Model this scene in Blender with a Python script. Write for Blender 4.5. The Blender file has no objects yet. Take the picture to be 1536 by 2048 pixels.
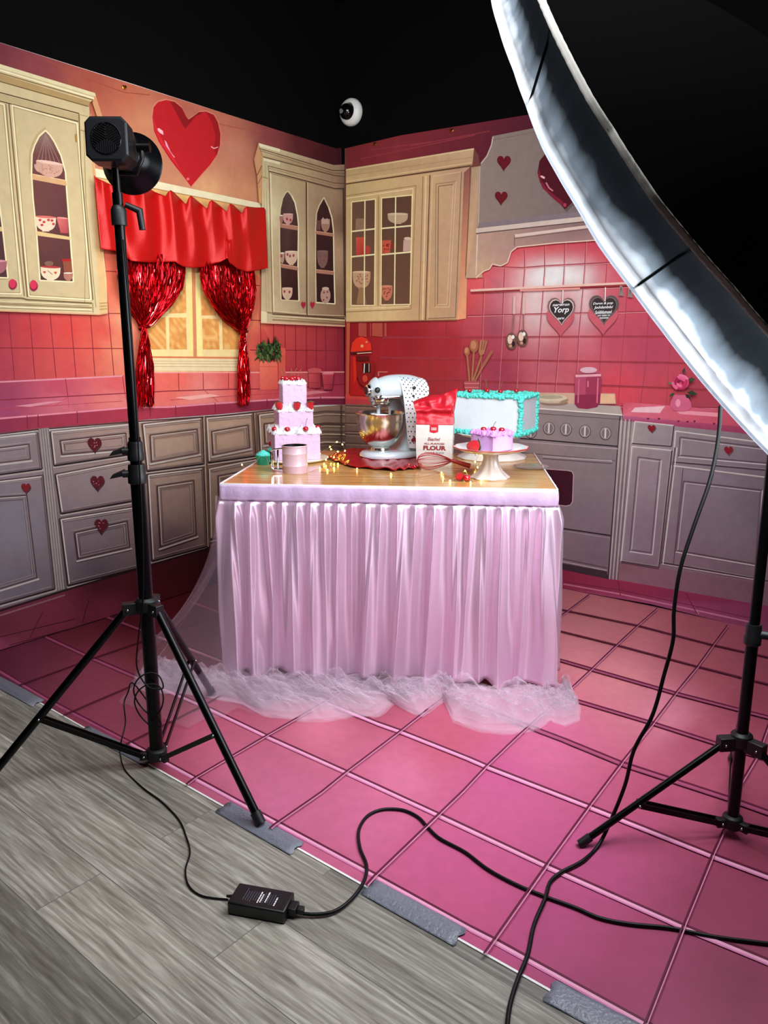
import bpy, bmesh, math, random
from mathutils import Vector, Matrix, noise as mnoise
random.seed(7)
C = bpy.context.scene.collection
SC = bpy.context.scene
PI = math.pi

# ------------------------------------------------------------------ camera
FPX, CAMH, PITCH = 1540.0, 1.35, math.radians(12.6)
cam = bpy.data.cameras.new('camera'); camo = bpy.data.objects.new('camera', cam); C.objects.link(camo)
camo.location = (0, 0, CAMH); camo.rotation_euler = (PI/2 - PITCH, 0, 0)
cam.sensor_fit = 'VERTICAL'; cam.sensor_height = 36.0; cam.lens = 36.0*FPX/2048; cam.clip_start = 0.05
SC.camera = camo

# ------------------------------------------------------------------ exposure, world
SC.view_settings.view_transform = 'Standard'; SC.view_settings.look = 'None'
SC.view_settings.exposure = 0.0; SC.view_settings.gamma = 1.0; SC.view_settings.use_curve_mapping = False
w = bpy.data.worlds.new('dark_studio'); SC.world = w; w.use_nodes = True
w.node_tree.nodes['Background'].inputs[0].default_value = (0.9, 0.92, 1.0, 1)
w.node_tree.nodes['Background'].inputs[1].default_value = 0.04

# brightness of the two studio lamps (the lamps themselves are built further down)
SOFTBOX_EMIT = 10.0        # radiance of the softbox diffuser
SOFTBOX_BULB = 11.0        # watts of the bulb inside the softbox
SPOT_WATTS = 48.0         # the LED lamp on the left stand
FILL_WATTS = 60.0          # overhead fill lamp, added out of view to brighten the back walls

# ------------------------------------------------------------------ helpers
def srgb(h):
    if isinstance(h, tuple): r, g, b = h
    else:
        h = h.lstrip('#'); r, g, b = [int(h[i:i+2], 16)/255 for i in (0, 2, 4)]
    f = lambda c: c/12.92 if c <= 0.04045 else ((c+0.055)/1.055)**2.4
    return (f(r), f(g), f(b), 1.0)
def hx(h):
    h = h.lstrip('#'); return tuple(int(h[i:i+2], 16)/255 for i in (0, 2, 4))

def mat(name, col='#808080', rough=0.5, metal=0.0, spec=0.5, noise=0.0, nscale=30.0, bump=0.0, bscale=60.0,
        emit=None, estr=0.0, sheen=0.0, coat=0.0, trans=0.0, aniso=0.0, sss=0.0):
    m = bpy.data.materials.new(name); m.use_nodes = True; nt = m.node_tree; p = nt.nodes['Principled BSDF']
    c = srgb(col); p.inputs['Base Color'].default_value = c
    p.inputs['Roughness'].default_value = rough; p.inputs['Metallic'].default_value = metal
    p.inputs['Specular IOR Level'].default_value = spec
    p.inputs['Sheen Weight'].default_value = sheen; p.inputs['Coat Weight'].default_value = coat
    p.inputs['Transmission Weight'].default_value = trans; p.inputs['Anisotropic'].default_value = aniso
    if sss: p.inputs['Subsurface Weight'].default_value = sss; p.inputs['Subsurface Radius'].default_value = (.02, .01, .01)
    if emit: p.inputs['Emission Color'].default_value = srgb(emit); p.inputs['Emission Strength'].default_value = estr
    tc = nt.nodes.new('ShaderNodeTexCoord')
    if noise:
        n = nt.nodes.new('ShaderNodeTexNoise'); n.inputs['Scale'].default_value = nscale; n.inputs['Detail'].default_value = 4
        nt.links.new(tc.outputs['Object'], n.inputs['Vector'])
        r = nt.nodes.new('ShaderNodeMapRange'); r.inputs[3].default_value = 1-noise; r.inputs[4].default_value = 1+noise
        nt.links.new(n.outputs['Fac'], r.inputs[0])
        x = nt.nodes.new('ShaderNodeMix'); x.data_type = 'RGBA'; x.blend_type = 'MULTIPLY'; x.inputs[0].default_value = 1
        x.inputs[6].default_value = c; nt.links.new(r.outputs[0], x.inputs[7]); nt.links.new(x.outputs[2], p.inputs['Base Color'])
    if bump:
        n = nt.nodes.new('ShaderNodeTexNoise'); n.inputs['Scale'].default_value = bscale; n.inputs['Detail'].default_value = 3
        nt.links.new(tc.outputs['Object'], n.inputs['Vector'])
        b = nt.nodes.new('ShaderNodeBump'); b.inputs['Strength'].default_value = bump; b.inputs['Distance'].default_value = 0.01
        nt.links.new(n.outputs['Fac'], b.inputs['Height']); nt.links.new(b.outputs[0], p.inputs['Normal'])
    return m

class MB:
    def __init__(s): s.v = []; s.f = []; s.m = []; s.c = []
    def face(s, idx, mi=0, col=None): s.f.append(tuple(idx)); s.m.append(mi); s.c.append(col)
    def add(s, vs, fs, mi=0):
        o = len(s.v); s.v += [Vector(v) for v in vs]
        for f in fs: s.face([i+o for i in f], mi)
        return s
    def box(s, lo, hi, mi=0, M=None):
        x0, y0, z0 = lo; x1, y1, z1 = hi
        vs = [Vector(p) for p in ((x0,y0,z0),(x1,y0,z0),(x1,y1,z0),(x0,y1,z0),(x0,y0,z1),(x1,y0,z1),(x1,y1,z1),(x0,y1,z1))]
        if M: vs = [M @ v for v in vs]
        return s.add(vs, [(0,3,2,1),(4,5,6,7),(0,1,5,4),(1,2,6,5),(2,3,7,6),(3,0,4,7)], mi)
    def tube(s, pts, r, n=10, mi=0, caps=True, closed=False):
        pts = [Vector(p) for p in pts]; N = len(pts)
        rs = r if isinstance(r, (list, tuple)) else [r]*N
        rings = []; prev = None
        for i, p in enumerate(pts):
            if closed: t = pts[(i+1) % N]-pts[i-1]
            else: t = pts[min(i+1, N-1)]-pts[max(i-1, 0)]
            if t.length < 1e-9: t = Vector((0, 0, 1))
            t.normalize()
            if prev is None:
                a = t.cross(Vector((0, 0, 1)));
                if a.length < 1e-3: a = t.cross(Vector((1, 0, 0)))
            else: a = prev-t*prev.dot(t)
            a.normalize(); b = t.cross(a); prev = a
            rings.append([p+rs[i]*(math.cos(2*PI*k/n)*a+math.sin(2*PI*k/n)*b) for k in range(n)])
        o = len(s.v)
        for g in rings: s.v += g
        for i in range(N if closed else N-1):
            j = (i+1) % N
            for k in range(n):
                s.face((o+i*n+k, o+i*n+(k+1) % n, o+j*n+(k+1) % n, o+j*n+k), mi)
        if caps and not closed:
            s.face([o+k for k in range(n)][::-1], mi); s.face([o+(N-1)*n+k for k in range(n)], mi)
        return s
    def lathe(s, prof, n=32, mi=0, M=None, flute=None, cap=True):
        o = len(s.v)
        for r, z in prof:
            for k in range(n):
                a = 2*PI*k/n; rr = r*(flute(a, z) if flute else 1)
                v = Vector((rr*math.cos(a), rr*math.sin(a), z)); s.v.append(M @ v if M else v)
        for i in range(len(prof)-1):
            for k in range(n):
                s.face((o+i*n+k, o+i*n+(k+1) % n, o+(i+1)*n+(k+1) % n, o+(i+1)*n+k), mi)
        if cap:
            if prof[0][0] > 1e-6: s.face([o+k for k in range(n)][::-1], mi)
            if prof[-1][0] > 1e-6: s.face([o+(len(prof)-1)*n+k for k in range(n)], mi)
        return s
    def ball(s, c, r, mi=0, n=12, m=8, M=None, jit=0):
        c = Vector(c); r = r if isinstance(r, (tuple, list)) else (r, r, r); o = len(s.v)
        for i in range(m+1):
            th = PI*i/m
            for k in range(n):
                a = 2*PI*k/n; q = 1+jit*random.uniform(-1, 1)
                v = Vector((r[0]*q*math.sin(th)*math.cos(a), r[1]*q*math.sin(th)*math.sin(a), r[2]*q*math.cos(th)))
                s.v.append((M @ v if M else v)+c)
        for i in range(m):
            for k in range(n):
                s.face((o+i*n+k, o+(i+1)*n+k, o+(i+1)*n+(k+1) % n, o+i*n+(k+1) % n), mi)
        return s
    def grid(s, nu, nv, fn, mi=0, closed_u=False, flip=False):
        o = len(s.v)
        for j in range(nv):
            for i in range(nu): s.v.append(Vector(fn(i/(nu if closed_u else nu-1), j/(nv-1))))
        for j in range(nv-1):
            for i in range(nu if closed_u else nu-1):
                k = (i+1) % nu
                q = (o+j*nu+i, o+j*nu+k, o+(j+1)*nu+k, o+(j+1)*nu+i)
                s.face(q[::-1] if flip else q, mi)
        return s
    def prism(s, pts, z0, z1, mi=0, M=None):
        n = len(pts); o = len(s.v)
        for z in (z0, z1):
            for x, y in pts:
                v = Vector((x, y, z)); s.v.append(M @ v if M else v)
        s.face([o+i for i in range(n)][::-1], mi); s.face([o+n+i for i in range(n)], mi)
        for i in range(n): s.face((o+i, o+(i+1) % n, o+n+(i+1) % n, o+n+i), mi)
        return s

def chain(o):
    M = o.matrix_basis.copy()
    while o.parent: o = o.parent; M = o.matrix_basis @ M
    return M
def tag(o, label=None, cat=None, group=None, kind=None):
    if label: o['label'] = label
    if cat: o['category'] = cat
    if group: o['group'] = group
    if kind: o['kind'] = kind
    return o
def obj(name, mb, mats, parent=None, world=False, smooth=True, origin=None, label=None, bevel=0, solid=0, sub=0, sharp=40, kind=None):
    vs = mb.v
    if world and parent is not None:
        I = chain(parent).inverted(); vs = [I @ v for v in vs]
    if origin is not None: origin = Vector(origin); vs = [v-origin for v in vs]
    me = bpy.data.meshes.new(name); me.from_pydata([tuple(v) for v in vs], [], mb.f)
    mats = mats if isinstance(mats, (list, tuple)) else [mats]
    for m in mats: me.materials.append(m)
    for p, mi in zip(me.polygons, mb.m): p.material_index = mi; p.use_smooth = smooth
    if any(c is not None for c in mb.c):
        at = me.color_attributes.new('Col', 'FLOAT_COLOR', 'CORNER'); k = 0
        buf = []
        for p, c in zip(mb.f, mb.c):
            for i in range(len(p)):
                cc = (c[i] if isinstance(c, list) else c) or (1, 1, 1, 1); buf += list(cc)
        at.data.foreach_set('color', buf)
    me.update()
    o = bpy.data.objects.new(name, me); C.objects.link(o)
    if origin is not None: o.location = origin
    if parent is not None: o.parent = parent
    if smooth and sharp: me.set_sharp_from_angle(angle=math.radians(sharp))
    if bevel:
        b = o.modifiers.new('bevel', 'BEVEL'); b.width = bevel; b.segments = 2; b.limit_method = 'ANGLE'; b.angle_limit = math.radians(50)
    if solid:
        b = o.modifiers.new('thickness', 'SOLIDIFY'); b.thickness = solid; b.offset = 0
    if sub:
        b = o.modifiers.new('smooth', 'SUBSURF'); b.levels = sub; b.render_levels = sub
    if label: o['label'] = label
    if kind: o['kind'] = kind
    return o
def thing(name, label, cat, loc=(0, 0, 0), rotz=0.0, group=None):
    o = bpy.data.objects.new(name, None); C.objects.link(o); o.location = loc; o.rotation_euler = (0, 0, rotz)
    return tag(o, label, cat, group)
def dup(root, loc=None, rotz=None, label=None, group=None, scale=None):
    r = root.copy(); C.objects.link(r)
    if loc is not None: r.location = loc
    if rotz is not None: r.rotation_euler = (0, 0, rotz)
    if scale: r.scale = (scale,)*3
    if label: r['label'] = label
    if group: r['group'] = group
    for ch in list(root.children):
        c = ch.copy(); C.objects.link(c); c.parent = r
        for g in list(ch.children):
            d = g.copy(); C.objects.link(d); d.parent = c
    return r

# where things stand: rays of the calibrated camera met with planes of the room
CP, SP = math.cos(PITCH), math.sin(PITCH)
EYE = Vector((0, 0, CAMH))
def ray(x, y):
    a = (x-768)/FPX; b = (1024-y)/FPX
    return Vector((a, CP+b*SP, -SP+b*CP))
def onz(x, y, z=0.0):
    r = ray(x, y); return EYE+r*((z-CAMH)/r.z)
def onY(x, y, Y):
    r = ray(x, y); return EYE+r*(Y/r.y)
def onplane(x, y, P0, n):
    r = ray(x, y); return EYE+r*((P0-EYE).dot(n)/r.dot(n))

CORNER = onz(689, 1082.5, 0)
AZL, AZR = math.radians(38.0), math.radians(-52.0)
UL = Vector((-math.sin(AZL), -math.cos(AZL), 0))    # along the left wall, away from the corner
UR = Vector((-math.sin(AZR), -math.cos(AZR), 0))    # along the right wall, away from the corner
NL, NR = UR.copy(), UL.copy()                        # normals into the room
CLOTH = 0.012                                        # cloth hangs this far off the wall

def text_shape(txt, shear=0.0, bold=0.0):
    cu = bpy.data.curves.new('t', 'FONT'); cu.body = txt; cu.align_x = 'CENTER'; cu.align_y = 'CENTER'; cu.size = 1.0
    cu.shear = shear; cu.offset = bold; cu.resolution_u = 3
    o = bpy.data.objects.new('t', cu); C.objects.link(o)
    dg = bpy.context.evaluated_depsgraph_get(); me = bpy.data.meshes.new_from_object(o.evaluated_get(dg))
    vs = [v.co.copy() for v in me.vertices]; fs = [tuple(p.vertices) for p in me.polygons]
    bpy.data.objects.remove(o); bpy.data.curves.remove(cu); bpy.data.meshes.remove(me)
    xs = [v.x for v in vs]; ys = [v.y for v in vs]; x0, x1, y0, y1 = min(xs), max(xs), min(ys), max(ys)
    vs = [((v.x-x0)/(x1-x0)-.5, (v.y-y0)/(y1-y0)-.5) for v in vs]   # unit box, y up
    return vs, fs
# ------------------------------------------------------------------ the room
def wood_floor_material():
    m = bpy.data.materials.new('grey_wood_planks'); m.use_nodes = True; nt = m.node_tree; p = nt.nodes['Principled BSDF']; L = nt.links
    tc = nt.nodes.new('ShaderNodeTexCoord'); mp = nt.nodes.new('ShaderNodeMapping')
    mp.inputs['Rotation'].default_value = (0, 0, math.radians(39.2)); L.new(tc.outputs['Object'], mp.inputs['Vector'])
    br = nt.nodes.new('ShaderNodeTexBrick'); L.new(mp.outputs[0], br.inputs['Vector'])
    br.inputs['Scale'].default_value = 1; br.inputs['Brick Width'].default_value = 1.22; br.inputs['Row Height'].default_value = 0.178
    br.inputs['Mortar Size'].default_value = 0.0013; br.inputs['Mortar Smooth'].default_value = 0.3; br.inputs['Bias'].default_value = 0
    br.offset = 0.37; br.offset_frequency = 2
    br.inputs['Color1'].default_value = (0.2, 0.2, 0.2, 1); br.inputs['Color2'].default_value = (0.8, 0.8, 0.8, 1); br.inputs['Mortar'].default_value = (0.0, 0.0, 0.0, 1)
    # plank to plank offset of the grain
    sc = nt.nodes.new('ShaderNodeMapping'); sc.inputs['Scale'].default_value = (4.5, 85, 1); L.new(mp.outputs[0], sc.inputs['Vector'])
    ad = nt.nodes.new('ShaderNodeVectorMath'); ad.operation = 'MULTIPLY_ADD'; L.new(br.outputs['Color'], ad.inputs[0])
    ad.inputs[1].default_value = (37, 19, 7); L.new(sc.outputs[0], ad.inputs[2])
    n1 = nt.nodes.new('ShaderNodeTexNoise'); n1.inputs['Scale'].default_value = 1.0; n1.inputs['Detail'].default_value = 8; n1.inputs['Roughness'].default_value = .62
    n1.inputs['Distortion'].default_value = .7; L.new(ad.outputs[0], n1.inputs['Vector'])
    s2 = nt.nodes.new('ShaderNodeMapping'); s2.inputs['Scale'].default_value = (.55, 3.6, 1); L.new(mp.outputs[0], s2.inputs['Vector'])
    a2 = nt.nodes.new('ShaderNodeVectorMath'); a2.operation = 'MULTIPLY_ADD'; L.new(br.outputs['Color'], a2.inputs[0]); a2.inputs[1].default_value = (11, 23, 5); L.new(s2.outputs[0], a2.inputs[2])
    wv = nt.nodes.new('ShaderNodeTexWave'); wv.wave_type = 'BANDS'; wv.bands_direction = 'Y'; wv.inputs['Scale'].default_value = 4.2; wv.inputs['Detail'].default_value = 3; wv.inputs['Detail Scale'].default_value = 1.3; wv.inputs['Distortion'].default_value = 11
    L.new(a2.outputs[0], wv.inputs['Vector'])
    mx = nt.nodes.new('ShaderNodeMix'); mx.data_type = 'FLOAT'; mx.inputs[0].default_value = .11; L.new(n1.outputs['Fac'], mx.inputs[2]); L.new(wv.outputs['Fac'], mx.inputs[3])
    cr = nt.nodes.new('ShaderNodeValToRGB'); e = cr.color_ramp.elements
    e[0].position = .22; e[0].color = srgb('#5c544b'); e[1].position = .78; e[1].color = srgb('#d4cfc2')
    e2 = cr.color_ramp.elements.new(.5); e2.color = srgb('#9a9488'); L.new(mx.outputs[0], cr.inputs[0])
    mr = nt.nodes.new('ShaderNodeMapRange'); mr.inputs[3].default_value = .35; mr.inputs[4].default_value = 1.3; L.new(br.outputs['Color'], mr.inputs[0])
    m2 = nt.nodes.new('ShaderNodeMix'); m2.data_type = 'RGBA'; m2.blend_type = 'MULTIPLY'; m2.inputs[0].default_value = 1
    L.new(cr.outputs[0], m2.inputs[6]); L.new(mr.outputs[0], m2.inputs[7]); L.new(m2.outputs[2], p.inputs['Base Color'])
    p.inputs['Roughness'].default_value = .42; p.inputs['Specular IOR Level'].default_value = .45
    b = nt.nodes.new('ShaderNodeBump'); b.inputs['Strength'].default_value = .25; b.inputs['Distance'].default_value = .003
    L.new(n1.outputs['Fac'], b.inputs['Height']); L.new(b.outputs[0], p.inputs['Normal'])
    return m
M_BLACKWALL = mat('matte_black_paint', '#050404', .9, spec=.1, noise=.1)
ROOMH = 3.3
def slab(name, a, b, z0, z1, n, t, m):
    mb = MB(); q = [a, b, b-n*t, a-n*t]
    mb.v = [Vector((p.x, p.y, z0)) for p in q]+[Vector((p.x, p.y, z1)) for p in q]
    for f in [(0,3,2,1),(4,5,6,7),(0,1,5,4),(1,2,6,5),(2,3,7,6),(3,0,4,7)]: mb.face(f)
    return tag(obj(name, mb, m, smooth=False), kind='structure')
LEN = 6.2
slab('wall_left', CORNER, CORNER+UL*LEN, 0, ROOMH, NL, .12, M_BLACKWALL)
slab('wall_right', CORNER, CORNER+UR*LEN, 0, ROOMH, NR, .12, M_BLACKWALL)
far = CORNER+UL*LEN+UR*LEN
slab('wall_behind', far, CORNER+UR*LEN, 0, ROOMH, -UR, .12, M_BLACKWALL)
slab('wall_near', CORNER+UL*LEN, far, 0, ROOMH, -UL, .12, M_BLACKWALL)
def slabz(name, z0, z1, m):
    mb = MB(); q = [CORNER, CORNER+UR*LEN, far, CORNER+UL*LEN]
    mb.v = [Vector((p.x, p.y, z0)) for p in q]+[Vector((p.x, p.y, z1)) for p in q]
    for f in [(0,3,2,1),(4,5,6,7),(0,1,5,4),(1,2,6,5),(2,3,7,6),(3,0,4,7)]: mb.face(f)
    return tag(obj(name, mb, m, smooth=False), kind='structure')
slabz('floor', -.1, 0, wood_floor_material())
slabz('ceiling', ROOMH, ROOMH+.1, M_BLACKWALL)
# added fill light above the set, out of view, lifting the back walls
rl = bpy.data.lights.new('added_fill_light', 'AREA'); rl.shape = 'RECTANGLE'; rl.size = 1.8; rl.size_y = .8; rl.energy = FILL_WATTS; rl.color = (.93, .96, 1)
rlo = bpy.data.objects.new('added_fill_light', rl); C.objects.link(rlo); rlo.location = (.1, 1.5, ROOMH-.42)
rlo.rotation_euler = (math.radians(50), 0, 0)
_mb = MB(); _mb.box((-.92, -.42, .012), (.92, .42, .05)); _M = Matrix.Translation(rlo.location) @ Matrix.Rotation(math.radians(50), 4, 'X'); _mb.v = [_M @ v for v in _mb.v]
_mb.tube([rlo.location+Vector((0, 0, .04)), Vector((.1, 1.5, ROOMH))], .02, 10)
tag(obj('added_light_housing', _mb, M_BLACKWALL, smooth=False), kind='structure')  # made-up housing and rod for the added fill light
# ------------------------------------------------------------------ printed cloths
# The kitchen is a photograph printed on cloth (two wall cloths and a floor mat): its lines, tints and the
# shading drawn in it are ink, so they are colours of the cloth and stay put when the studio lamps move; a few inks also carry studio light and shade.
def print_material(name, rough=.75, wr=0.12):
    m = bpy.data.materials.new(name); m.use_nodes = True; nt = m.node_tree; p = nt.nodes['Principled BSDF']; L = nt.links
    a = nt.nodes.new('ShaderNodeAttribute'); a.attribute_name = 'Col'
    tc = nt.nodes.new('ShaderNodeTexCoord')
    n = nt.nodes.new('ShaderNodeTexNoise'); n.inputs['Scale'].default_value = 26; n.inputs['Detail'].default_value = 6; L.new(tc.outputs['Object'], n.inputs['Vector'])
    r = nt.nodes.new('ShaderNodeMapRange'); r.inputs[3].default_value = .86; r.inputs[4].default_value = 1.14; L.new(n.outputs['Fac'], r.inputs[0])
    x = nt.nodes.new('ShaderNodeMix'); x.data_type = 'RGBA'; x.blend_type = 'MULTIPLY'; x.inputs[0].default_value = 1
    L.new(a.outputs['Color'], x.inputs[6]); L.new(r.outputs[0], x.inputs[7]); L.new(x.outputs[2], p.inputs['Base Color'])
    p.inputs['Roughness'].default_value = rough; p.inputs['Specular IOR Level'].default_value = .25
    n2 = nt.nodes.new('ShaderNodeTexNoise'); n2.inputs['Scale'].default_value = 2.2; n2.inputs['Detail'].default_value = 2; L.new(tc.outputs['Object'], n2.inputs['Vector'])
    b = nt.nodes.new('ShaderNodeBump'); b.inputs['Strength'].default_value = wr; b.inputs['Distance'].default_value = .05
    L.new(n2.outputs['Fac'], b.inputs['Height']); L.new(b.outputs[0], p.inputs['Normal'])
    return m
M_PRINT = print_material('printed_cloth')
M_MAT = print_material('printed_floor_mat', .5, .05)
KPR = 0.98
def ink(h, k=1.0):
    c = srgb(h); return (min(c[0]*KPR*k, .95), min(c[1]*KPR*k, .95), min(c[2]*KPR*k, .95), 1)
def idw(pts, pw=2.2):
    P = [(x, y, hx(h)) for x, y, h in pts]
    def f(x, y):
        s = 0; r = [0, 0, 0]
        for a, b, c in P:
            w = 1/((a-x)**2+(b-y)**2+60)**(pw/2); s += w
            for i in range(3): r[i] += w*c[i]
        return ink(tuple(v/s for v in r))
    return f
class Canvas:
    def __init__(s, P0, n, m):
        s.P0, s.n, s.m, s.k = P0, n, m, 0; s.parts = []
    def at(s, x, y, lift=0.0): return onplane(x, y, s.P0+s.n*lift, s.n)
    def part(s, name, parent, label=None): q = Pen(s, name, parent, label); s.parts.append(q); return q
    def finish(s):
        done = {}
        for q in s.parts:
            par = q.parent
            while isinstance(par, Pen) and isinstance(par.parent, Pen): par = par.parent   # thing > part > sub-part, no deeper
            if isinstance(par, Pen): par = par.o
            q.o = obj(q.name, q.mb, s.m, par, world=True, smooth=False, label=q.label)
class Pen:
    def __init__(s, cv, name, parent, label): s.cv, s.name, s.parent, s.label = cv, name, parent, label; s.mb = MB(); s.o = None
    def lift(s): s.cv.k += 1; return s.cv.k*0.00005
    def fill(s, pts, col):
        z = s.lift(); o = len(s.mb.v); s.mb.v += [s.cv.at(x, y, z) for x, y in pts]
        c = [ink(h) if not callable(h) else h for h in col] if isinstance(col, list) else (ink(col) if not callable(col) else [col(x, y) for x, y in pts])
        s.mb.face(list(range(o, o+len(pts))), 0, c); return s
    def line(s, pts, w, col):
        for i in range(len(pts)-1):
            (x0, y0), (x1, y1) = pts[i], pts[i+1]; d = math.hypot(x1-x0, y1-y0) or 1; nx, ny = -(y1-y0)/d*w/2, (x1-x0)/d*w/2
            s.fill([(x0+nx, y0+ny), (x1+nx, y1+ny), (x1-nx, y1-ny), (x0-nx, y0-ny)], col)
        return s
    def wash(s, q, nx, ny, f):
        """grid over the quad (tl, tr, br, bl), inked by f"""
        z = s.lift(); o = len(s.mb.v); px = []
        for j in range(ny+1):
            for i in range(nx+1):
                u, v = i/nx, j/ny
                x = (q[0][0]*(1-u)+q[1][0]*u)*(1-v)+(q[3][0]*(1-u)+q[2][0]*u)*v
                y = (q[0][1]*(1-u)+q[1][1]*u)*(1-v)+(q[3][1]*(1-u)+q[2][1]*u)*v
                px.append(f(x, y)); s.mb.v.append(s.cv.at(x, y, z))
        for j in range(ny):
            for i in range(nx):
                a = j*(nx+1)+i; t = (a, a+1, a+nx+2, a+nx+1)
                s.mb.face([o+k for k in t], 0, [px[k] for k in t])
        return s
    def ell(s, cx, cy, rx, ry, col, rot=0, n=20, a0=0, a1=2*PI):
        c, si = math.cos(rot), math.sin(rot); full = abs(a1-a0-2*PI) < 1e-6
        P = [(rx*math.cos(a0+(a1-a0)*k/(n if full else n-1)), ry*math.sin(a0+(a1-a0)*k/(n if full else n-1))) for k in range(n)]
        return s.fill([(cx+c*x-si*y, cy+si*x+c*y) for x, y in P], col)
    def heart(s, cx, cy, w, h, col, rot=0):
        return s.fill(heart_pts(cx, cy, w, h, rot), col)
    def frame(s, q, ins, w, lt, dk):
        """bevelled outline inside quad q (tl,tr,br,bl): light on top/left, dark on bottom/right"""
        Q = inset(q, ins); s.line([Q[3], Q[0], Q[1]], w, lt); s.line([Q[1], Q[2], Q[3]], w, dk); return s
    def cup(s, x0, x1, y0, y1, col, rim='#f0dccb', foot=.35, tilt=0.0):
        cx = (x0+x1)/2; w = (x1-x0)/2; P = []
        for k in range(13):
            a = PI*k/12; P.append((cx+w*math.cos(a)*(1 if a < .01 or a > PI-.01 else 1), y0+(y1-y0)*math.sin(a)**.6 if 0 < k < 12 else y0))
        P = [(x, y+tilt*(x-cx)) for x, y in P]
        s.fill(P, col); s.fill([(cx-w*foot, y1-3), (cx+w*foot, y1-3), (cx+w*foot, y1+1), (cx-w*foot, y1+1)], col)
        s.ell(cx, y0, w, max(1.2, w*.12), rim, rot=math.atan(tilt)); return s
def inset(q, t):
    cx = sum(p[0] for p in q)/4; cy = sum(p[1] for p in q)/4; R = []
    for i in range(4):
        p, a, b = q[i], q[i-1], q[(i+1) % 4]
        ua = Vector((a[0]-p[0], a[1]-p[1])).normalized(); ub = Vector((b[0]-p[0], b[1]-p[1])).normalized()
        sn = abs(ua.x*ub.y-ua.y*ub.x) or 1; R.append((p[0]+(ua.x+ub.x)*t/sn, p[1]+(ua.y+ub.y)*t/sn))
    return R
def heart_pts(cx, cy, w, h, rot=0, n=28):
    P = []
    for k in range(n):
        t = 2*PI*k/n; x = 16*math.sin(t)**3/32*w; y = -(13*math.cos(t)-5*math.cos(2*t)-2*math.cos(3*t)-math.cos(4*t)+2.5)/29*h
        c, s = math.cos(rot), math.sin(rot); P.append((cx+c*x-s*y, cy+s*x+c*y))
    return P
def cloth_base(name, parent, P0, n, outline, m):
    mb = MB(); k = len(outline); P = [onplane(x, y, P0, n) for x, y in outline]
    mb.v = P+[p-n*.004 for p in P]; c = ink('#e8e0dc')
    mb.face(range(k), 0, c); mb.face([k+i for i in range(k)][::-1], 0, c)
    for i in range(k): mb.face((i, (i+1) % k, k+(i+1) % k, k+i), 0, c)
    return obj(name, mb, m, parent, world=True, smooth=False)

# ============================================================ LEFT WALL CLOTH
PL = CORNER+NL*CLOTH
bl = thing('kitchen_backdrop', 'printed kitchen cloth on the left wall, with gothic cabinets, window and giant red heart', 'backdrop', tuple(CORNER+UL*1.5))
LO = [(-150, 38), (0, 85), (250, 163), (450, 227), (672, 297), (690, 294), (690, 1083), (-150, 1346)]
cloth_base('cloth', bl, PL, NL, LO, M_PRINT)
cv = Canvas(PL, NL, M_PRINT)
g = cv.part('printed_upper_wall', bl)
fw = idw([(-100, 90, '#6a2e38'), (0, 95, '#742f3a'), (80, 135, '#8a3f42'), (190, 160, '#a8503e'), (250, 180, '#c0664c'), (300, 240, '#cf8862'), (260, 320, '#dba070'), (430, 260, '#c06a52'),
          (350, 215, '#b8604c'), (470, 300, '#c88468'), (420, 380, '#dfa878'), (500, 380, '#d09068'), (540, 270, '#8a3e40'), (600, 285, '#5c2026'), (650, 310, '#45131b'), (690, 320, '#4c1a20'), (515, 350, '#b87858')])
g.wash([(-150, 38), (672, 297), (690, 650), (-150, 640)], 40, 30, fw)
g.fill([(672, 297), (690, 294), (690, 340), (672, 330)], '#45161c')
g.line([(90, 118), (150, 150), (250, 185), (300, 190)], 2, '#a04c3c'); g.line([(380, 235), (470, 255), (520, 262)], 2, '#a8584a')
# giant heart on the wall
h = cv.part('printed_heart', bl, 'giant glossy red heart printed above the window')
HP = [(382, 373), (366, 352), (342, 322), (318, 285), (308, 262), (305, 235), (307, 215), (316, 204), (333, 200), (350, 204), (364, 216), (372, 232), (377, 239), (386, 233), (398, 224), (412, 223), (428, 230), (436, 245), (441, 268), (440, 290), (434, 310), (420, 330), (400, 352)]
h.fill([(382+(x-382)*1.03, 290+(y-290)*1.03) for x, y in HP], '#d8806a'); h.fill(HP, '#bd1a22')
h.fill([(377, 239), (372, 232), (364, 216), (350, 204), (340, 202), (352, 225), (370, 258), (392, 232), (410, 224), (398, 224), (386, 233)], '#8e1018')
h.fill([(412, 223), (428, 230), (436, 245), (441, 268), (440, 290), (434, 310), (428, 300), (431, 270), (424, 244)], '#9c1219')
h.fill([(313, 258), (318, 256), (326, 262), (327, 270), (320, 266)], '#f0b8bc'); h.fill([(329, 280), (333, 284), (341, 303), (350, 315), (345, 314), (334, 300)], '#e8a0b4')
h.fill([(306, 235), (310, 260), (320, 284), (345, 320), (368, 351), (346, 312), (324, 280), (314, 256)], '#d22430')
h.line([(422, 293), (428, 297), (436, 294)], 2, '#f0a8a8'); h.ell(376, 358, 3, 3, '#e06068')
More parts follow.
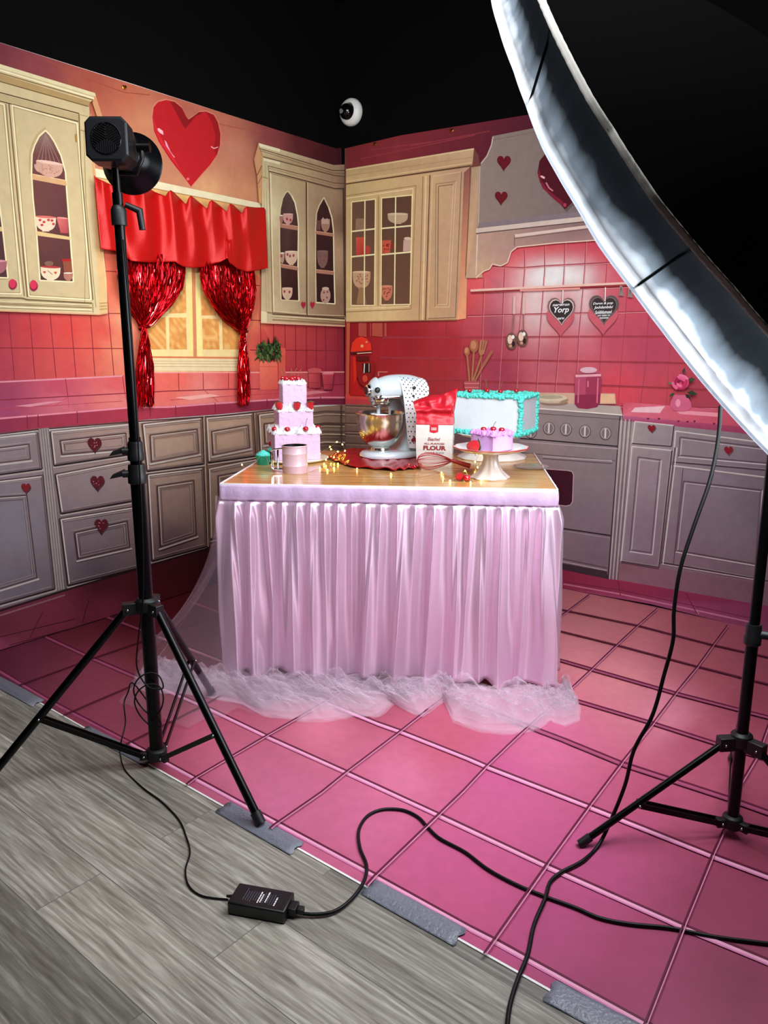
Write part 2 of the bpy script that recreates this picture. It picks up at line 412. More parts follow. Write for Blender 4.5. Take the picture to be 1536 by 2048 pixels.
# window trim and window
wd = cv.part('printed_window', bl)
wd.wash([(180, 336), (528, 410), (528, 745), (205, 745)], 14, 14, idw([(200, 400, '#e8b87a'), (380, 480, '#f4d070'), (500, 420, '#e0a878'), (220, 600, '#dc8458'), (300, 730, '#e6a078'), (385, 600, '#f6d878'), (500, 600, '#e07a58'), (500, 740, '#dc6450'), (480, 500, '#e8a868')]))
wd.fill([(183, 335), (528, 408), (528, 419), (183, 352)], '#eadfb8'); wd.line([(183, 353), (528, 420)], 2, '#b88850')
wd.fill([(258, 520), (497, 535), (497, 742), (292, 744), (270, 742)], '#edc88e')
wd.fill([(369, 530), (383, 530), (389, 712), (378, 712)], '#f4e08c'); wd.fill([(383, 530), (390, 530), (394, 716), (387, 716)], '#d98a5e'); wd.fill([(390, 530), (401, 530), (404, 712), (394, 712)], '#fbe998')
wd.fill([(284, 520), (377, 528), (380, 712), (292, 712)], '#f2dc98'); wd.fill([(398, 530), (495, 535), (495, 712), (404, 712)], '#f2d898')
panes = [[(300, 545), (328, 548), (331, 627), (296, 626)], [(340, 555), (371, 555), (373, 626), (338, 627)], [(291, 635), (331, 635), (333, 699), (293, 699)], [(338, 635), (372, 635), (374, 699), (339, 699)],
         [(401, 560), (429, 560), (432, 631), (403, 631)], [(437, 560), (482, 560), (480, 633), (440, 632)], [(404, 637), (438, 638), (439, 699), (406, 699)], [(444, 638), (480, 640), (479, 699), (446, 699)]]
for q in panes:
    pn = cv.part('printed_pane', wd, 'frosted amber pane')
    pn.wash(q, 6, 8, lambda x, y: ink(('#e6a858', '#d98e48', '#efbe72', '#e29a50')[int(abs(math.sin(x*12.9+y*7.3))*3.99)]))
wd.line([(292, 714), (482, 716)], 3, '#d8784e')
wd.fill([(290, 717), (482, 718), (482, 742), (292, 741)], '#ecd6a8')
for y in (722, 727, 733): wd.line([(291, y), (482, y+1)], 1.2, '#c9a878')
wd.fill([(480, 520), (500, 545), (498, 720), (484, 742)], '#e8c090')
# left backsplash
t = cv.part('printed_backsplash', bl)
fb = idw([(-100, 700, '#8a2a3c'), (0, 640, '#a83240'), (0, 740, '#b03c4e'), (60, 660, '#bf3a40'), (140, 660, '#d0403c'), (140, 740, '#cf4c4c'), (190, 700, '#d85a4c'), (205, 660, '#d24a42'), (230, 700, '#e08a68'), (230, 560, '#de6e50'), (240, 640, '#e39a72'), (255, 740, '#e0806a'),
          (505, 560, '#e07454'), (510, 640, '#e2805c'), (510, 720, '#de6450'), (545, 670, '#c83a3c'), (580, 690, '#b8303a'), (620, 680, '#9a2434'), (670, 680, '#7e1a30'), (600, 735, '#b83040'), (680, 740, '#942840')])
t.wash([(-150, 615), (222, 625), (252, 752), (-150, 770)], 18, 10, fb); t.wash([(205, 480), (262, 480), (300, 752), (222, 752)], 6, 12, fb)
t.wash([(498, 535), (524, 560), (524, 650), (498, 650)], 3, 6, fb); t.wash([(498, 640), (690, 648), (690, 747), (484, 747)], 18, 8, fb)
t.fill([(520, 648), (524, 648), (548, 700), (536, 735), (556, 735), (690, 735), (690, 651), (545, 646)], lambda x, y: fb(x, y))
for a, b in [((17, 622), (29, 759)), ((59, 626), (70, 757)), ((100, 627), (112, 755)), ((141, 628), (152, 754)), ((181, 630), (190, 752)), ((217, 627), (228, 751)), ((208, 505), (217, 627)), ((-30, 622), (-15, 760)),
             ((521, 646), (523, 745)), ((506, 545), (503, 640)), ((547, 646), (548, 700)), ((570, 646), (571, 744)), ((591, 648), (592, 744)), ((613, 649), (613, 740)), ((633, 650), (633, 740)), ((651, 651), (652, 744)), ((676, 652), (676, 744))]:
    t.line([a, b], 1.6, '#8e2430')
for a, b in [((-120, 695), (252, 697)), ((217, 627), (250, 627)), ((211, 542), (250, 544)), ((500, 640), (522, 641)), ((498, 571), (520, 571)), ((500, 700), (690, 701))]: t.line([a, b], 1.6, '#8e2430')
# counter with its lip
k = cv.part('printed_counter', bl)
fc = idw([(-100, 800, '#8c3456'), (0, 780, '#a0405a'), (120, 775, '#c24a5c'), (230, 770, '#d65a5c'), (350, 760, '#e86a5c'), (480, 760, '#e0605a'), (560, 760, '#cc4a50'), (680, 755, '#a03048'), (0, 820, '#a84468'), (120, 805, '#d06a78'), (230, 800, '#e08078'), (400, 790, '#ec8a80'), (600, 785, '#d05860'), (680, 780, '#b03c54')], 3)
k.wash([(-150, 768), (262, 750), (262, 825), (-150, 852)], 14, 6, fc); k.wash([(262, 744), (690, 744), (690, 800), (262, 822)], 16, 6, fc)
k.line([(-150, 772), (0, 764), (245, 752)], 3, '#e0909a'); k.line([(275, 745), (504, 745), (690, 744)], 2.5, '#f0a098'); k.line([(-150, 806), (0, 800), (262, 786), (340, 782), (477, 778), (560, 778), (690, 768)], 2, '#8c2838')
for a, b in [((131, 757), (136, 794)), ((245, 752), (250, 788)), ((357, 746), (358, 782)), ((406, 746), (407, 780)), ((457, 746), (457, 779)), ((480, 745), (481, 778)), ((646, 744), (646, 772))]: k.line([a, b], 1.5, '#a03040')
for a, b in [((0, 818), (245, 802)), ((136, 794), (110, 812)), ((136, 794), (138, 815)), ((250, 788), (258, 812)), ((408, 780), (436, 803)), ((340, 800), (560, 786))]: k.line([a, b], 1.2, '#c04858')
k.fill([(30, 812), (100, 803), (130, 802), (60, 814)], '#e0909c'); k.fill([(350, 795), (420, 788), (440, 792), (380, 800)], '#f6b0a4'); k.fill([(570, 790), (630, 781), (660, 784), (600, 792)], '#e08890')
bt = [(-150, 852), (0, 835), (154, 822), (261, 813), (340, 812), (430, 805), (534, 798), (641, 793), (690, 793)]
bb = [(-150, 888), (0, 866), (76, 857), (261, 842), (340, 835), (430, 829), (534, 819), (641, 809), (690, 809)]
cl = ['#7c2848', '#94304e', '#a43448', '#ac3648', '#a83448', '#9c3048', '#902c46', '#822842', '#78243e']
k.mb.c[-1:]
for i in range(8): k.fill([bt[i], bt[i+1], bb[i+1], bb[i]], [cl[i], cl[i+1], cl[i+1], cl[i]])
k.line([(x, y+2) for x, y in bt], 3.5, '#e88a9c')
for x, y in ((54, 831), (76, 829), (154, 822), (255, 814), (300, 813), (351, 811), (430, 805), (534, 798), (641, 793)): k.line([(x, y), (x+1, y+26-x*.016)], 1.5, '#7c1e38')
# plant pot, box, canister and beaker drawn on the counter
p = cv.part('printed_box', bl, 'tall salmon box printed behind the potted plant'); p.fill([(556, 694), (571, 697), (571, 777), (556, 778)], '#d85a4c')
p = cv.part('printed_pot', bl, 'square salmon plant pot printed on the counter')
p.fill([(519, 722), (556, 724), (557, 779), (520, 780)], ['#f07a62', '#ea6c5a', '#dc5a50', '#e46654']); p.line([(519, 733), (556, 734)], 1, '#c84a40'); p.line([(556, 724), (557, 779)], 2, '#b83c38')
pl = cv.part('printed_foliage', p, 'drooping dark green leaves'); random.seed(3)
for i in range(190):
    x = random.uniform(516, 560); y = random.uniform(686, 714); a = random.uniform(.3, 2.8) if random.random() < .75 else random.uniform(-2.5, -.6); l = random.uniform(8, 20)
    ex, ey = x+math.cos(a)*l*.6, y+math.sin(a)*l; pl.fill([(x-2.2, y), (ex, ey), (x+2.6, y+1)], random.choice(['#1c2c14', '#2e4420', '#46602c', '#5a6e38', '#101c0c']))
p = cv.part('printed_canister', bl, 'lidded pink canister printed on the counter'); p.fill([(617, 745), (640, 745), (642, 776), (618, 776)], ['#d65a60', '#a8343c', '#a0323c', '#c44a52']); p.ell(629, 741, 14, 5, '#cc5a5e'); p.line([(617, 747), (641, 747)], 1.5, '#a03038'); p.line([(643, 745), (643, 776), (630, 778)], 1.6, '#7c1c2c'); p.line([(617, 765), (642, 765)], 1, '#963038')
p = cv.part('printed_beaker', bl, 'pink beaker printed beside the canister'); p.fill([(644, 747), (668, 747), (664, 779), (648, 779)], ['#cc4c58', '#b84050', '#a03044', '#b84050']); p.ell(656, 747, 12, 2, '#e08890'); p.line([(647, 769), (666, 769)], 1, '#8c2840'); p.line([(668, 748), (665, 779), (650, 780)], 1.6, '#701c30')

def arch_pane(pen, pts, col, edge, sw=3):
    pen.fill([(sum(p[0] for p in pts)/len(pts)+(x-sum(p[0] for p in pts)/len(pts))*1.0, y) for x, y in pts], col)
    pen.line(pts+[pts[0]], sw, edge)
# ---- wall cabinet far left
c = cv.part('printed_wall_cabinet', bl, 'cream gothic wall cabinet printed at the far left')
c.fill([(182, 225), (190, 330), (213, 560), (216, 626), (199, 629), (178, 240)], ['#d9a070', '#e0b07c', '#e6c48c', '#dcb880', '#d8b880', '#cf9868'])
c.fill([(-150, 82), (0, 128), (190, 186), (192, 196), (178, 206), (199, 629), (-150, 618)], idw([(0, 150, '#cdb98c'), (150, 230, '#cbb68a'), (60, 300, '#c2ac80'), (190, 500, '#e4d6a8'), (100, 600, '#cab48a'), (-100, 400, '#b8a278')]))
c.fill([(190, 186), (207, 240), (198, 245), (185, 205)], '#d4986a')
c.fill([(-150, 82), (0, 128), (190, 186), (192, 193), (0, 136), (-150, 92)], '#e0d2a4'); c.line([(-150, 97), (0, 140), (188, 197)], 3, '#f0e4b8')
c.line([(-150, 104), (0, 146), (186, 200)], 2, '#7e6038'); c.fill([(-150, 106), (0, 148), (180, 203), (178, 212), (0, 162), (-150, 120)], '#b0905e'); c.line([(-150, 122), (0, 163), (177, 213)], 2, '#6e5430')
c.line([(-150, 142), (0, 185), (158, 227)], 2.2, '#5a4426')
for d in (4, 7, 10, 13): c.line([(-150, 142+d), (0, 185+d), (157, 227+d)], .9, '#a48c5c')
c.line([(-150, 160), (0, 202), (157, 243)], 2.2, '#5a4426')
def dpanel(pen, q, hi='#ecdfb4', dk='#8a7248', w=2): pen.fill(q, '#c6b186'); pen.frame(q, 2, w+.5, hi, hi); pen.frame(q, 4.5, 1.2, '#a08a5c', '#a08a5c')
d1 = cv.part('printed_door', c); dpanel(d1, [(-120, 172), (10, 208), (45, 590), (-120, 586)])
d2 = cv.part('printed_door', c); dpanel(d2, [(22, 208), (156, 245), (184, 602), (56, 594)])
c.line([(158, 228), (162, 330), (186, 600)], 2, '#6e5834'); c.line([(12, 208), (28, 400), (49, 592)], 2, '#8a7048'); c.line([(18, 208), (36, 400), (55, 594)], 2.5, '#7e5c40')
c.line([(168, 262), (172, 400), (192, 615)], 1.5, '#a8965e'); c.line([(160, 229), (176, 233)], 1.2, '#a8965e'); c.line([(161, 260), (177, 264)], 1.5, '#94804e')
AP = [(91, 261), (78, 273), (69, 291), (64, 308), (63, 347), (66, 397), (73, 464), (80, 561), (147, 564), (141, 480), (134, 389), (131, 344), (122, 311), (109, 284), (100, 270)]
d2.line([(91+(x-91)*1.13, 400+(y-400)*1.04) for x, y in AP[:4]]+[(60, 347)], 4, '#b89e70')
pn = cv.part('printed_pane', d2, 'arched glass pane with bowls inside'); pn.fill(AP, idw([(91, 265, '#8a6a60'), (85, 320, '#6a3a38'), (120, 340, '#5c2c2e'), (100, 400, '#7c4a38'), (100, 500, '#5c3432'), (110, 555, '#4a2626')])); pn.line(AP+[AP[0]], 3, '#eadcae')
for a in range(6): pn.line([(91, 268), (74+a*9, 325)], 1.2, '#96786c')
pn.fill([(64, 348), (132, 361), (134, 372), (65, 359)], '#cfa070'); pn.fill([(73, 462), (141, 474), (141, 480), (73, 471)], '#d4b67c'); pn.line([(64, 348), (132, 361)], 1.5, '#e8c090')
pn.cup(72, 126, 325, 354, '#c99a86', '#dcb8a4', tilt=.16); pn.ell(74, 336, 4, 9, '#c99a86', rot=-.5)
for i in range(26): pn.ell(random.uniform(82, 118), random.uniform(330, 348), 1.2, 1, '#a86a60', n=6)
pn.cup(71, 112, 434, 462, '#e2c6aa', '#cc6a60', tilt=.06)
for x, y in ((80, 440), (88, 444), (104, 441), (107, 448), (84, 450), (97, 440)): pn.ell(x, y, 3.2, 2.6, '#b83a3e', n=8)
pn.fill([(113, 435), (136, 438), (137, 467), (121, 466)], ['#d0706a', '#b84e50', '#a04044', '#b04a4c']); pn.ell(125, 436, 11, 1.6, '#e89088', rot=.1)
pn.cup(81, 121, 534, 560, '#dccaa8', '#a83436', tilt=.05); pn.heart(89, 545, 6, 6, '#b85040'); pn.heart(111, 546, 6, 6, '#b85040'); pn.line([(95, 541), (105, 549)], 1.2, '#6a5040'); pn.ell(98, 527, 9, 5, '#7c5a48')
pn.fill([(125, 521), (143, 522), (145, 545), (128, 544)], '#8a4a34'); pn.fill([(123, 518), (143, 518), (143, 523), (124, 523)], '#a81c20'); pn.cup(127, 146, 546, 561, '#a8705c')
pl = cv.part('printed_pane', d1, 'arched glass pane cut by the picture edge'); pl.fill([(-100, 372), (-6, 372), (5, 455), (16, 556), (-100, 552)], '#4e2c2e'); pl.line([(-6, 372), (5, 455), (16, 556), (-100, 552)], 3, '#eadcae'); pl.fill([(-100, 440), (4, 454), (5, 463), (-100, 452)], '#d4b67c')
pl.cup(-30, 14, 522, 548, '#a06068', '#c88890')
kb = cv.part('printed_knob', d1, 'round crimson knob'); kb.ell(26, 569, 8, 10, '#8a1c38'); kb.ell(25, 567, 7, 9, '#cc3050')
kb = cv.part('printed_knob', d2, 'round crimson knob'); kb.ell(68, 572, 8, 10, '#8a1c38'); kb.ell(67, 569, 7, 9, '#cc3050')
c.line([(152, 268), (153, 284)], 3, '#a87838'); c.line([(170, 610), (172, 500)], 1, '#b8a878')
c.line([(-150, 592), (45, 596), (55, 599), (184, 606)], 2.2, '#6e5834'); c.line([(-150, 598), (180, 610)], 2, '#dccba0'); c.line([(-150, 602), (184, 615)], 1.6, '#8a7048'); c.line([(-150, 608), (183, 620)], 3, '#e6d8ac'); c.line([(-150, 616), (198, 629), (215, 626)], 2.5, '#d8a078'); c.line([(186, 606), (187, 624)], 1.5, '#a8965e')
for y in (606, 612, 618): c.line([(200, y), (215, y-1)], 1, '#b08850')
# ---- wall cabinet by the corner
c = cv.part('printed_wall_cabinet', bl, 'cream gothic wall cabinet printed beside the room corner')
fk = idw([(530, 330, '#c6b68c'), (545, 640, '#cdb890'), (600, 350, '#baa078'), (600, 500, '#c4ac84'), (660, 380, '#a88c70'), (690, 360, '#8a6a56'), (675, 500, '#b89878'), (688, 600, '#8c6c54'), (690, 450, '#7a5a48'), (533, 420, '#ddd0a6')])  # inks darkened towards the corner, standing in for shade on the curved cloth
c.fill([(508, 319), (517, 287), (525, 312), (525, 408), (518, 405), (514, 350)], '#c89468'); c.line([(514, 351), (524, 331)], 2, '#8a5838'); c.line([(516, 368), (525, 350)], 2, '#a06a42'); c.line([(520, 375), (520, 405)], 4, '#d89c60')
c.wash([(525, 312), (690, 352), (690, 650), (522, 645)], 16, 16, fk)
c.fill([(517, 286), (667, 330), (690, 329), (690, 352), (669, 350), (526, 313)], ['#d8cba0', '#a88e72', '#a08468', '#94785e', '#9c8064', '#c0a67c'])
c.fill([(517, 286), (560, 298), (560, 304), (519, 293)], '#e9dfba'); c.line([(519, 297), (665, 341), (690, 341)], 1.6, '#5e3c2c'); c.line([(520, 301), (665, 346), (690, 347)], 1.2, '#7a5a44'); c.line([(526, 313.5), (669, 351), (690, 353)], 2, '#6c4c38'); c.fill([(527, 316), (560, 324), (560, 329), (527, 321)], '#e4d8b0')
c.line([(537, 332), (669, 366), (690, 367)], 1.4, '#6c4c38'); c.line([(537, 336), (669, 371), (690, 371)], 1, '#97795c'); c.line([(538, 342.5), (613, 362), (669, 377), (688, 377)], 2, '#4c3226')
c.line([(526, 354), (536, 357)], 1.5, '#8a7450'); c.line([(536, 331), (538, 345), (545, 624)], 1.4, '#7c6444'); c.line([(531, 328), (531, 354)], 1, '#a89468'); c.line([(541, 347), (548, 624)], 2, '#e6dab0')
for x in (528, 533): c.line([(x, 380), (x+5, 628)], 1, '#b4a070')
A1 = [(575.5, 381.6), (570, 387), (565, 397), (560.5, 418), (559, 444), (559, 480), (560, 530), (562, 600), (598, 602), (597, 560), (596, 532), (597, 449), (595, 430), (590, 405), (583, 391)]
A2 = [(647.8, 394.6), (638, 411.5), (633, 426), (631, 456), (631, 530), (632, 605), (670, 608), (669, 570), (668, 535), (667, 462), (664, 436), (657.5, 415)]
ds = []
for A, sh, q in ((A1, [((560, 447), (596, 453), 8), ((561, 528), (596, 534), 7)], [(542, 347), (612, 364), (613, 628), (548, 622)]), (A2, [((631, 462), (667, 467.5), 6), ((632, 539), (668, 543), 7)], [(615, 364), (668, 378), (687, 380), (690, 632), (616, 629)])):
    d = cv.part('printed_door', c); d.line(q[:3], 1.2, '#8a6e50'); d.line([q[0], q[-1], q[-2]], 1.2, '#e0d2a8'); ds.append(d)
    pn = cv.part('printed_pane', d, 'arched glass pane with cups inside'); pn.fill(A, idw([(575, 390, '#5a4440'), (575, 420, '#4c2c2a'), (647, 420, '#3c1c1e'), (580, 500, '#48221e'), (650, 580, '#2c1014'), (580, 580, '#381618')])); pn.line(A+[A[0]], 2.6, '#d4c298')
    pn.line(A[-7:], 2.2, '#efe4bc')
    for a, b, th in sh: pn.fill([a, b, (b[0], b[1]+th), (a[0], a[1]+th)], '#b07a62'); pn.line([a, b], 1.2, '#d8a488')
    if A is A1:
        pn.cup(566, 586, 428, 448, '#c8968c', '#dcb0a4'); pn.cup(559, 566, 431, 447, '#a87468')
        pn.cup(570, 595, 503, 529, '#d0b098', '#e4ccb0'); pn.cup(560, 569, 506, 526, '#b08a78'); pn.cup(564, 585, 576, 599, '#cfae92', '#dcc0a8')
        for x, y in ((575, 509), (580, 512), (587, 511), (563, 512), (569, 583), (579, 584), (574, 438), (581, 440)): pn.ell(x, y, 2, 3, '#98343a', n=8)
    else:
        pn.cup(642, 660, 439, 463, '#a8806c', '#c0a090'); pn.fill([(643, 440), (646, 434), (650, 441), (654, 436), (658, 442), (659, 448), (643, 448)], '#c4a08c'); pn.fill([(633, 440), (641, 441), (641, 461), (633, 459)], '#6e4444')
        pn.cup(634, 656, 502, 535, '#7e5c56', '#8a6a62'); pn.ell(651, 591, 10, 16, '#b89484'); pn.ell(651, 577, 7, 3, '#d0b4a0')
        for x, y in ((640, 512), (648, 520), (652, 512), (641, 524), (648, 585), (654, 595), (647, 600), (655, 584)): pn.ell(x, y, 1.8, 2.4, '#8c4448', n=8)
for d, x in ((ds[0], 607), (ds[1], 625)):
    kb = cv.part('printed_knob', d, 'small crimson heart knob'); kb.heart(x, 611, 9, 15, '#b01c3c')
c.line([(613, 364), (614.5, 630)], 2.2, '#5e4432')
c.line([(545, 625), (612, 631), (690, 633)], 1.6, '#7a5a40'); c.line([(545, 628), (690, 637)], 1.5, '#4e3426'); c.line([(545, 632), (690, 641)], 3, '#d8c49a'); c.line([(545, 639), (690, 647)], 2, '#a07a58'); c.line([(522, 645), (545, 646), (690, 652)], 3, '#e0b090')
c.fill([(522, 622), (534, 624), (534, 645), (522, 645)], '#e2d2a4'); c.line([(534, 624), (545, 626)], 1.5, '#8a7048'); c.line([(687, 377), (690, 633)], 2.5, '#5a3c2e')
# ---- base cabinets of the left cloth
KPR = 1.3
z = cv.part('printed_base_cabinets', bl)
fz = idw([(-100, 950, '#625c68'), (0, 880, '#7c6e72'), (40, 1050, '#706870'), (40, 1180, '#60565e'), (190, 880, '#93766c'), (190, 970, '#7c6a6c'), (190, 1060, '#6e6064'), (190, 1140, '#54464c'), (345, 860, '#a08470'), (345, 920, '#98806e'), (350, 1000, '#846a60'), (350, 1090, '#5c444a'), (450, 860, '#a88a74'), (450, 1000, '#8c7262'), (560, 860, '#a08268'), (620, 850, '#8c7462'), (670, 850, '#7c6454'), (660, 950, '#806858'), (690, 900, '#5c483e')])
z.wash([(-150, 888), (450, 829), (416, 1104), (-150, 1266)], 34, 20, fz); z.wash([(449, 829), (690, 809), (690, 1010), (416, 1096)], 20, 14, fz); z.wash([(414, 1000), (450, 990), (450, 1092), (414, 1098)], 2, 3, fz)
z.line([(-150, 890), (0, 868), (76, 859), (261, 844), (450, 831), (620, 812)], 3, '#4c2a28')
z.fill([(77, 858), (98, 856), (130, 1178), (111, 1182)], '#8b7f7a'); 
for d in (0, 5, 10, 15, 20): z.line([(77+d, 858), (111+d*.95, 1182-d*.2)], 1.1, ('#4a3c3c', '#a89c92')[d % 2 == 0 and d in (5, 15)])
def drawer(q, ins=None, heart=None, ptype='printed_drawer', glit=False):
    d = cv.part(ptype, z); q_ = inset(q, -2.5); d.line([q_[3], q_[2]], 4.5, '#9c8c84'); d.line([q[3], q[2]], 3.2, '#1c1012'); d.line([q[0], q[3]], 1.6, '#2c1c1e'); d.line([q[0], q[1]], 1.4, '#3c282a'); d.line([q[1], q[2]], 1.8, '#3c2628'); i_ = inset(q, 3.2); d.line([i_[3], i_[0], i_[1]], 2.4, '#b8aaa0'); d.line([i_[1], i_[2], i_[3]], 1.6, '#5c484a'); i_ = inset(q, 7); d.line([i_[0], i_[1]], 1.6, '#8c7e7a'); d.line([i_[2], i_[3]], 1.2, '#8c7c78')
    if ins:
        j_ = inset(ins, -4); d.line([j_[3], j_[2]], 3.4, '#a89c94'); d.line([j_[0], j_[1]], 1.2, '#94867e'); d.frame(ins, 0, 1.7, '#3c2224', '#4c3032'); d.frame(inset(ins, 3), 0, 1.8, '#a89a92', '#7c6a68'); d.frame(ins, 8, 1.1, '#5c4646', '#8c7a76')
    if heart:
        x, y, w = heart; hh = cv.part('printed_heart_knob', d, 'dark red heart knob'); hh.heart(x+1.5, y+3, w, w*1.12, '#3c2428'); hh.heart(x, y, w, w*1.15, '#4a0a14' if glit else '#6a1018')
        if glit:
            for i in range(14): a = random.uniform(0, 6.28); r = random.uniform(.1, .34)*w; hh.ell(x+math.cos(a)*r, y-2+math.sin(a)*r*.8, 1.1, 1.1, random.choice(['#8c3848', '#a86874', '#3a060e']), n=6)
drawer([(-120, 885), (75, 864), (84, 938), (-120, 966)], [(-100, 908), (58, 888), (61, 918), (-100, 938)])
drawer([(-120, 975), (86, 950), (110, 1178), (-120, 1243)], [(-90, 1000), (54, 990), (74, 1155), (-90, 1205)], (52, 977, 18), 'printed_door')
drawer([(100, 862), (262, 846), (268, 908), (108, 932)], [(120, 881), (252, 866), (254, 897), (124, 909)], (189, 891, 27), glit=True)
drawer([(110, 948), (268, 918), (270, 1002), (122, 1028)], None, (195, 967, 27), glit=True)
drawer([(119, 1037), (272, 1012), (280, 1136), (136, 1172)], [(149, 1065), (255, 1042), (260, 1094), (156, 1118)], (203, 1053, 26), glit=True)
drawer([(284, 847), (405, 834), (408, 928), (294, 943)], [(300, 870), (395, 858), (398, 906), (303, 924)])
drawer([(294, 948), (407, 934), (415, 1093), (304, 1123)], [(314, 972), (388, 961), (393, 1070), (321, 1094)], None, 'printed_door')
drawer([(411, 834), (507, 825), (512, 912), (416, 926)], [(423, 863), (497, 850), (500, 895), (426, 910)])
drawer([(416, 936), (520, 915), (520, 1060), (420, 1080)], [(436, 952), (510, 938), (510, 1050), (438, 1060)], None, 'printed_door')
drawer([(516, 828), (618, 816), (622, 895), (520, 905)], [(528, 848), (606, 838), (608, 878), (530, 888)])
z.line([(411, 832), (420, 1090)], 2.5, '#5c4438'); z.line([(408, 832), (416, 1094)], 1.5, '#b49c84'); z.line([(513, 826), (520, 1060)], 2, '#5c4438')
for i, y in enumerate((822, 828, 846, 852, 862, 868, 876, 884, 893)):
    z.line([(624, y+4), (650, y), (690, y+1)], (2, 1.4, 3, 1.2, 1.6, 2.4, 1.2, 3, 1.5)[i], ('#4e3a34', '#b49c88')[i % 2])
z.line([(683, 810), (683, 1000)], 3, '#4a3830')
# floor drawn at the foot of the left cloth
fl = cv.part('printed_floor_strip', bl)
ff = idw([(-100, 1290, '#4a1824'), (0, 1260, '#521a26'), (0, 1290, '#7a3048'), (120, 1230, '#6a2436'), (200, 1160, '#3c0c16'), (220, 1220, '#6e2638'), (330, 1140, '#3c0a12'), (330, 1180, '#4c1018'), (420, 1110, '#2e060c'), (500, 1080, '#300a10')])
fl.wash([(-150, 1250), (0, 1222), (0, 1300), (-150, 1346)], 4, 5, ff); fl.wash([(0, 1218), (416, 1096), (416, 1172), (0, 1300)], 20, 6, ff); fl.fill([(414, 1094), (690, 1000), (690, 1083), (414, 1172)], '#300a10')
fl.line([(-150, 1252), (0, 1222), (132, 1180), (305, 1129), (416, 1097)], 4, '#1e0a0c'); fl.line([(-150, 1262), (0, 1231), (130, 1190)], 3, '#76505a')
for a, b in [((-150, 1310), (150, 1238)), ((60, 1275), (85, 1225)), ((165, 1245), (178, 1198)), ((20, 1290), (260, 1225))]: fl.line([a, b], 1.4, '#2c0a14')
cv.finish()
# ============================================================ RIGHT WALL CLOTH
PR = CORNER+NR*CLOTH
br_ = thing('kitchen_backdrop', 'printed kitchen cloth on the right wall, with range hood, oven and pink backsplash', 'backdrop', tuple(CORNER+UR*1.5))
RO = [(690, 297), (740, 286), (800, 271), (1090, 224), (1290, 185), (1700, 95), (1700, 1304), (1497, 1256), (1300, 1208), (1170, 1185), (690, 1083)]
cloth_base('cloth', br_, PR, NR, RO, M_PRINT)
cv = Canvas(PR, NR, M_PRINT)
g = cv.part('printed_upper_wall', br_)
g.wash([(690, 297), (800, 271), (800, 420), (690, 420)], 6, 4, idw([(700, 310, '#74262a'), (800, 300, '#7c2a30')]))
g.fill([(800, 271), (1090, 224), (1290, 185), (1700, 95), (1700, 320), (800, 420)], idw([(800, 300, '#7c2a30'), (900, 280, '#6c2028'), (980, 290, '#52182a'), (1080, 240, '#4a1628'), (1400, 200, '#401424')]))
for a, b in [((720, 318), (950, 270)), ((740, 300), (860, 284)), ((820, 292), (980, 262))]: g.line([a, b], 1.6, '#8c343a')
g.line([(691, 297), (692, 640)], 3, '#6a3a34')
# backsplash of the right cloth
t = cv.part('printed_backsplash', br_)
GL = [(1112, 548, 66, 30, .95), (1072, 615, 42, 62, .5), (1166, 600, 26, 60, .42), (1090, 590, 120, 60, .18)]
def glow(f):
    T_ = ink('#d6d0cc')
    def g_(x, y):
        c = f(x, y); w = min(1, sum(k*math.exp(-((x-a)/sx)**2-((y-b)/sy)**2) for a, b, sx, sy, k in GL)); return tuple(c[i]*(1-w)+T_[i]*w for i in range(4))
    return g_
ft = idw([(700, 660, '#8c1a20'), (740, 640, '#8a181e'), (760, 700, '#9c2026'), (820, 680, '#921e26'), (860, 740, '#9c2a2e'), (900, 690, '#9c2830'), (930, 600, '#bc3c3e'), (950, 570, '#cc4850'), (950, 650, '#b0404a'), (1000, 590, '#b04658'), (985, 650, '#963a4c'), (1000, 740, '#98384a'),
          (1030, 520, '#c43c48'), (1040, 600, '#c86468'), (1060, 560, '#c4484e'), (1110, 560, '#bc4450'), (1130, 520, '#b83c48'), (1090, 500, '#bc3844'), (1180, 500, '#b83848'), (1170, 550, '#b83e4c'), (1100, 600, '#c45c60'), (1080, 660, '#bc6064'), (1090, 720, '#b05560'), (1160, 640, '#b85a64'), (1170, 690, '#bc5864'),
          (1220, 560, '#bc4454'), (1230, 680, '#b04656'), (1300, 700, '#a84054'), (1240, 780, '#c84450'), (1100, 780, '#b85a62'), (1340, 780, '#b8424e'), (1400, 790, '#a43c4a'), (1450, 700, '#a03c50'), (1600, 800, '#8c3448'), (1500, 500, '#a03c4c')], 3)
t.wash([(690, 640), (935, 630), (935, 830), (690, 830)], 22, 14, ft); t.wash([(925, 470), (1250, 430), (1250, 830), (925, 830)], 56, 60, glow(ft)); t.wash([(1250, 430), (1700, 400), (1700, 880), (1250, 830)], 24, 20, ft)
vl = [((767, 645), (765, 800)), ((797, 643), (795, 800)), ((828, 642), (826, 800)), ((859, 641), (857, 800)), ((893, 640), (889, 800)), ((926, 640), (921, 780)), ((968, 556), (964, 674), (958, 780)), ((1009, 535), (1003, 674), (996, 790)), ((1049, 500), (1049, 540), (1037, 674), (1032, 790)),
      ((1089, 484), (1089, 540), (1079, 674), (1071, 800)), ((1130, 482), (1128, 540), (1119, 674), (1108, 800)), ((1172, 478), (1169, 540), (1157, 674), (1150, 800)), ((1216, 470), (1213, 540), (1203.5, 674), (1195, 805)), ((1260, 520), (1255, 573), (1247, 674), (1236, 810)), ((1299, 590), (1292, 723), (1280, 815)), ((1345, 640), (1340, 687), (1332, 815)), ((1403, 720), (1392, 822)), ((1455, 760), (1448, 830))]
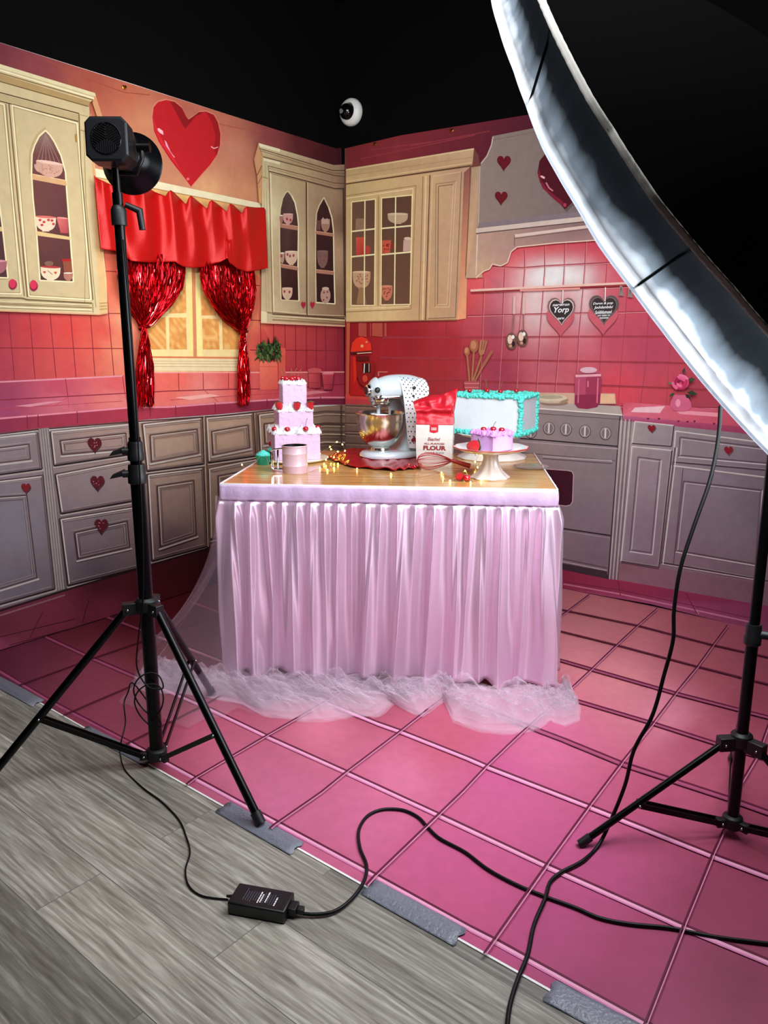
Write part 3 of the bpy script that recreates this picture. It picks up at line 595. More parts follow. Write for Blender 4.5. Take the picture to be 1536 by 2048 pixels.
hl = [((765, 674), (900, 674), (1080, 673), (1242, 672), (1330, 672)), ((760, 714), (900, 717), (1075, 720), (1242, 723), (1330, 724), (1420, 728)), ((760, 757), (900, 759), (1064, 765), (1152, 768), (1320, 774), (1450, 780)), ((935, 631), (1091, 627), (1242, 624), (1300, 622)), ((950, 583), (1091, 579), (1230, 574)), ((985, 533), (1045, 535), (1091, 531), (1214, 525)), ((1040, 810), (1270, 812))]
vl += [((x, 430), (x-4, 640)) for x in (1302, 1348, 1398, 1452)]+[((x, 430), (x-10, 840)) for x in (1508, 1566, 1626)]
hl = [q if q[-1][0] < 1200 else q+((1690, q[-1][1]+(8 if q[-1][1] > 700 else -14)),) for q in hl]+[((1100, 484), (1690, 440))]
for q in vl: t.line(q, 1.6, '#8c2a38' if q[0][0] < 900 else '#a03c4a')
for q in hl: t.line(q, 1.6, '#963444'); t.line([(x, y+2.2) for x, y in q], 1.2, '#dc9090' if q[0][0] > 900 else '#a83c3c')
for q in vl[6:12]: t.line([(x+2, y) for x, y in q], .7, '#d08c90')
for x0, x1 in ((717, 733), (740, 742), (744, 765), (769, 773)): t.fill([(x0, 646), (x1, 646), (x1, 674), (x0, 672)], '#a84a3c')
t.fill([(693, 645), (700, 645), (698, 790), (692, 790)], '#b85440')
t.line([(756, 744), (775, 744)], 1.5, '#d88070'); t.line([(757, 744), (757, 752)], 3, '#c86a60')
# ledge and grey base corner behind the cakes
k = cv.part('printed_counter', br_, 'coral counter printed behind the stand mixer')
k.fill([(691, 788), (760, 788), (900, 800), (900, 815), (691, 812)], '#cc443c'); k.fill([(691, 797), (900, 806), (900, 818), (691, 808)], '#b83c40')
b = cv.part('printed_base_cabinets', br_)
b.wash([(690, 808), (1060, 815), (1060, 1140), (690, 1060)], 16, 10, idw([(700, 820, '#7c5c50'), (700, 900, '#6c5048'), (760, 850, '#806050'), (900, 900, '#705458'), (1050, 1000, '#64484c')]))
for y in (811, 826, 846, 862, 868, 886): b.line([(691, y), (760, y+3)], 1.6, '#4c342e'); b.line([(691, y+3), (760, y+6)], 1.2, '#9c7c68')
# wall cabinet of the right cloth
c = cv.part('printed_wall_cabinet', br_, 'cream wall cabinet with glazed doors printed right of the corner')
fc2 = idw([(700, 380, '#b8a070'), (760, 380, '#c2a676'), (850, 360, '#bf9e74'), (920, 350, '#b08c70'), (700, 600, '#c8ac78'), (760, 635, '#d0b482'), (850, 600, '#b6926a'), (915, 600, '#b08a6c'), (890, 480, '#b29070')])
c.fill([(927, 338), (940, 336), (932, 637), (913, 640)], ['#7c4c44', '#86504a', '#e09a70', '#d8946c'])
c.fill([(692, 367), (945, 330), (928, 345), (920, 556), (913.5, 640), (851, 641), (692, 644)], fc2); c.wash([(692, 367), (928, 336), (914, 640), (692, 644)], 16, 14, fc2)
c.fill([(692, 338), (948, 296), (945, 329), (692, 367)], ['#b09468', '#bc9c78', '#b4906e', '#c4a878']); c.fill([(948, 296), (957, 310), (960, 333), (942, 334), (945, 328)], '#6c3c34')
c.line([(692, 340), (948, 298)], 2, '#d0b88c'); c.line([(692, 352), (946, 314)], 1, '#9c8058'); c.line([(692, 368), (942, 332)], 2.6, '#5c3c28'); c.line([(692, 363), (943, 325)], 1.6, '#cdb284')
c.line([(860, 350), (851, 641)], 2, '#5c3c2a'); c.line([(846, 353), (838, 641)], 1.5, '#86664a'); c.line([(852, 352), (845, 640)], 3, '#d2b68a')
c.line([(692, 392), (832, 371), (822, 618), (692, 624)], 1.6, '#94784e'); c.line([(692, 397), (826, 377), (817, 613), (692, 618)], 2, '#dcc494')
PD = cv.part('printed_door', c, 'plain panelled door'); q = [(872, 368), (912, 363), (898.5, 614), (870, 614)]; PD.frame([(864, 352), (924, 342), (912, 636), (855, 638)], 1, 1.5, '#ccac84', '#7c5c44'); PD.frame(q, 0, 1.6, '#94745a', '#c8a884'); PD.frame(q, 5, 1.6, '#7c5c46', '#c8a884')
for gx in (((703, 404), (751, 398), (749, 611), (702, 611)), ((763, 396), (824.6, 390), (820.5, 609), (761.7, 610))):
    d = cv.part('printed_door', c, 'glazed door with white bars'); d.fill(gx, idw([(710, 420, '#6a4c3a'), (740, 420, '#5c3e30'), (725, 550, '#7c5a42'), (780, 420, '#4c3028'), (790, 500, '#5c3c2c'), (790, 590, '#644634')])); ob = d
    if gx[0][0] < 750:
        d.fill([(712, 437), (728, 437), (729, 459), (711, 460)], '#8a6a54'); d.fill([(712, 475), (729, 474), (729, 510), (712, 511)], ['#c85040', '#c04838', '#9c3028', '#b03c30']); d.ell(735, 500, 6, 9, '#a83c34')
        d.cup(705, 741, 544, 577, '#b89070', '#ccac8c'); d.fill([(718, 575), (728, 575), (733, 608), (713, 608)], '#94704e')
        for i in range(24): d.ell(random.uniform(710, 736), random.uniform(548, 568), 1.2, 1.2, '#8c4c38', n=6)
    else:
        d.cup(775, 816, 428, 447, '#ac9478', '#c0a88c'); d.fill([(763, 481), (782, 480), (780, 506), (764, 507)], '#b8503c'); d.ell(786, 492, 5, 7, '#7c3024'); d.cup(762, 785, 572, 600, '#b86e54', '#cc8c70'); d.fill([(807, 480), (822, 478), (822, 502), (806, 503)], '#b89888'); d.ell(815, 477, 7, 3, '#ccb09c')
        for i in range(16): d.ell(random.uniform(766, 781), random.uniform(577, 593), 1.2, 1.4, '#7c2c24', n=6); d.ell(random.uniform(766, 779), random.uniform(486, 503), 1.4, 1.4, '#7c1c1c', n=6)
    (a0, a1, a2, a3) = gx; d.line([a0, a1, a2, a3, a0], 2.6, '#e4cc98')
    m = lambda u, v: ((a0[0]*(1-u)+a1[0]*u)*(1-v)+(a3[0]*(1-u)+a2[0]*u)*v, (a0[1]*(1-u)+a1[1]*u)*(1-v)+(a3[1]*(1-u)+a2[1]*u)*v)
    bar = cv.part('printed_glazing_bars', d)
    bar.line([m(.56 if a0[0] < 750 else .46, 0), m(.56 if a0[0] < 750 else .46, 1)], 2.4, '#e8d4a4'); bar.line([m(0, .285), m(1, .28)], 3, '#e8d4a4'); bar.line([m(0, .53), m(1, .52)], 3, '#e8d4a4')
c.line([(757, 392), (756, 612)], 1, '#8c7048'); c.line([(692, 644), (851, 641), (914, 640)], 2, '#8c5a40')
# range hood
h = cv.part('printed_range_hood', br_, 'cream range hood with cut-out hearts printed beside the glazed cabinet')
fh = idw([(990, 300, '#84746c'), (1060, 300, '#7c6c66'), (1000, 430, '#7e6c62'), (1100, 420, '#6e5e5c'), (970, 380, '#a08c78'), (1180, 440, '#6c5c5e'), (1400, 300, '#50444a')])
h.fill([(941, 335), (962, 332), (960, 456), (955, 470), (965, 555), (930, 556)], ['#a08468', '#a88c74', '#a48468', '#a48064', '#b89070', '#c49a78']); h.line([(962, 333), (956, 470)], 1.5, '#6c5040'); h.line([(942, 336), (931, 556)], 2, '#7a5440')
h.fill([(986, 272), (1073, 255), (1290, 212), (1700, 125), (1700, 345), (1182, 424), (957, 458), (961, 327), (974, 312), (983, 290)], fh)
h.line([(986, 273), (983, 290), (974, 312), (962, 327)], 2.4, '#b8a89c'); h.line([(960, 332), (957, 452)], 2, '#a8988c'); h.line([(986, 280), (1080, 262)], 1, '#68585a')
h.fill([(957, 446), (1182, 420), (1700, 340), (1700, 352), (1182, 430), (957, 458)], '#786a6e'); h.fill([(952, 457), (1190, 430), (1700, 352), (1700, 362), (1190, 440), (952, 466)], '#c0aca0'); h.line([(952, 467), (1190, 441)], 2, '#54403c')
SK = [(953, 468), (1200, 441), (1700, 362), (1700, 425), (1198, 480), (1110, 486), (1034, 494), (1022, 503.5), (1015, 525), (1001, 532), (985, 528), (979, 538), (968, 542), (958, 550), (952, 556), (930, 556), (948, 500)]
h.fill(SK, idw([(960, 540, '#b89878'), (970, 480, '#ac8c7c'), (1010, 490, '#a47c74'), (1040, 480, '#a07a74'), (1150, 470, '#8e6e6c'), (1200, 450, '#74585a')])); h.line(SK[4:15], 2.2, '#d8b8a4'); h.line([(955, 470), (952, 550)], 2.5, '#cbb29c')
h.fill([(1029, 469), (1200, 447), (1200, 453), (1029, 475)], '#c8b0a4'); h.line([(1029, 470), (1029, 492)], 1.8, '#7c5c54'); h.line([(1029, 477), (1200, 455)], 1.2, '#6c4c48')
for x, y, ww, hh_ in ((1008, 327, 28, 31), (1002.5, 397, 26, 28)): q = cv.part('printed_heart_cutout', h, 'small dark red heart cut-out'); q.heart(x, y, ww, hh_, '#5e0e18'); q.line([(x-ww*.4, y-2), (x, y+hh_*.5)], 1.2, '#3c080e')
q = cv.part('printed_heart', h, 'big glossy burgundy heart half hidden by the softbox'); BH = [(1130, 419), (1118, 405), (1095, 385), (1080, 365), (1075, 345), (1079, 322), (1090, 308), (1105, 302), (1125, 312), (1140, 325), (1155, 308), (1180, 310), (1190, 340), (1180, 370), (1150, 400)]
q.fill([(x+3, y+5) for x, y in BH], '#5c4c4a'); q.fill(BH, '#460a18'); q.fill([(1078, 335), (1083, 362), (1098, 382), (1125, 402), (1132, 416), (1112, 402), (1085, 376), (1076, 352)], '#74142a'); q.fill([(1080, 352), (1084, 351), (1090, 354), (1089, 358), (1084, 356)], '#d8a8b0'); q.line([(1092, 365), (1098, 376), (1106, 382)], 3, '#b86878'); q.ell(1130, 410, 3, 4, '#9c3448')
# rail, signs, ladles
r = cv.part('printed_rail', br_, 'pale hanging rail printed across the backsplash'); r.line([(942, 585), (1256, 570)], 3, '#8c2c30'); r.line([(941, 581), (1256, 566)], 4.5, '#d8b0a0'); r.line([(1040, 581), (1160, 577)], 4, '#d08a80')
def hsign(x, y, w, h_, lines, lab, rim):
    s = cv.part('printed_heart_sign', br_, lab); s.heart(x-2, y+20, w*1.0, h_*1.0, '#b8545e'); s.heart(x, y, w, h_, rim); s.heart(x, y, w*.93, h_*.93, '#4a3a3a'); s.heart(x, y, w*.9, h_*.9, '#c8aca8' if x < 1150 else '#6c5a58'); s.heart(x, y, w*.82, h_*.82, '#332829')
    s.line([(x+2, y-h_*.3), (x+3, y-h_*.75)], 2, '#e8d8d0')
    for tx, dx, dy, tw, th in lines:
        vs, fs = text_shape(tx, .3, .02); L = s.lift(); o = len(s.mb.v)
        for a, b_ in vs: s.mb.v.append(cv.at(x+dx+a*tw, y+dy-b_*th-a*tw*.04, L))
        for f in fs: s.mb.face([o+i for i in f], 0, ink('#e8e0dc'))
hsign(1123, 625, 56, 60, [('Yorp', 0, -4, 30, 15), ('nerwron', -1, -15, 34, 4), ('nerw', -1, 12, 14, 4)], 'chalkboard heart sign printed left of its twin', '#7c6058')
hsign(1208, 621, 60, 62, [('Durcn & pop', -2, -14, 40, 6), ('Jochdumbdui', -1, -6, 38, 7), ('Soldidumusd', -1, 3, 34, 7), ('rrrr nmnn rrr', 0, 10, 25, 3), ('mnmnmn', 0, 15, 18, 3)], 'chalkboard heart sign printed right of its twin', '#5c5252')
for x, y, lab in ((1242, 578, 'grey tassel bell printed on the rail'), (1260, 581, 'grey tassel bell printed at the rail end')):
    s = cv.part('printed_tassel', br_, lab); s.fill([(x-2, y-7), (x+2, y-7), (x+6, y+14), (x-5, y+13)], '#98827c')
    for i in range(4): s.line([(x, y-5), (x-4+3*i, y+13)], .9, '#5c4c4c')
for x0, x1, y1, lab in ((1029, 1023, 682, 'silver ladle printed on the rail, left of the pair'), (1048, 1045, 676, 'silver ladle printed on the rail, right of the pair')):
    s = cv.part('printed_ladle', br_, lab); s.line([(x0, 592), (x0-1, 628)], 5, '#c8a89c'); s.line([(x0-1, 628), (x1+2, 664)], 2.4, '#8c6058'); s.ell(x1, y1, 11, 17, '#6c4a40'); s.ell(x1-3, y1-3, 5, 9, '#d8b8a4'); s.ell(x1+4, y1+6, 3, 6, '#2c1818'); s.ell(x1+3, y1-8, 3, 4, '#f0dcd0'); s.ell(x1-2, y1+10, 3, 3, '#b88870')
# utensils
u = cv.part('printed_utensil_crock', br_, 'striped crock printed on the counter'); u.fill([(928, 762), (959, 762), (957, 790), (931, 790)], '#a84c50'); u.line([(928, 767), (959, 767)], 2, '#c8787a'); u.line([(929, 775), (958, 775)], 2, '#c8787a')
for (hx_, hy, rx, ry, bx, lab) in ((934, 703, 6, 9, 939, 'small wooden spoon printed in the crock'), (948, 692, 9, 13, 944, 'large wooden spoon printed in the crock')):
    s = cv.part('printed_wooden_spoon', br_, lab); s.line([(hx_, hy+5), (bx, 762)], 3.6, '#a06848'); s.ell(hx_, hy, rx, ry, '#9c5c40'); s.ell(hx_-1, hy-2, rx*.6, ry*.65, '#b87c58')
s = cv.part('printed_wooden_fork', br_, 'wooden fork printed in the crock'); s.line([(963, 712), (946, 762)], 3.6, '#a06848'); s.fill([(960, 680), (975, 682), (968, 708), (960, 712), (957, 704)], '#a86c4c'); s.line([(965, 682), (963, 700)], 1.2, '#6c3030'); s.line([(970, 683), (967, 700)], 1.2, '#6c3030')
s = cv.part('printed_spatula', br_, 'wooden spatula printed in the crock'); s.line([(984, 702), (966, 732)], 6, '#9c5c44'); s.line([(966, 732), (950, 762)], 3.6, '#a06848')
# the printed red mixer
s = cv.part('printed_stand_mixer', br_, 'bright red stand mixer printed beside the corner'); R1, R2 = '#d8321e', '#b01c18'
s.fill([(701, 711), (712, 713), (714, 760), (722, 779), (748, 786), (748, 792), (700, 790)], R2); s.fill([(701, 704), (704, 686), (712, 677), (722, 673), (734, 677), (742, 688), (743, 702), (722, 704)], R1); s.ell(724, 692, 3, 3, '#f4a080'); s.ell(733, 684, 2, 2, '#f09070')
s.line([(701, 706), (743, 703)], 4, '#4c2018'); s.line([(714, 707), (743, 705)], 2, '#d8a890'); s.fill([(713, 712), (738, 712), (738, 722), (716, 722)], '#5c1414'); s.fill([(712, 724), (748, 722), (750, 740), (742, 762), (731, 776), (720, 768), (713, 748)], '#8c1816'); s.fill([(724, 727), (741, 727), (741, 746), (726, 746)], '#2c1410'); s.line([(729, 727), (728, 746)], 2, '#e8d0c0'); s.line([(738, 727), (738, 744)], 1.2, '#d8b8a0'); s.ell(730, 757, 5, 7, '#c84434'); s.fill([(706, 713), (711, 714), (713, 755), (708, 770)], '#cc2c20')
# stove
v = cv.part('printed_stove', br_, 'grey range cooker with oven printed right of the table')
fs_ = idw([(1070, 860, '#8c7c78'), (1150, 860, '#847876'), (1230, 870, '#7c7070'), (1100, 910, '#947c7c'), (1200, 930, '#807272'), (1180, 1020, '#7c6870'), (1100, 1080, '#8a6c74'), (1200, 1110, '#74606a')])
v.fill([(1060, 785), (1230, 787), (1232, 808), (1060, 808)], '#c49c84'); v.fill([(1195, 788), (1228, 789), (1231, 806), (1195, 806)], '#d8ac88')
v.fill([(1000, 808), (1120, 806), (1240, 812), (1246, 832), (1090, 818), (1000, 818)], '#a8988e'); v.line([(1060, 817), (1090, 818), (1244, 830)], 3, '#d0c4b8')
v.fill([(1000, 816), (1090, 820), (1245, 833), (1216, 1160), (1000, 1120)], fs_); v.wash([(1040, 818), (1245, 833), (1217, 1145), (1040, 1110)], 12, 12, fs_)
v.line([(1060, 826), (1244, 839)], 1.4, '#5c4c4c'); v.line([(1240, 833), (1216, 1158)], 2.2, '#2a1e22')
v.line([(1040, 877), (1084, 880), (1238, 893)], 2.5, '#241a1e'); v.line([(1040, 883), (1238, 898)], 2, '#a49494')
for x, y in ((1062, 864), (1098, 857), (1132, 859), (1170, 863), (1211, 867)):
    q = cv.part('printed_stove_knob', v, 'round grey control knob'); q.ell(x, y, 12, 13.5, '#4c3c3e'); q.ell(x, y-.5, 10.5, 12, '#9c8c8a'); q.ell(x, y, 8, 9.5, '#74686a'); q.fill([(x-1.6, y-10), (x+2.4, y-10), (x+1.6, y+9), (x-2.4, y+9)], '#c8bcba'); q.line([(x+2.6, y-9), (x+1.8, y+9)], 1, '#3c3032')
v.line([(1040, 905), (1240, 922)], 1.2, '#5c4c50'); v.line([(1085, 913), (1224, 922)], 3, '#a89898'); v.line([(1085, 917), (1224, 927)], 1.5, '#5c484e')
w_ = cv.part('printed_oven_window', v, 'dark oven window'); WQ = [(1080, 937), (1135, 941), (1144, 943), (1147, 950), (1145, 1003), (1141, 1010), (1132, 1012), (1080, 1006)]; w_.fill(WQ, '#3c0f20'); w_.line(WQ, 1.6, '#c09c9c')
v.line([(1100, 1052), (1127, 1057), (1221, 1071)], 2.4, '#2c1c22'); v.line([(1100, 1058), (1220, 1076)], 1.2, '#a08c90'); v.line([(1100, 1112), (1215, 1136)], 1.4, '#584448'); v.line([(1100, 1118), (1214, 1141)], 2, '#b49c9c')
v.fill([(1100, 1122), (1214, 1143), (1216, 1158), (1100, 1135)], '#3c2a32')
s = cv.part('printed_plate_stack', br_, 'stack of pale plates printed on the stove'); s.ell(1108, 806, 28, 5, '#8a7060'); s.ell(1106, 801, 30, 6, '#b8a48c'); s.ell(1104, 796, 30, 7, '#c8b89c'); s.ell(1102, 794, 24, 4, '#a89880'); s.ell(1128, 803, 10, 3, '#9c7c64', rot=-.4)
s = cv.part('printed_jar', br_, 'pink lidded jar printed on the stove'); s.fill([(1152, 752), (1202, 750), (1203, 760), (1200, 806), (1194, 814), (1175, 818), (1156, 816), (1149, 808), (1150, 762)], '#96344e'); s.fill([(1152, 752), (1172, 752), (1170, 817), (1156, 816), (1149, 808), (1150, 762)], '#aa4660'); s.fill([(1150, 790), (1201, 788), (1200, 806), (1194, 814), (1175, 818), (1156, 816), (1149, 808)], '#842844'); s.line([(1158, 758), (1156, 806)], 2.5, '#c06478'); s.line([(1151, 752), (1202, 750)], 5, '#d898a0'); s.line([(1153, 746), (1200, 744)], 4, '#b04c60'); s.ell(1177, 740, 17, 6, '#c8a4ac'); s.line([(1196, 756), (1194, 806)], 2.5, '#cc6c80'); s.line([(1176, 762), (1176, 774)], 2, '#d08090')
# counter right, cabinet run
k = cv.part('printed_counter', br_, 'pink counter printed right of the stove')
k.fill([(1246, 804), (1300, 808), (1480, 822), (1700, 850), (1700, 890), (1480, 855), (1246, 832)], ['#c04a5a', '#d06070', '#bc4454', '#8c3448', '#8c3448', '#b8485c', '#cc6476'])
k.fill([(1270, 815), (1330, 812), (1320, 826), (1262, 824)], '#e8b0b4'); k.fill([(1350, 820), (1440, 826), (1440, 834), (1360, 828)], '#e08c98')
k.fill([(1246, 831), (1480, 853), (1700, 890), (1700, 910), (1480, 868), (1246, 843)], ['#b45a78', '#9c3c58', '#74304a', '#6c2c44', '#8c3450', '#9c4464'])
for x, y in ((1296, 838), (1318, 838), (1357, 843), (1375, 844), (1389, 843), (1428, 848)): k.heart(x, y, 5, 5, '#641c30')
z = cv.part('printed_base_cabinets', br_, 'grey-white base cabinets printed right of the stove')
fz = idw([(1255, 870, '#9c8e88'), (1310, 870, '#908484'), (1400, 890, '#857878'), (1300, 950, '#907c82'), (1250, 1100, '#847880'), (1290, 1080, '#846c76'), (1430, 960, '#80707a'), (1430, 1050, '#7a6a72'), (1400, 1140, '#7c626c'), (1520, 1000, '#6c6068'), (1600, 1000, '#544a54'), (1260, 1150, '#7c5a64'), (1450, 1180, '#6c5258')])
z.wash([(1240, 841), (1480, 866), (1480, 1205), (1217, 1160)], 20, 22, fz); z.wash([(1479, 866), (1700, 905), (1700, 1245), (1479, 1205)], 8, 12, fz)
for i, d in enumerate((2, 6, 10, 14, 18, 22)): z.line([(1241+d, 838), (1217+d*.85, 1162)], 1.6, ('#b8aca4', '#5c5052')[i % 2])
def rdrawer(q, ins, heart=None, nm='printed_drawer'):
    d = cv.part(nm, z); d.frame(q, 0, 2.4, '#c4b8b0', '#443238'); d.frame(q, 2.5, 1, '#9c9090', '#9c9090')
    if ins: d.frame(ins, 0, 2, '#5a464c', '#c4b4b4'); d.frame(ins, 4, 1.6, '#b8a8a8', '#5c484e')
    if heart: x, y, ww = heart; hh = cv.part('printed_heart_knob', d, 'dark red heart knob'); hh.heart(x+1.5, y+2.5, ww, ww, '#584448'); hh.heart(x, y, ww, ww, '#7c121e')
rdrawer([(1270, 843), (1348, 851), (1343, 893), (1264, 887)], None, (1303, 858, 16))
rdrawer([(1264, 893), (1344, 901), (1318, 1135), (1242, 1123)], [(1276, 914), (1323, 920), (1305, 1110), (1259, 1103)], nm='printed_door')
rdrawer([(1351, 862), (1640, 900), (1640, 950), (1346, 924)], [(1360, 874), (1630, 908), (1630, 938), (1357, 914)], (1457, 902, 18))
rdrawer([(1344, 931), (1640, 968), (1640, 1180), (1323, 1125)], [(1367, 962), (1525, 980), (1514, 1132), (1351, 1104)], nm='printed_door')
z.line([(1366, 938), (1347, 1127)], 1.8, '#5c484e'); z.line([(1350, 895), (1322, 1128)], 3, '#5c484e'); z.line([(1354, 895), (1326, 1128)], 2, '#c8bcb4')
z.fill([(1240, 1123), (1318, 1136), (1540, 1165), (1700, 1200), (1700, 1260), (1540, 1215), (1238, 1160)], ['#7c545c', '#805a64', '#7a5c62', '#5c444c', '#4c363e', '#74525c', '#84606a']); z.line([(1243, 1125), (1318, 1138)], 3, '#5a3840'); z.line([(1323, 1128), (1514, 1160)], 2, '#b8a0a4')
s = cv.part('printed_vase', br_, 'round pink vase printed on the right counter'); s.fill([(1348, 790), (1374, 790), (1382, 806), (1383, 815), (1375, 822), (1348, 822), (1340, 814), (1341, 804)], '#c45a78'); s.ell(1356, 806, 5, 8, '#dc88a0')
q = cv.part('printed_rose', s, 'pink rose with dark leaves')
def leaf(x, y, a, l, w, c): q.fill([(x, y), (x+math.cos(a-.5)*l*.5, y+math.sin(a-.5)*l*.5), (x+math.cos(a)*l, y+math.sin(a)*l), (x+math.cos(a+.5)*l*.5, y+math.sin(a+.5)*l*.5)], c)
for x, y, a, l, c in ((1374, 768, -.9, 18, '#24301f'), (1376, 762, -.3, 16, '#36442c'), (1374, 784, .2, 22, '#2a3824'), (1370, 788, .7, 16, '#1f2a1c'), (1350, 786, 2.6, 14, '#34442c'), (1346, 768, 3.4, 12, '#5a6848'), (1366, 748, -1.3, 14, '#4c3030')): leaf(x, y, a, l, 6, c)
random.seed(31)
def petal(cx, cy, r, a, sp, c): q.fill([(cx, cy)]+[(cx+r*math.cos(a+sp*k_/6)*1.0, cy+r*math.sin(a+sp*k_/6)*.9) for k_ in range(-6, 7)], c)
for r, n_, cs_ in ((19, 5, ('#c43a62', '#a82a50', '#d85c80', '#b83458', '#e07894')), (14.5, 4, ('#d04a72', '#8e1c40', '#dc6488', '#b02c54')), (10, 4, ('#a01e46', '#d8547c', '#b83058', '#e0708e')), (6, 3, ('#8c1438', '#cc4068', '#741030'))):
    for k_ in range(n_): petal(1361+random.uniform(-1, 1), 765+random.uniform(-1, 1), r*random.uniform(.88, 1.05), 6.283*k_/n_+r, 3.4/n_, cs_[k_])
fl = cv.part('printed_floor_strip', br_)
fl.fill([(1100, 1134), (1216, 1158), (1238, 1160), (1540, 1213), (1700, 1258), (1700, 1304), (1497, 1256), (1300, 1208), (1170, 1185), (1100, 1170)], ['#84203c', '#8c2c48', '#a84060', '#7c2c4c', '#582038', '#6c3048', '#8c4460', '#94486a', '#a84c6c', '#8c2c48'])
fl.wash([(690, 1050), (1102, 1134), (1102, 1171), (690, 1083)], 6, 2, idw([(700, 1060, '#4c1420'), (1100, 1150, '#84203c')]))
fl.line([(1127, 1163), (1240, 1180), (1380, 1210), (1500, 1236)], 1.6, '#6c2038'); fl.line([(1127, 1168), (1240, 1188), (1380, 1218), (1500, 1244)], 3, '#b87088')
fl.line([(1236, 1163), (1241, 1190)], 2, '#6c2038'); fl.line([(1372, 1187), (1393, 1226)], 2, '#6c2038'); fl.line([(1394, 1222), (1398, 1228)], 1, '#c890a0')
cv.finish()

# ============================================================ FLOOR MAT
mt = thing('floor_mat', 'printed pink tile floor mat spread under the table and taped at its edge', 'mat', (.3, 3.0, 0))
KPR = 1.06
ZM = Vector((0, 0, .003)); UP = Vector((0, 0, 1))
class FloorCanvas(Canvas): pass
e0, e1 = onz(80, 1408), onz(1100, 1985); ed = (e1-e0).normalized()
A_ = e0-ed*1.2; B_ = e0+ed*5.2
def hit(p, d, q, e):   # crossing of two floor lines
    D = d.x*e.y-d.y*e.x; t_ = ((q.x-p.x)*e.y-(q.y-p.y)*e.x)/D; return Vector((p.x+d.x*t_, p.y+d.y*t_, 0))
L0 = hit(A_, ed, CORNER+NL*.03, UL); OUT = [L0, B_, B_+Vector((.8, 1.0, 0)), CORNER+UR*5.6+NR*.05, CORNER+NL*.02+NR*.02]
OUT = [L0, B_, hit(B_, -UL, CORNER+NR*.02, UR), CORNER+NL*.02+NR*.02]
mb = MB(); mb.v = [p+UP*.0 for p in OUT]+[Vector((p.x, p.y, .0028)) for p in OUT]
for f in [(3,2,1,0),(4,5,6,7),(0,1,5,4),(1,2,6,5),(2,3,7,6),(3,0,4,7)]: mb.face(f, 0, ink('#e8e4e0'))
obj('mat_base', mb, M_MAT, mt, world=True, smooth=False)
cv = Canvas(ZM, UP, M_MAT)
g = cv.part('printed_tiles', mt)
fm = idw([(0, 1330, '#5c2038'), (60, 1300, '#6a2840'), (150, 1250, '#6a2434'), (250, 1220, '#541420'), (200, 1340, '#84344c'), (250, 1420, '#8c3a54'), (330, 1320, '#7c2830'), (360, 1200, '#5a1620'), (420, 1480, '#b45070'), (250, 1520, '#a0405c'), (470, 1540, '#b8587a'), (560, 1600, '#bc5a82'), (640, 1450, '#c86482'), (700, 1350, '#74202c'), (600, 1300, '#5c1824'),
           (740, 1640, '#c05a84'), (800, 1560, '#c86488'), (860, 1720, '#b84c7c'), (1000, 1560, '#b84c80'), (1000, 1640, '#b84c7c'), (1100, 1480, '#c05a84'), (1150, 1300, '#d87c8c'), (1180, 1220, '#cc7480'), (1250, 1270, '#c86c7c'), (1250, 1350, '#d47888'), (1380, 1310, '#b05868'), (1330, 1420, '#d07490'), (1450, 1350, '#a84c60'), (1500, 1400, '#983e54'), (1400, 1500, '#a84864'), (1300, 1600, '#a84468'), (1130, 1700, '#b04878'),  # back-right inks lightened to stand in for light missing there
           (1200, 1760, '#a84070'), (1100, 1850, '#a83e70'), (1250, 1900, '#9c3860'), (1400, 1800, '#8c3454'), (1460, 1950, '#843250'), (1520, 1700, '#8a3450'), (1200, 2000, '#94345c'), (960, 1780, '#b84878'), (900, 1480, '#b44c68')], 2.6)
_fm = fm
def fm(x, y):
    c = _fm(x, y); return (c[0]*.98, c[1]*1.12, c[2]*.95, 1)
# the tint of the tiles, laid in floor coordinates
q0 = [(x+y_, z_) for x, y_, z_ in ()]
def tint(px): return fm(*px)
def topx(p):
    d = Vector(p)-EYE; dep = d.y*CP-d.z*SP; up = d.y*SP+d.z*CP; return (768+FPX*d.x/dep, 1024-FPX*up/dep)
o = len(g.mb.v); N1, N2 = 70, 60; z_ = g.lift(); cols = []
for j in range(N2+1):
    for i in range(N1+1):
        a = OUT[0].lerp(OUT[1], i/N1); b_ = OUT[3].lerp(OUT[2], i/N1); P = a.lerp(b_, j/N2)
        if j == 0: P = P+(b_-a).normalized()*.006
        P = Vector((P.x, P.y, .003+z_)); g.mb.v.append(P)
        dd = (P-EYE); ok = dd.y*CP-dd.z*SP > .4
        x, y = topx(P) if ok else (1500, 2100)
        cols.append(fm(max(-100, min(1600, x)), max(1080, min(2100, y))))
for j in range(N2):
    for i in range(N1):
        a = j*(N1+1)+i; tq = (a, a+1, a+N1+2, a+N1+1); g.mb.face([o+k_ for k_ in tq], 0, [cols[k_] for k_ in tq])
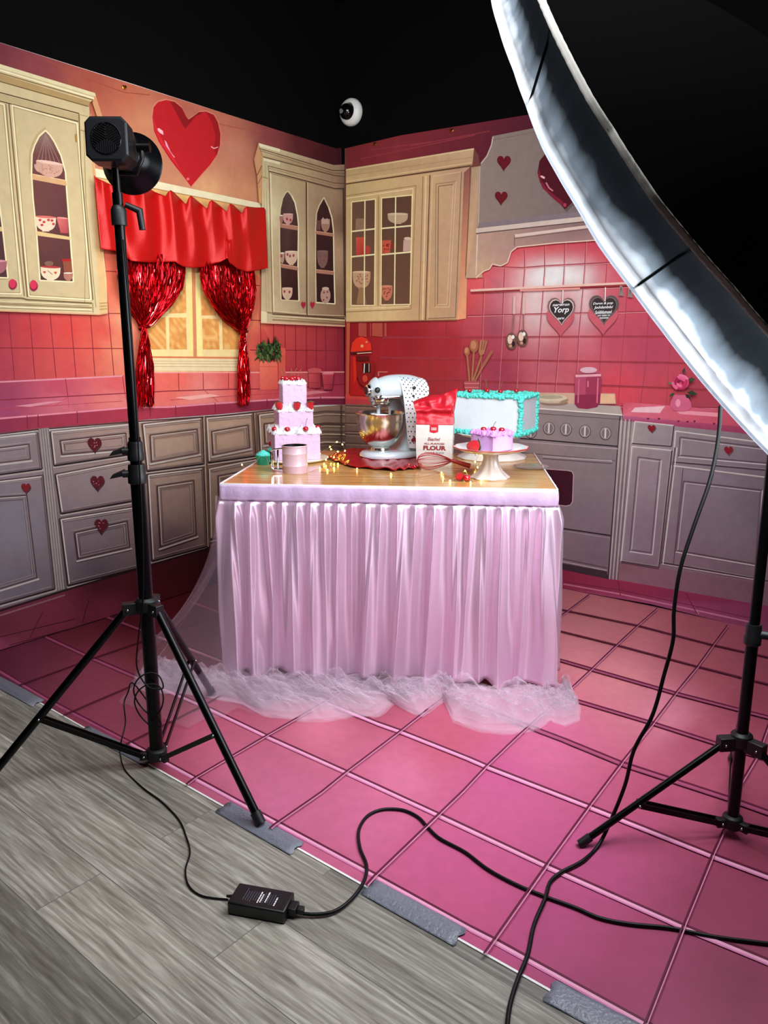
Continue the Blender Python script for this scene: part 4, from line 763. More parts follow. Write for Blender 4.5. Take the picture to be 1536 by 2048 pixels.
fam_a = [[(-60, 1306), (0, 1340), (102, 1400.6), (259, 1482.6), (390, 1553.7), (547, 1639), (746, 1746), (940, 1853), (989, 1878), (1291, 2044), (1420, 2112)],
         [(91, 1271), (186, 1315), (270, 1351), (423, 1417), (533, 1470), (693, 1542), (877, 1627), (1092, 1728), (1366, 1850), (1536, 1920), (1700, 1990)],
         [(213, 1231), (284, 1258), (560, 1365), (754, 1444), (800, 1460), (936, 1514), (973, 1530), (1178, 1610), (1424, 1708), (1536, 1750), (1700, 1812)],
         [(380, 1200), (700, 1320), (950, 1410), (1130, 1478), (1242.5, 1524), (1463, 1596), (1536, 1622), (1700, 1680)],
         [(500, 1200), (900, 1330), (1137, 1395), (1306, 1445), (1453, 1492), (1536, 1517), (1700, 1566)],
         [(600, 1175), (900, 1262), (1130, 1321.6), (1183, 1337), (1351, 1385), (1536, 1433), (1700, 1478)],
         [(620, 1130), (900, 1203), (1130, 1265), (1232, 1290), (1394, 1333), (1536, 1369), (1700, 1412)],
         [(640, 1096), (900, 1160), (1130, 1221), (1274, 1251), (1425, 1290), (1536, 1315), (1700, 1356)]]
fam_b = [[(38, 1370), (179, 1318.5), (290, 1280), (420, 1235)], [(126, 1430), (259, 1373), (400, 1318)], [(251, 1488), (401, 1413), (480, 1370)], [(372, 1568), (390, 1554), (533, 1470), (608, 1427), (720, 1360)],
         [(539, 1656), (547, 1649), (641, 1584), (693, 1542), (800, 1461), (860, 1414), (960, 1340), (1130, 1225), (1179, 1188)], [(731, 1770), (746, 1753), (877, 1627), (926, 1580), (973, 1530), (1036, 1470), (1132, 1385), (1183, 1337), (1232, 1290), (1274, 1251), (1314.5, 1216)],
         [(967, 1907), (1092, 1728), (1178, 1610), (1242.5, 1524), (1306, 1445), (1351, 1385), (1394, 1333), (1425, 1290), (1455, 1250)], [(1286, 2052), (1291, 2042), (1366, 1850), (1424, 1708), (1452, 1647), (1463, 1596), (1514, 1510), (1536, 1448), (1560, 1380)]]
gl = cv.part('printed_grout', mt)
def widths(pts, k):   # line width in px follows the distance
    R = []
    for i in range(len(pts)-1): R.append((pts[i], pts[i+1], k*(.55+.9*((pts[i][1]+pts[i+1][1])/2-1150)/800)))
    return R
for n_, q in enumerate(fam_a):
    for a, b_, w_ in widths(q, 4.4): gl.line([(a[0], a[1]-w_*.25), (b_[0], b_[1]-w_*.25)], w_*.9, '#5c1430')
    if n_ < 6:
        for a, b_, w_ in widths(q, 4.4 if n_ < 4 else 3):
            m_ = 1 if n_ < 3 and a[0] > 250 else .4
            gl.line([(a[0], a[1]+w_*.75), (b_[0], b_[1]+w_*.75)], w_*1.0, '#dc9ab4' if m_ == 1 else '#a04c6c'); gl.line([(a[0], a[1]+w_*1.5), (b_[0], b_[1]+w_*1.5)], w_*.6, '#c8709a' if m_ == 1 else '#8c3c58')
for n_, q in enumerate(fam_b):
    for a, b_, w_ in widths(q, 3.8): gl.line([a, b_], w_*.75, '#541028')
    if n_ > 2:
        for a, b_, w_ in widths(q, 3.8): gl.line([(a[0]+w_*1.0, a[1]+w_*.3), (b_[0]+w_*1.0, b_[1]+w_*.3)], w_*.5, '#cc7ca0')
cv.finish()
# strips of grey cloth tape holding the mat edge
M_TAPE = mat('grey_cloth_tape', '#72747f', .35, spec=.6, noise=.08, nscale=80, bump=.4, bscale=120)
def tape(px0, px1, w0, w1, lab):
    a, b_ = onz(*px0), onz(*px1); d = (b_-a).normalized(); n_ = Vector((-d.y, d.x, 0)); mb = MB(); L = (b_-a).length; N = 14
    def fn(u, v):
        P = a+d*(L*u)+n_*(w0+(w1-w0)*v); e = .004*math.sin(v*40+u*3)*(1 if u in (0, 1) else 0)
        zz = .0056 if v > .3 else .0012+.0044*max(0, (v-.2)/.1)
        return P+d*e+UP*(zz+.0016*abs(math.sin(u*9+v*4)))
    mb.grid(N, 9, fn); o_ = obj('tape_strip', mb, M_TAPE, solid=.0004, origin=(a+b_)/2)
    tag(o_, lab, 'tape', 'grey tape strips along the mat edge')
tape((445, 1616), (594, 1700), -.028, .03, 'grey tape strip under the tripod foot')
tape((737, 1776), (920, 1878), -.03, .03, 'longest grey tape strip, beside the black cable')
tape((1098, 1984), (1300, 2092), -.03, .032, 'bright grey tape strip at the bottom edge, right of the cable')
tape((-120, 1298), (80, 1407), -.035, .02, 'dark grey tape strip at the far left floor')
tape((168, 1459), (300, 1528), -.02, .02, 'grey tape strip half under the lamp stand brace')
# ============================================================ REAL FABRIC ON THE LEFT WALL
def lw(x, y, off): return onplane(x, y, CORNER+NL*(CLOTH+off), NL)
def lerp_path(P, u):
    u = max(0, min(1, u))*(len(P)-1); i = min(int(u), len(P)-2); t_ = u-i
    return (P[i][0]*(1-t_)+P[i+1][0]*t_, P[i][1]*(1-t_)+P[i+1][1]*t_)
def xpath(P, x):
    for i in range(len(P)-1):
        if P[i][0] <= x <= P[i+1][0]: return P[i][1]+(P[i+1][1]-P[i][1])*(x-P[i][0])/(P[i+1][0]-P[i][0])
    return P[0][1] if x < P[0][0] else P[-1][1]
M_VAL = mat('red_sparkle_satin', '#c80e0c', .36, metal=.2, spec=.5, noise=.3, nscale=300, bump=.25, bscale=420)
vt = [(188, 350), (192, 355), (228, 372), (250, 379), (270, 382), (276, 378), (282, 371), (290, 372), (310, 384), (331, 392), (336, 384), (341, 380), (348, 385), (372, 409), (377, 396), (381, 391), (387, 395), (414, 418), (418, 404), (423, 400), (430, 404), (454, 424), (457, 412), (460, 407), (467, 410), (484, 427), (489, 416), (494, 413), (512, 415), (528, 415), (531, 420)]
vb = [(202, 498), (215, 500), (236, 502), (262, 522), (300, 525), (335, 524), (350, 524), (366, 533), (385, 536), (405, 534), (440, 524), (456, 516), (458, 524), (475, 538), (495, 544), (515, 541), (536, 536)]
ridges = [(232, 258), (286, 300), (341, 352), (381, 392), (423, 428), (460, 470), (494, 500), (205, 218)]
def valance(u, v):
    xt = 188+(531-188)*u; xb = 202+(536-202)*u; yt = xpath(vt, xt); yb = xpath(vb, xb)
    x = xt*(1-v)+xb*v; y = yt*(1-v)+yb*v
    d = 0
    for rt, rb in ridges:
        c = rt*(1-v)+(rb+4)*v; wd_ = 13+9*v; d += math.exp(-abs((x-c)/wd_)**1.6)*(.05*(1-.5*v))
    d += .010*math.sin(x*.11+v*2.2)*v+.012*mnoise.noise(Vector((x*.03+v*1.2, v*1.5, 2)))
    d += .018*v*math.sin(x*.07+1)
    if 452 < x < 462 and v > .6: d += .012
    return lw(x, y, .045+d+.02*v)
mb = MB(); mb.grid(190, 34, valance)
o_ = obj('window_valance', mb, M_VAL, solid=.0015, sharp=0); tag(o_, 'sparkling red satin valance bunched over the top of the printed window', 'valance')
M_TIN = mat('red_foil_tinsel', '#e01220', .24, metal=1.0, noise=.3, nscale=40)
M_TIN2 = mat('dark_red_foil', '#a00c18', .3, metal=.8)
M_TIN3 = mat('bright_foil', '#ff5a5a', .1, metal=1.0)
def tinsel(name_label, top0, top1, knot, tail0, tail1, seed, bulge):
    random.seed(seed); root = thing('tinsel_curtain', name_label, 'curtain', tuple(lw(knot[0], knot[1], .05)), group=None)
    mb = MB()
    def strip(pts, w, mi):
        o = len(mb.v); n_ = len(pts)
        ang = random.uniform(0, 6.28); rate = random.uniform(-.9, .9)
        for i, p in enumerate(pts):
            t_ = (pts[min(i+1, n_-1)]-pts[max(i-1, 0)]).normalized(); a = t_.cross(NL).normalized(); b_ = NL
            an = ang+rate*i+random.uniform(-.3, .3); s_ = (a*math.cos(an)+b_*math.sin(an))*w/2; mb.v += [p-s_, p+s_]
        for i in range(n_-1): mb.face((o+2*i, o+2*i+1, o+2*i+3, o+2*i+2), mi)
    for k_ in range(470):
        u = random.random(); d0 = random.uniform(.005, .06)
        x0 = top0[0]+(top1[0]-top0[0])*u; y0 = top0[1]+(top1[1]-top0[1])*u-12
        kx = knot[0]+random.uniform(-6, 6); ky = knot[1]+random.uniform(-4, 4); pts = []
        stray = random.random() < .03
        for i in range(15):
            s_ = i/14; f_ = s_**2.3
            x = x0*(1-f_)+kx*f_+bulge*math.sin(PI*s_)*(u-.5)*.25; y = y0*(1-s_)+ky*s_+random.uniform(-1, 1)
            x += random.uniform(-1.3, 1.3)
            if stray: y += 14*math.sin(PI*s_)*f_
            pts.append(lw(x, y, d0*(1-.5*f_)+.01+.02*math.sin(PI*s_)))
        strip(pts, random.uniform(.0025, .006), random.choices((0, 1, 2), (.55, .33, .12))[0])
    for k_ in range(230):
        u = random.random(); x1 = tail0[0]+(tail1[0]-tail0[0])*u; y1 = tail0[1]+(tail1[1]-tail0[1])*u+random.uniform(-22, 6); pts = []
        d0 = random.uniform(.004, .05)
        for i in range(12):
            s_ = i/11; f_ = min(1, s_*1.8)**.8
            x = (knot[0]+random.uniform(-5, 5))*(1-f_)+(x1*s_+(knot[0]+(u-.5)*(tail1[0]-tail0[0]))*(1-s_))*f_; y = knot[1]*(1-s_)+y1*s_
            pts.append(lw(x+random.uniform(-1, 1), y, d0+.01))
        strip(pts, random.uniform(.0025, .006), random.choices((0, 1, 2), (.55, .33, .12))[0])
    obj('tinsel_strands', mb, [M_TIN, M_TIN2, M_TIN3], root, world=True, smooth=False, kind='stuff', label='hanging red foil strands')
    mk = MB(); cen = lw(knot[0], knot[1], .035); ax = Vector((0, 0, 1)).cross(NL).normalized()
    ring = [cen+ax*.024*math.cos(a*PI/10)+NL*.026*math.sin(a*PI/10)+Vector((0, 0, .002*math.sin(a))) for a in range(20)]
    mk.tube(ring, .006, 8, closed=True)
    obj('tie_band', mk, M_TIN2, root, world=True, label='foil band tying the strands together')
tinsel('red tinsel curtain behind the lamp pole, left side of the window', (238, 505), (368, 528), (289, 654), (272, 815), (308, 808), 11, 60)
tinsel('red tinsel curtain right of the window, beside the potted plant', (402, 528), (507, 545), (486, 663), (476, 808), (500, 805), 12, 60)
# brass push pins, security camera
M_BRASS = mat('brass', '#d8a040', .3, metal=1)
for (x, y, n_, P0, lab) in ((247, 175, NL, PL, 'brass push pin above the lamp head'), (752, 288, NR, PR, 'brass push pin right of the room corner'), (905, 261, NR, PR, 'dull push pin above the printed cabinet')):
    mb = MB(); c_ = onplane(x, y, P0+n_*.004, n_); q = n_.to_track_quat('Z', 'Y').to_matrix().to_4x4()
    mb.lathe([(.008, 0), (.009, .003), (.004, .005), (.004, .011), (.007, .014), (.006, .017), (0, .017)], 12, M=Matrix.Translation(c_) @ q)
    tag(obj('push_pin', mb, M_BRASS, origin=c_), lab, 'push pin')
c_ = onplane(706, 226, CORNER, NR); ax = (NR+Vector((-.25, 0, -.12))).normalized(); q = Matrix.Translation(c_) @ NR.to_track_quat('Z', 'Y').to_matrix().to_4x4()
sc_ = thing('security_camera', 'white round security camera with black eye on the black wall above the corner', 'security camera', tuple(c_))
M_WPL = mat('white_plastic', '#f2f0ea', .35); M_BPL = mat('black_gloss_plastic', '#060607', .08, spec=.7); M_BLK = mat('black_plastic', '#0c0c0d', .45)
mb = MB(); mb.lathe([(.074, 0), (.078, .012), (.076, .03), (.066, .046), (.05, .052), (.046, .046), (.046, .03)], 36, M=q)
obj('housing', mb, M_WPL, sc_, world=True)
mb = MB(); qq = Matrix.Translation(c_+NR*.034+Vector((-.012, 0, 0))) @ ax.to_track_quat('Z', 'Y').to_matrix().to_4x4(); mb.ball((0, 0, 0), .047, n=24, m=16, M=qq); mb.v = [v for v in mb.v]
obj('camera_eye', mb, M_BPL, sc_, world=True)
mb = MB(); mb.lathe([(.012, .044), (.014, .05), (.008, .051), (0, .049)], 20, M=qq)
obj('lens', mb, mat('lens_glass', '#c8d0dc', .1, metal=.6), sc_, world=True)
# real lamp mains? the emissive sources of the set live in their own builders below
# ============================================================ TABLE
TZ = .81
FL, FR = onz(443, 967, TZ), onz(1113, 979, TZ)
EX = (FR-FL).normalized(); EYV = Vector((-EX.y, EX.x, 0)); TW = (FR-FL).length; TD = .93
TROT = math.atan2(EX.y, EX.x)
TC = FL+EX*TW/2+EYV*TD/2
def T(u, v, z=TZ): p = FL+EX*u+EYV*v; return Vector((p.x, p.y, z))
table = thing('display_table', 'wood-topped display table with a pink satin skirt, loaded with cakes', 'table', (TC.x, TC.y, 0), TROT)
def wood_top():
    m = bpy.data.materials.new('oak_laminate'); m.use_nodes = True; nt = m.node_tree; p = nt.nodes['Principled BSDF']; L = nt.links
    tc = nt.nodes.new('ShaderNodeTexCoord'); mp = nt.nodes.new('ShaderNodeMapping'); mp.inputs['Scale'].default_value = (2.5, 38, 5); L.new(tc.outputs['Object'], mp.inputs[0])
    n = nt.nodes.new('ShaderNodeTexNoise'); n.inputs['Scale'].default_value = 1.4; n.inputs['Detail'].default_value = 6; n.inputs['Distortion'].default_value = .6; L.new(mp.outputs[0], n.inputs['Vector'])
    cr = nt.nodes.new('ShaderNodeValToRGB'); cr.color_ramp.elements[0].position = .3; cr.color_ramp.elements[0].color = srgb('#b07c3c'); cr.color_ramp.elements[1].position = .7; cr.color_ramp.elements[1].color = srgb('#dcb070')
    L.new(n.outputs['Fac'], cr.inputs[0]); L.new(cr.outputs[0], p.inputs['Base Color']); p.inputs['Roughness'].default_value = .16; p.inputs['Coat Weight'].default_value = .3; p.inputs['Coat Roughness'].default_value = .1
    return m
M_WHITE = mat('white_paint', '#efe9ea', .4); M_STEELLEG = mat('grey_steel', '#6c6e72', .35, metal=.8)
mb = MB(); mb.box((-TW/2, -TD/2, TZ-.022), (TW/2, TD/2, TZ)); obj('table_top', mb, wood_top(), table, bevel=.002)
mb = MB()
for lo, hi in (((-TW/2-.006, -TD/2-.006, TZ-.03), (TW/2+.006, -TD/2, TZ+.002)), ((-TW/2-.006, -TD/2, TZ-.03), (-TW/2, TD/2, TZ+.003)), ((TW/2, -TD/2, TZ-.03), (TW/2+.006, TD/2, TZ+.003))): mb.box(lo, hi)
obj('edge_trim', mb, M_WHITE, table, bevel=.001, label='white edging strip')
for sx in (-1, 1):
    for sy in (-1, 1):
        mb = MB(); mb.tube([(sx*(TW/2-.09), sy*(TD/2-.09), 0.003), (sx*(TW/2-.09), sy*(TD/2-.09), TZ-.022)], .016, 12); obj('leg', mb, M_STEELLEG, table)
def satin(name, col, rough, metal):
    m = mat(name, col, rough, metal=metal, spec=.5, sheen=.15, noise=.05, nscale=300, bump=.05, bscale=500); return m
M_SATIN = satin('pink_satin', '#f2d0e6', .34, .66)
M_SATIN.node_tree.nodes['Principled BSDF'].inputs['Anisotropic'].default_value = .85
M_SATIN.node_tree.nodes['Principled BSDF'].inputs['Anisotropic Rotation'].default_value = .25; M_BAND = mat('pink_satin_band', '#d4b4d6', .45, metal=.15, bump=.2, bscale=40)
band = MB()
BH_ = .062
def rim(s):   # left side, front, right side; s in metres from the back left corner, outward normal
    if s < TD: return Vector((-TW/2, TD/2-s, 0)), Vector((-1, 0, 0))
    if s < TD+TW: return Vector((-TW/2+s-TD, -TD/2, 0)), Vector((0, -1, 0))
    return Vector((TW/2, -TD/2+s-TD-TW, 0)), Vector((1, 0, 0))
ST = 2*TD+TW
def softn(s):  # normals rounded at the corners
    a, na = rim(max(0, s-.03)); b_, nb = rim(min(ST-1e-4, s+.03)); return (na+nb).normalized()
def bandf(u, v):
    s = u*(ST-1e-4); P, _ = rim(s); n_ = softn(s)
    return P+n_*(.008+.004*math.sin(v*PI)+.0012*math.sin(s*31+v*3)+.001*math.sin(s*77))+Vector((0, 0, TZ-.003-BH_*v))
band.grid(420, 9, bandf); obj('skirt_band', band, M_BAND, table, solid=.002, sharp=0, label='flat pink waistband of the skirt')
random.seed(5)
ph = [random.uniform(0, 6.28) for _ in range(40)]
def ridgew(x, k_):   # soft-peaked pleat wave
    return (1-abs(math.sin(x)))**1.3*2-.75 if k_ else math.sin(x)
def skirt(u, v):
    s = u*(ST-1e-4); P, _ = rim(s); n_ = softn(s); t_ = Vector((-n_.y, n_.x, 0))
    ww = s+.012*math.sin(s*5.1+1)+.02*v*math.sin(s*3.7+2)
    fine = ridgew(ww*54+.8*math.sin(s*9), 1)
    wide = .9*ridgew(ww*33+.9*math.sin(s*6.3), 1)+.7*math.sin(ww*47+1.4*math.sin(s*7.3)+v)+.5*math.sin(ww*19+2.0+v*.8)
    a = .014*(1-v)**1.1*min(1, v*9+.2)+.003; b_ = .040*v**.6
    d = .008+a*(fine+.5)+b_*(wide*.62+.25)+.012*v+.004*v*math.sin(s*90+v*9)
    dz = .012*math.sin(s*17+.5)*v+.008*math.sin(s*39)*v
    z = TZ-BH_-.004-(TZ-BH_-.045)*v
    return P+n_*d+t_*(.012*v*math.sin(s*52+v*2))+Vector((0, 0, z+dz*v+.02*v*(0 if True else 0)))
sk = MB(); sk.grid(900, 44, skirt); obj('satin_skirt', sk, M_SATIN, table, solid=.0008, sharp=0, label='gathered pale pink satin skirt')
def tulle_mat(name, alpha, col='#f0d2e4'):
    m = bpy.data.materials.new(name); m.use_nodes = True; nt = m.node_tree; L = nt.links; nt.nodes.remove(nt.nodes['Principled BSDF']); out = nt.nodes['Material Output']
    tr = nt.nodes.new('ShaderNodeBsdfTransparent'); df = nt.nodes.new('ShaderNodeBsdfDiffuse'); tl = nt.nodes.new('ShaderNodeBsdfTranslucent'); df.inputs[0].default_value = srgb(col); tl.inputs[0].default_value = srgb(col)
    mx = nt.nodes.new('ShaderNodeMixShader'); mx.inputs[0].default_value = .35; L.new(df.outputs[0], mx.inputs[1]); L.new(tl.outputs[0], mx.inputs[2])
    lw_ = nt.nodes.new('ShaderNodeLayerWeight'); lw_.inputs['Blend'].default_value = .35
    mr = nt.nodes.new('ShaderNodeMapRange'); mr.inputs[3].default_value = alpha; mr.inputs[4].default_value = min(1, alpha*3.2); L.new(lw_.outputs['Facing'], mr.inputs[0])
    m2 = nt.nodes.new('ShaderNodeMixShader'); L.new(mr.outputs[0], m2.inputs[0]); L.new(tr.outputs[0], m2.inputs[1]); L.new(mx.outputs[0], m2.inputs[2]); L.new(m2.outputs[0], out.inputs[0])
    return m
M_TULLE = tulle_mat('pink_tulle', .10)
# sheer overlay that flares out at the left of the table
tu = thing('tulle_overlay', 'sheer pink tulle flaring from the table and pooling on the tiles', 'tulle', (TC.x, TC.y, 0), TROT)
def flare(u, v):
    s = TD*.72+u*(TD*.28+.62*TW); P, _ = rim(s); n_ = softn(s); k_ = max(0, 1-abs(s-TD+.02)/.55)
    left = 1 if s < TD else max(0, 1-(s-TD)/.5)
    d = .03+.02*v+(.10+.30*left)*v**2.1*(.55+.45*left)+.014*math.sin(s*38+v*2)*min(1, v*3)*(.4+v)+.012*math.sin(s*71+3*v)*v
    z = (TZ-BH_*.9)*(1-v)+.01+.012*abs(math.sin(s*33))*v
    t_ = Vector((-n_.y, n_.x, 0))
    return P+n_*d*1.0+t_*(-.06*v*v*left)+Vector((0, 0, z))
t1 = MB(); t1.grid(200, 40, flare); obj('tulle_panel', t1, M_TULLE, tu, sharp=0)
M_TUL2 = tulle_mat('pink_tulle_gathered', .13, '#f8e0ee')
I_TC = chain(table).inverted()
outer = [onz(x, y, 0) for x, y in ((262, 1375), (300, 1392), (360, 1392), (400, 1398), (480, 1412), (530, 1438), (600, 1448), (660, 1448), (710, 1438), (760, 1440), (790, 1412), (820, 1430), (846, 1440), (872, 1420), (888, 1408), (905, 1448), (960, 1470), (1020, 1474), (1075, 1466), (1100, 1448), (1130, 1458), (1160, 1446), (1162, 1418), (1140, 1385))]
inner = [onz(x, y, 0) for x, y in ((330, 1330), (400, 1345), (450, 1352), (520, 1356), (600, 1360), (700, 1362), (800, 1365), (900, 1370), (1000, 1378), (1080, 1384), (1118, 1386), (1120, 1378))]
def pl3(P, u):
    u = max(0, min(.99999, u))*(len(P)-1); i = int(u); return P[i].lerp(P[i+1], u-i)
def puddle(seed, hk, sc):
    def f(u, v):
        a, b_ = pl3(inner, u), pl3(outer, u); vv = v*sc
        uw = u+.012*math.sin(v*6+seed+u*30); p = a.lerp(b_, vv)+((b_-a).normalized()*.03*math.sin(u*55+seed)*v*(1-v)*2)
        n1 = mnoise.noise(Vector((u*22+seed, vv*3.2, seed))); n2 = mnoise.noise(Vector((uw*34, v*3+seed, 2.0)))
        h_ = hk*math.sin(PI*min(1, v*1.05+.02))**.7*(.35+.5*abs(n1)*2.2)+.018*abs(n2)*(1-v*.5)
        rg = lambda a_, b__, c_: (1-abs(mnoise.noise(Vector((a_, b__, c_)))*2.2))
        wx = mnoise.noise(Vector((u*9, v*2, seed+5)))*1.6
        h_ += (.022*max(0, rg(u*26+wx*2, v*3.5+wx, seed))**2+.012*max(0, rg(u*58+wx*3, v*6-wx*2, seed+3))**2)*math.sin(PI*min(1, v*.97+.03))
        return Vector((p.x, p.y, .006+max(0, h_)))
    return f
for sd, hk, sc in ((1.3, .05, 1.0), (4.1, .035, .93), (7.7, .065, .8), (2.2, .02, .97)):
    mb = MB(); mb.grid(420, 34, puddle(sd, hk, sc)); obj('tulle_gather', mb, M_TUL2, tu, world=True, sharp=0, label='crumpled tulle hem on the floor')
for q0_, q1_, q2_ in (((560, 1365), (520, 1410), (640, 1445)), ((840, 1370), (890, 1405), (850, 1438)), ((905, 1372), (930, 1400), (1000, 1440)), ((1000, 1380), (1010, 1420), (905, 1445)), ((640, 1362), (600, 1400), (720, 1436)), ((760, 1366), (745, 1400), (800, 1412))):
    pass
# ============================================================ THINGS ON THE TABLE
def tp(x, y, z=TZ): return onz(x, y, z)
M_PINKCAKE = mat('lilac_pink_icing', '#d4b2d6', .55, noise=.05, nscale=60, bump=.5, bscale=55, sss=.05)
M_WHITEICE = mat('white_icing', '#e0dee2', .5, bump=.5, bscale=90)
M_TEALICE = mat('teal_icing', '#58dccc', .5, noise=.12, nscale=90, bump=.5, bscale=110)
M_LILACICE = mat('lilac_icing', '#d690dc', .5, noise=.08, nscale=90, bump=.4, bscale=110)
M_CHERRY = mat('glossy_cherry', '#b00a20', .08, spec=.7, coat=.6); M_STEM = mat('cherry_stem', '#7c5434', .6)
M_STRAW = mat('strawberry_skin', '#cc1420', .28, spec=.6, noise=.2, nscale=200, bump=.8, bscale=420); M_LEAF = mat('strawberry_leaf', '#4e7c2a', .55, noise=.3, nscale=60)
M_BOARD = mat('silver_cake_board', '#f0ead8', .25, metal=.2); M_STEEL = mat('brushed_steel', '#c8c4bc', .2, metal=1, noise=.06, nscale=8)
M_CHROME = mat('chrome', '#d8dade', .08, metal=1); M_ENAMEL = mat('white_enamel', '#c4ced4', .18, spec=.6, coat=.5); M_PORC = mat('white_porcelain', '#dcd2cc', .2, coat=.4)
M_DARK = mat('dark_rubber', '#141416', .4)

cherry0 = None
def cherry(loc, label, cat='cherry', r=.0132, rot=0.0, group=None, lean=(.01, .0), up=.034):
    global cherry0
    t_ = thing('cherry', label, 'cherry', tuple(loc), rot, group)
    mb = MB(); n, m = 16, 10; o = 0
    for i in range(m+1):
        th = PI*i/m; rr = r*math.sin(th); z = r*.92*math.cos(th)-(.18*r*math.exp(-(rr/(r*.35))**2) if i < m/2 else 0)
        for k_ in range(n): mb.v.append(Vector((rr*math.cos(2*PI*k_/n), rr*math.sin(2*PI*k_/n), z+r*.9)))
    for i in range(m):
        for k_ in range(n): mb.face((i*n+k_, (i+1)*n+k_, (i+1)*n+(k_+1) % n, i*n+(k_+1) % n))
    obj('fruit', mb, M_CHERRY, t_)
    if up:
        mb = MB(); mb.tube([(lean[0]*(k_/6)**1.8, lean[1]*(k_/6)**1.8, r*1.65+up*k_/6) for k_ in range(7)], [.0012]*6+[.0018], 6); obj('stem', mb, M_STEM, t_)
    return t_
def strawberry(loc, label, tiltv=(0, -1, -.3), r=.017, L=.036, group=None):
    """tiltv: where the tip points"""
    t_ = thing('strawberry', label, 'strawberry', tuple(loc), 0, group); d = Vector(tiltv).normalized(); M = d.to_track_quat('Z', 'Y').to_matrix().to_4x4()
    mb = MB(); mb.lathe([(0, -L*.5), (r*.6, -L*.49), (r*.95, -L*.36), (r, -L*.18), (r*.88, L*.08), (r*.62, L*.3), (r*.3, L*.45), (0, L*.5)], 18, M=M, cap=False); obj('fruit', mb, M_STRAW, t_)
    mb = MB()
    for k_ in range(7):
        a = 2*PI*k_/7+random.uniform(-.2, .2); c, s = math.cos(a), math.sin(a); R = r*random.uniform(1.0, 1.35)
        P = [(.1*R*-s, .1*R*c, -L*.5), (.55*R*c-.28*R*s, .55*R*s+.28*R*c, -L*.52), (R*c, R*s, -L*.42), (.55*R*c+.28*R*s, .55*R*s-.28*R*c, -L*.52), (.1*R*s, -.1*R*c, -L*.5)]
        o = len(mb.v); mb.v += [M @ Vector(p) for p in P]; mb.v += [M @ (Vector(p)+Vector((0, 0, -.0012))) for p in P]
        mb.face([o+i for i in range(5)]); mb.face([o+5+i for i in range(5)][::-1])
        for i in range(5): mb.face((o+i, o+(i+1) % 5, o+5+(i+1) % 5, o+5+i))
    mb.tube([M @ Vector((0, 0, -L*.5)), M @ Vector((.003, 0, -L*.72))], .0014, 6); obj('leaves', mb, M_LEAF, t_)
    return t_
def swirls(mb, pts, r, mi=0, h=1.0, n=8):
    """piped stars and curls"""
    for p in pts:
        p = Vector(p); q = r*random.uniform(.8, 1.2); a0 = random.uniform(0, 6.28); dx, dy = random.uniform(-.4, .4)*q, random.uniform(-.4, .4)*q
        prof = [(q, 0), (q*1.02, q*.35*h), (q*.7, q*.8*h), (q*.34, q*1.15*h), (0, q*1.5*h)]
        mb.lathe(prof, 12, mi, M=Matrix.Translation(p+Vector((dx, dy, -.001))) @ Matrix.Rotation(a0, 4, 'Z') @ Matrix.Rotation(random.uniform(-.4, .4), 4, 'X'), flute=lambda a, z: 1+.2*math.cos(6*a+z*160), cap=False)
def along(P, step):
    R = []
    for i in range(len(P)-1):
        a, b_ = Vector(P[i]), Vector(P[i+1]); n = max(1, int((b_-a).length/step))
        R += [a.lerp(b_, k_/n) for k_ in range(n)]
    return R
def rbox_tier(w, d, h, z0, wob=.002, seg=26):
    """icing-covered block with rough spatula sides"""
    mb = MB(); P = []
    per = [(-w/2, -d/2), (w/2, -d/2), (w/2, d/2), (-w/2, d/2)]; pts = []
    for i in range(4):
        a, b_ = Vector(per[i]), Vector(per[(i+1) % 4])
        for k_ in range(seg): pts.append(a.lerp(b_, k_/seg))
    n = len(pts); NZ = 8
    for j in range(NZ+1):
        z = z0+h*j/NZ
        for i, p in enumerate(pts):
            nn = p.normalized(); q = wob*(mnoise.noise(Vector((p.x*90, p.y*90, z*18)))+.7*mnoise.noise(Vector((p.x*260, p.y*260, z*30)))); mb.v.append(Vector((p.x+nn.x*q, p.y+nn.y*q, z)))
    for j in range(NZ):
        for i in range(n): mb.face((j*n+i, j*n+(i+1) % n, (j+1)*n+(i+1) % n, (j+1)*n+i))
    mb.face([NZ*n+i for i in range(n)]); mb.face(list(range(n))[::-1]); return mb

# ---- three-tier cake
random.seed(21)
base = tp(597, 921, TZ+.012); cc = base+Vector((-.03, .10, 0)); CR = math.radians(16)
bd = thing('cake_board', 'pale round board under the three-tier cake', 'cake board', (cc.x, cc.y, TZ), CR)
mb = MB(); mb.lathe([(.085, 0), (.15, .004), (.158, .011), (.15, .013), (0, .012)], 48); obj('plate', mb, M_BOARD, bd)
cake = thing('tiered_cake', 'square three-tier pink cake with white piping, left end of the table', 'cake', (cc.x, cc.y, TZ+.013), CR)
W1, H1, W2, H2, W3, H3 = .205, .118, .155, .098, .108, .118
obj('bottom_tier', rbox_tier(W1, W1, H1, 0), M_PINKCAKE, cake, bevel=.003); obj('middle_tier', rbox_tier(W2, W2, H2, H1), M_PINKCAKE, cake, bevel=.003); obj('top_tier', rbox_tier(W3, W3, H3, H1+H2), M_PINKCAKE, cake, bevel=.003)
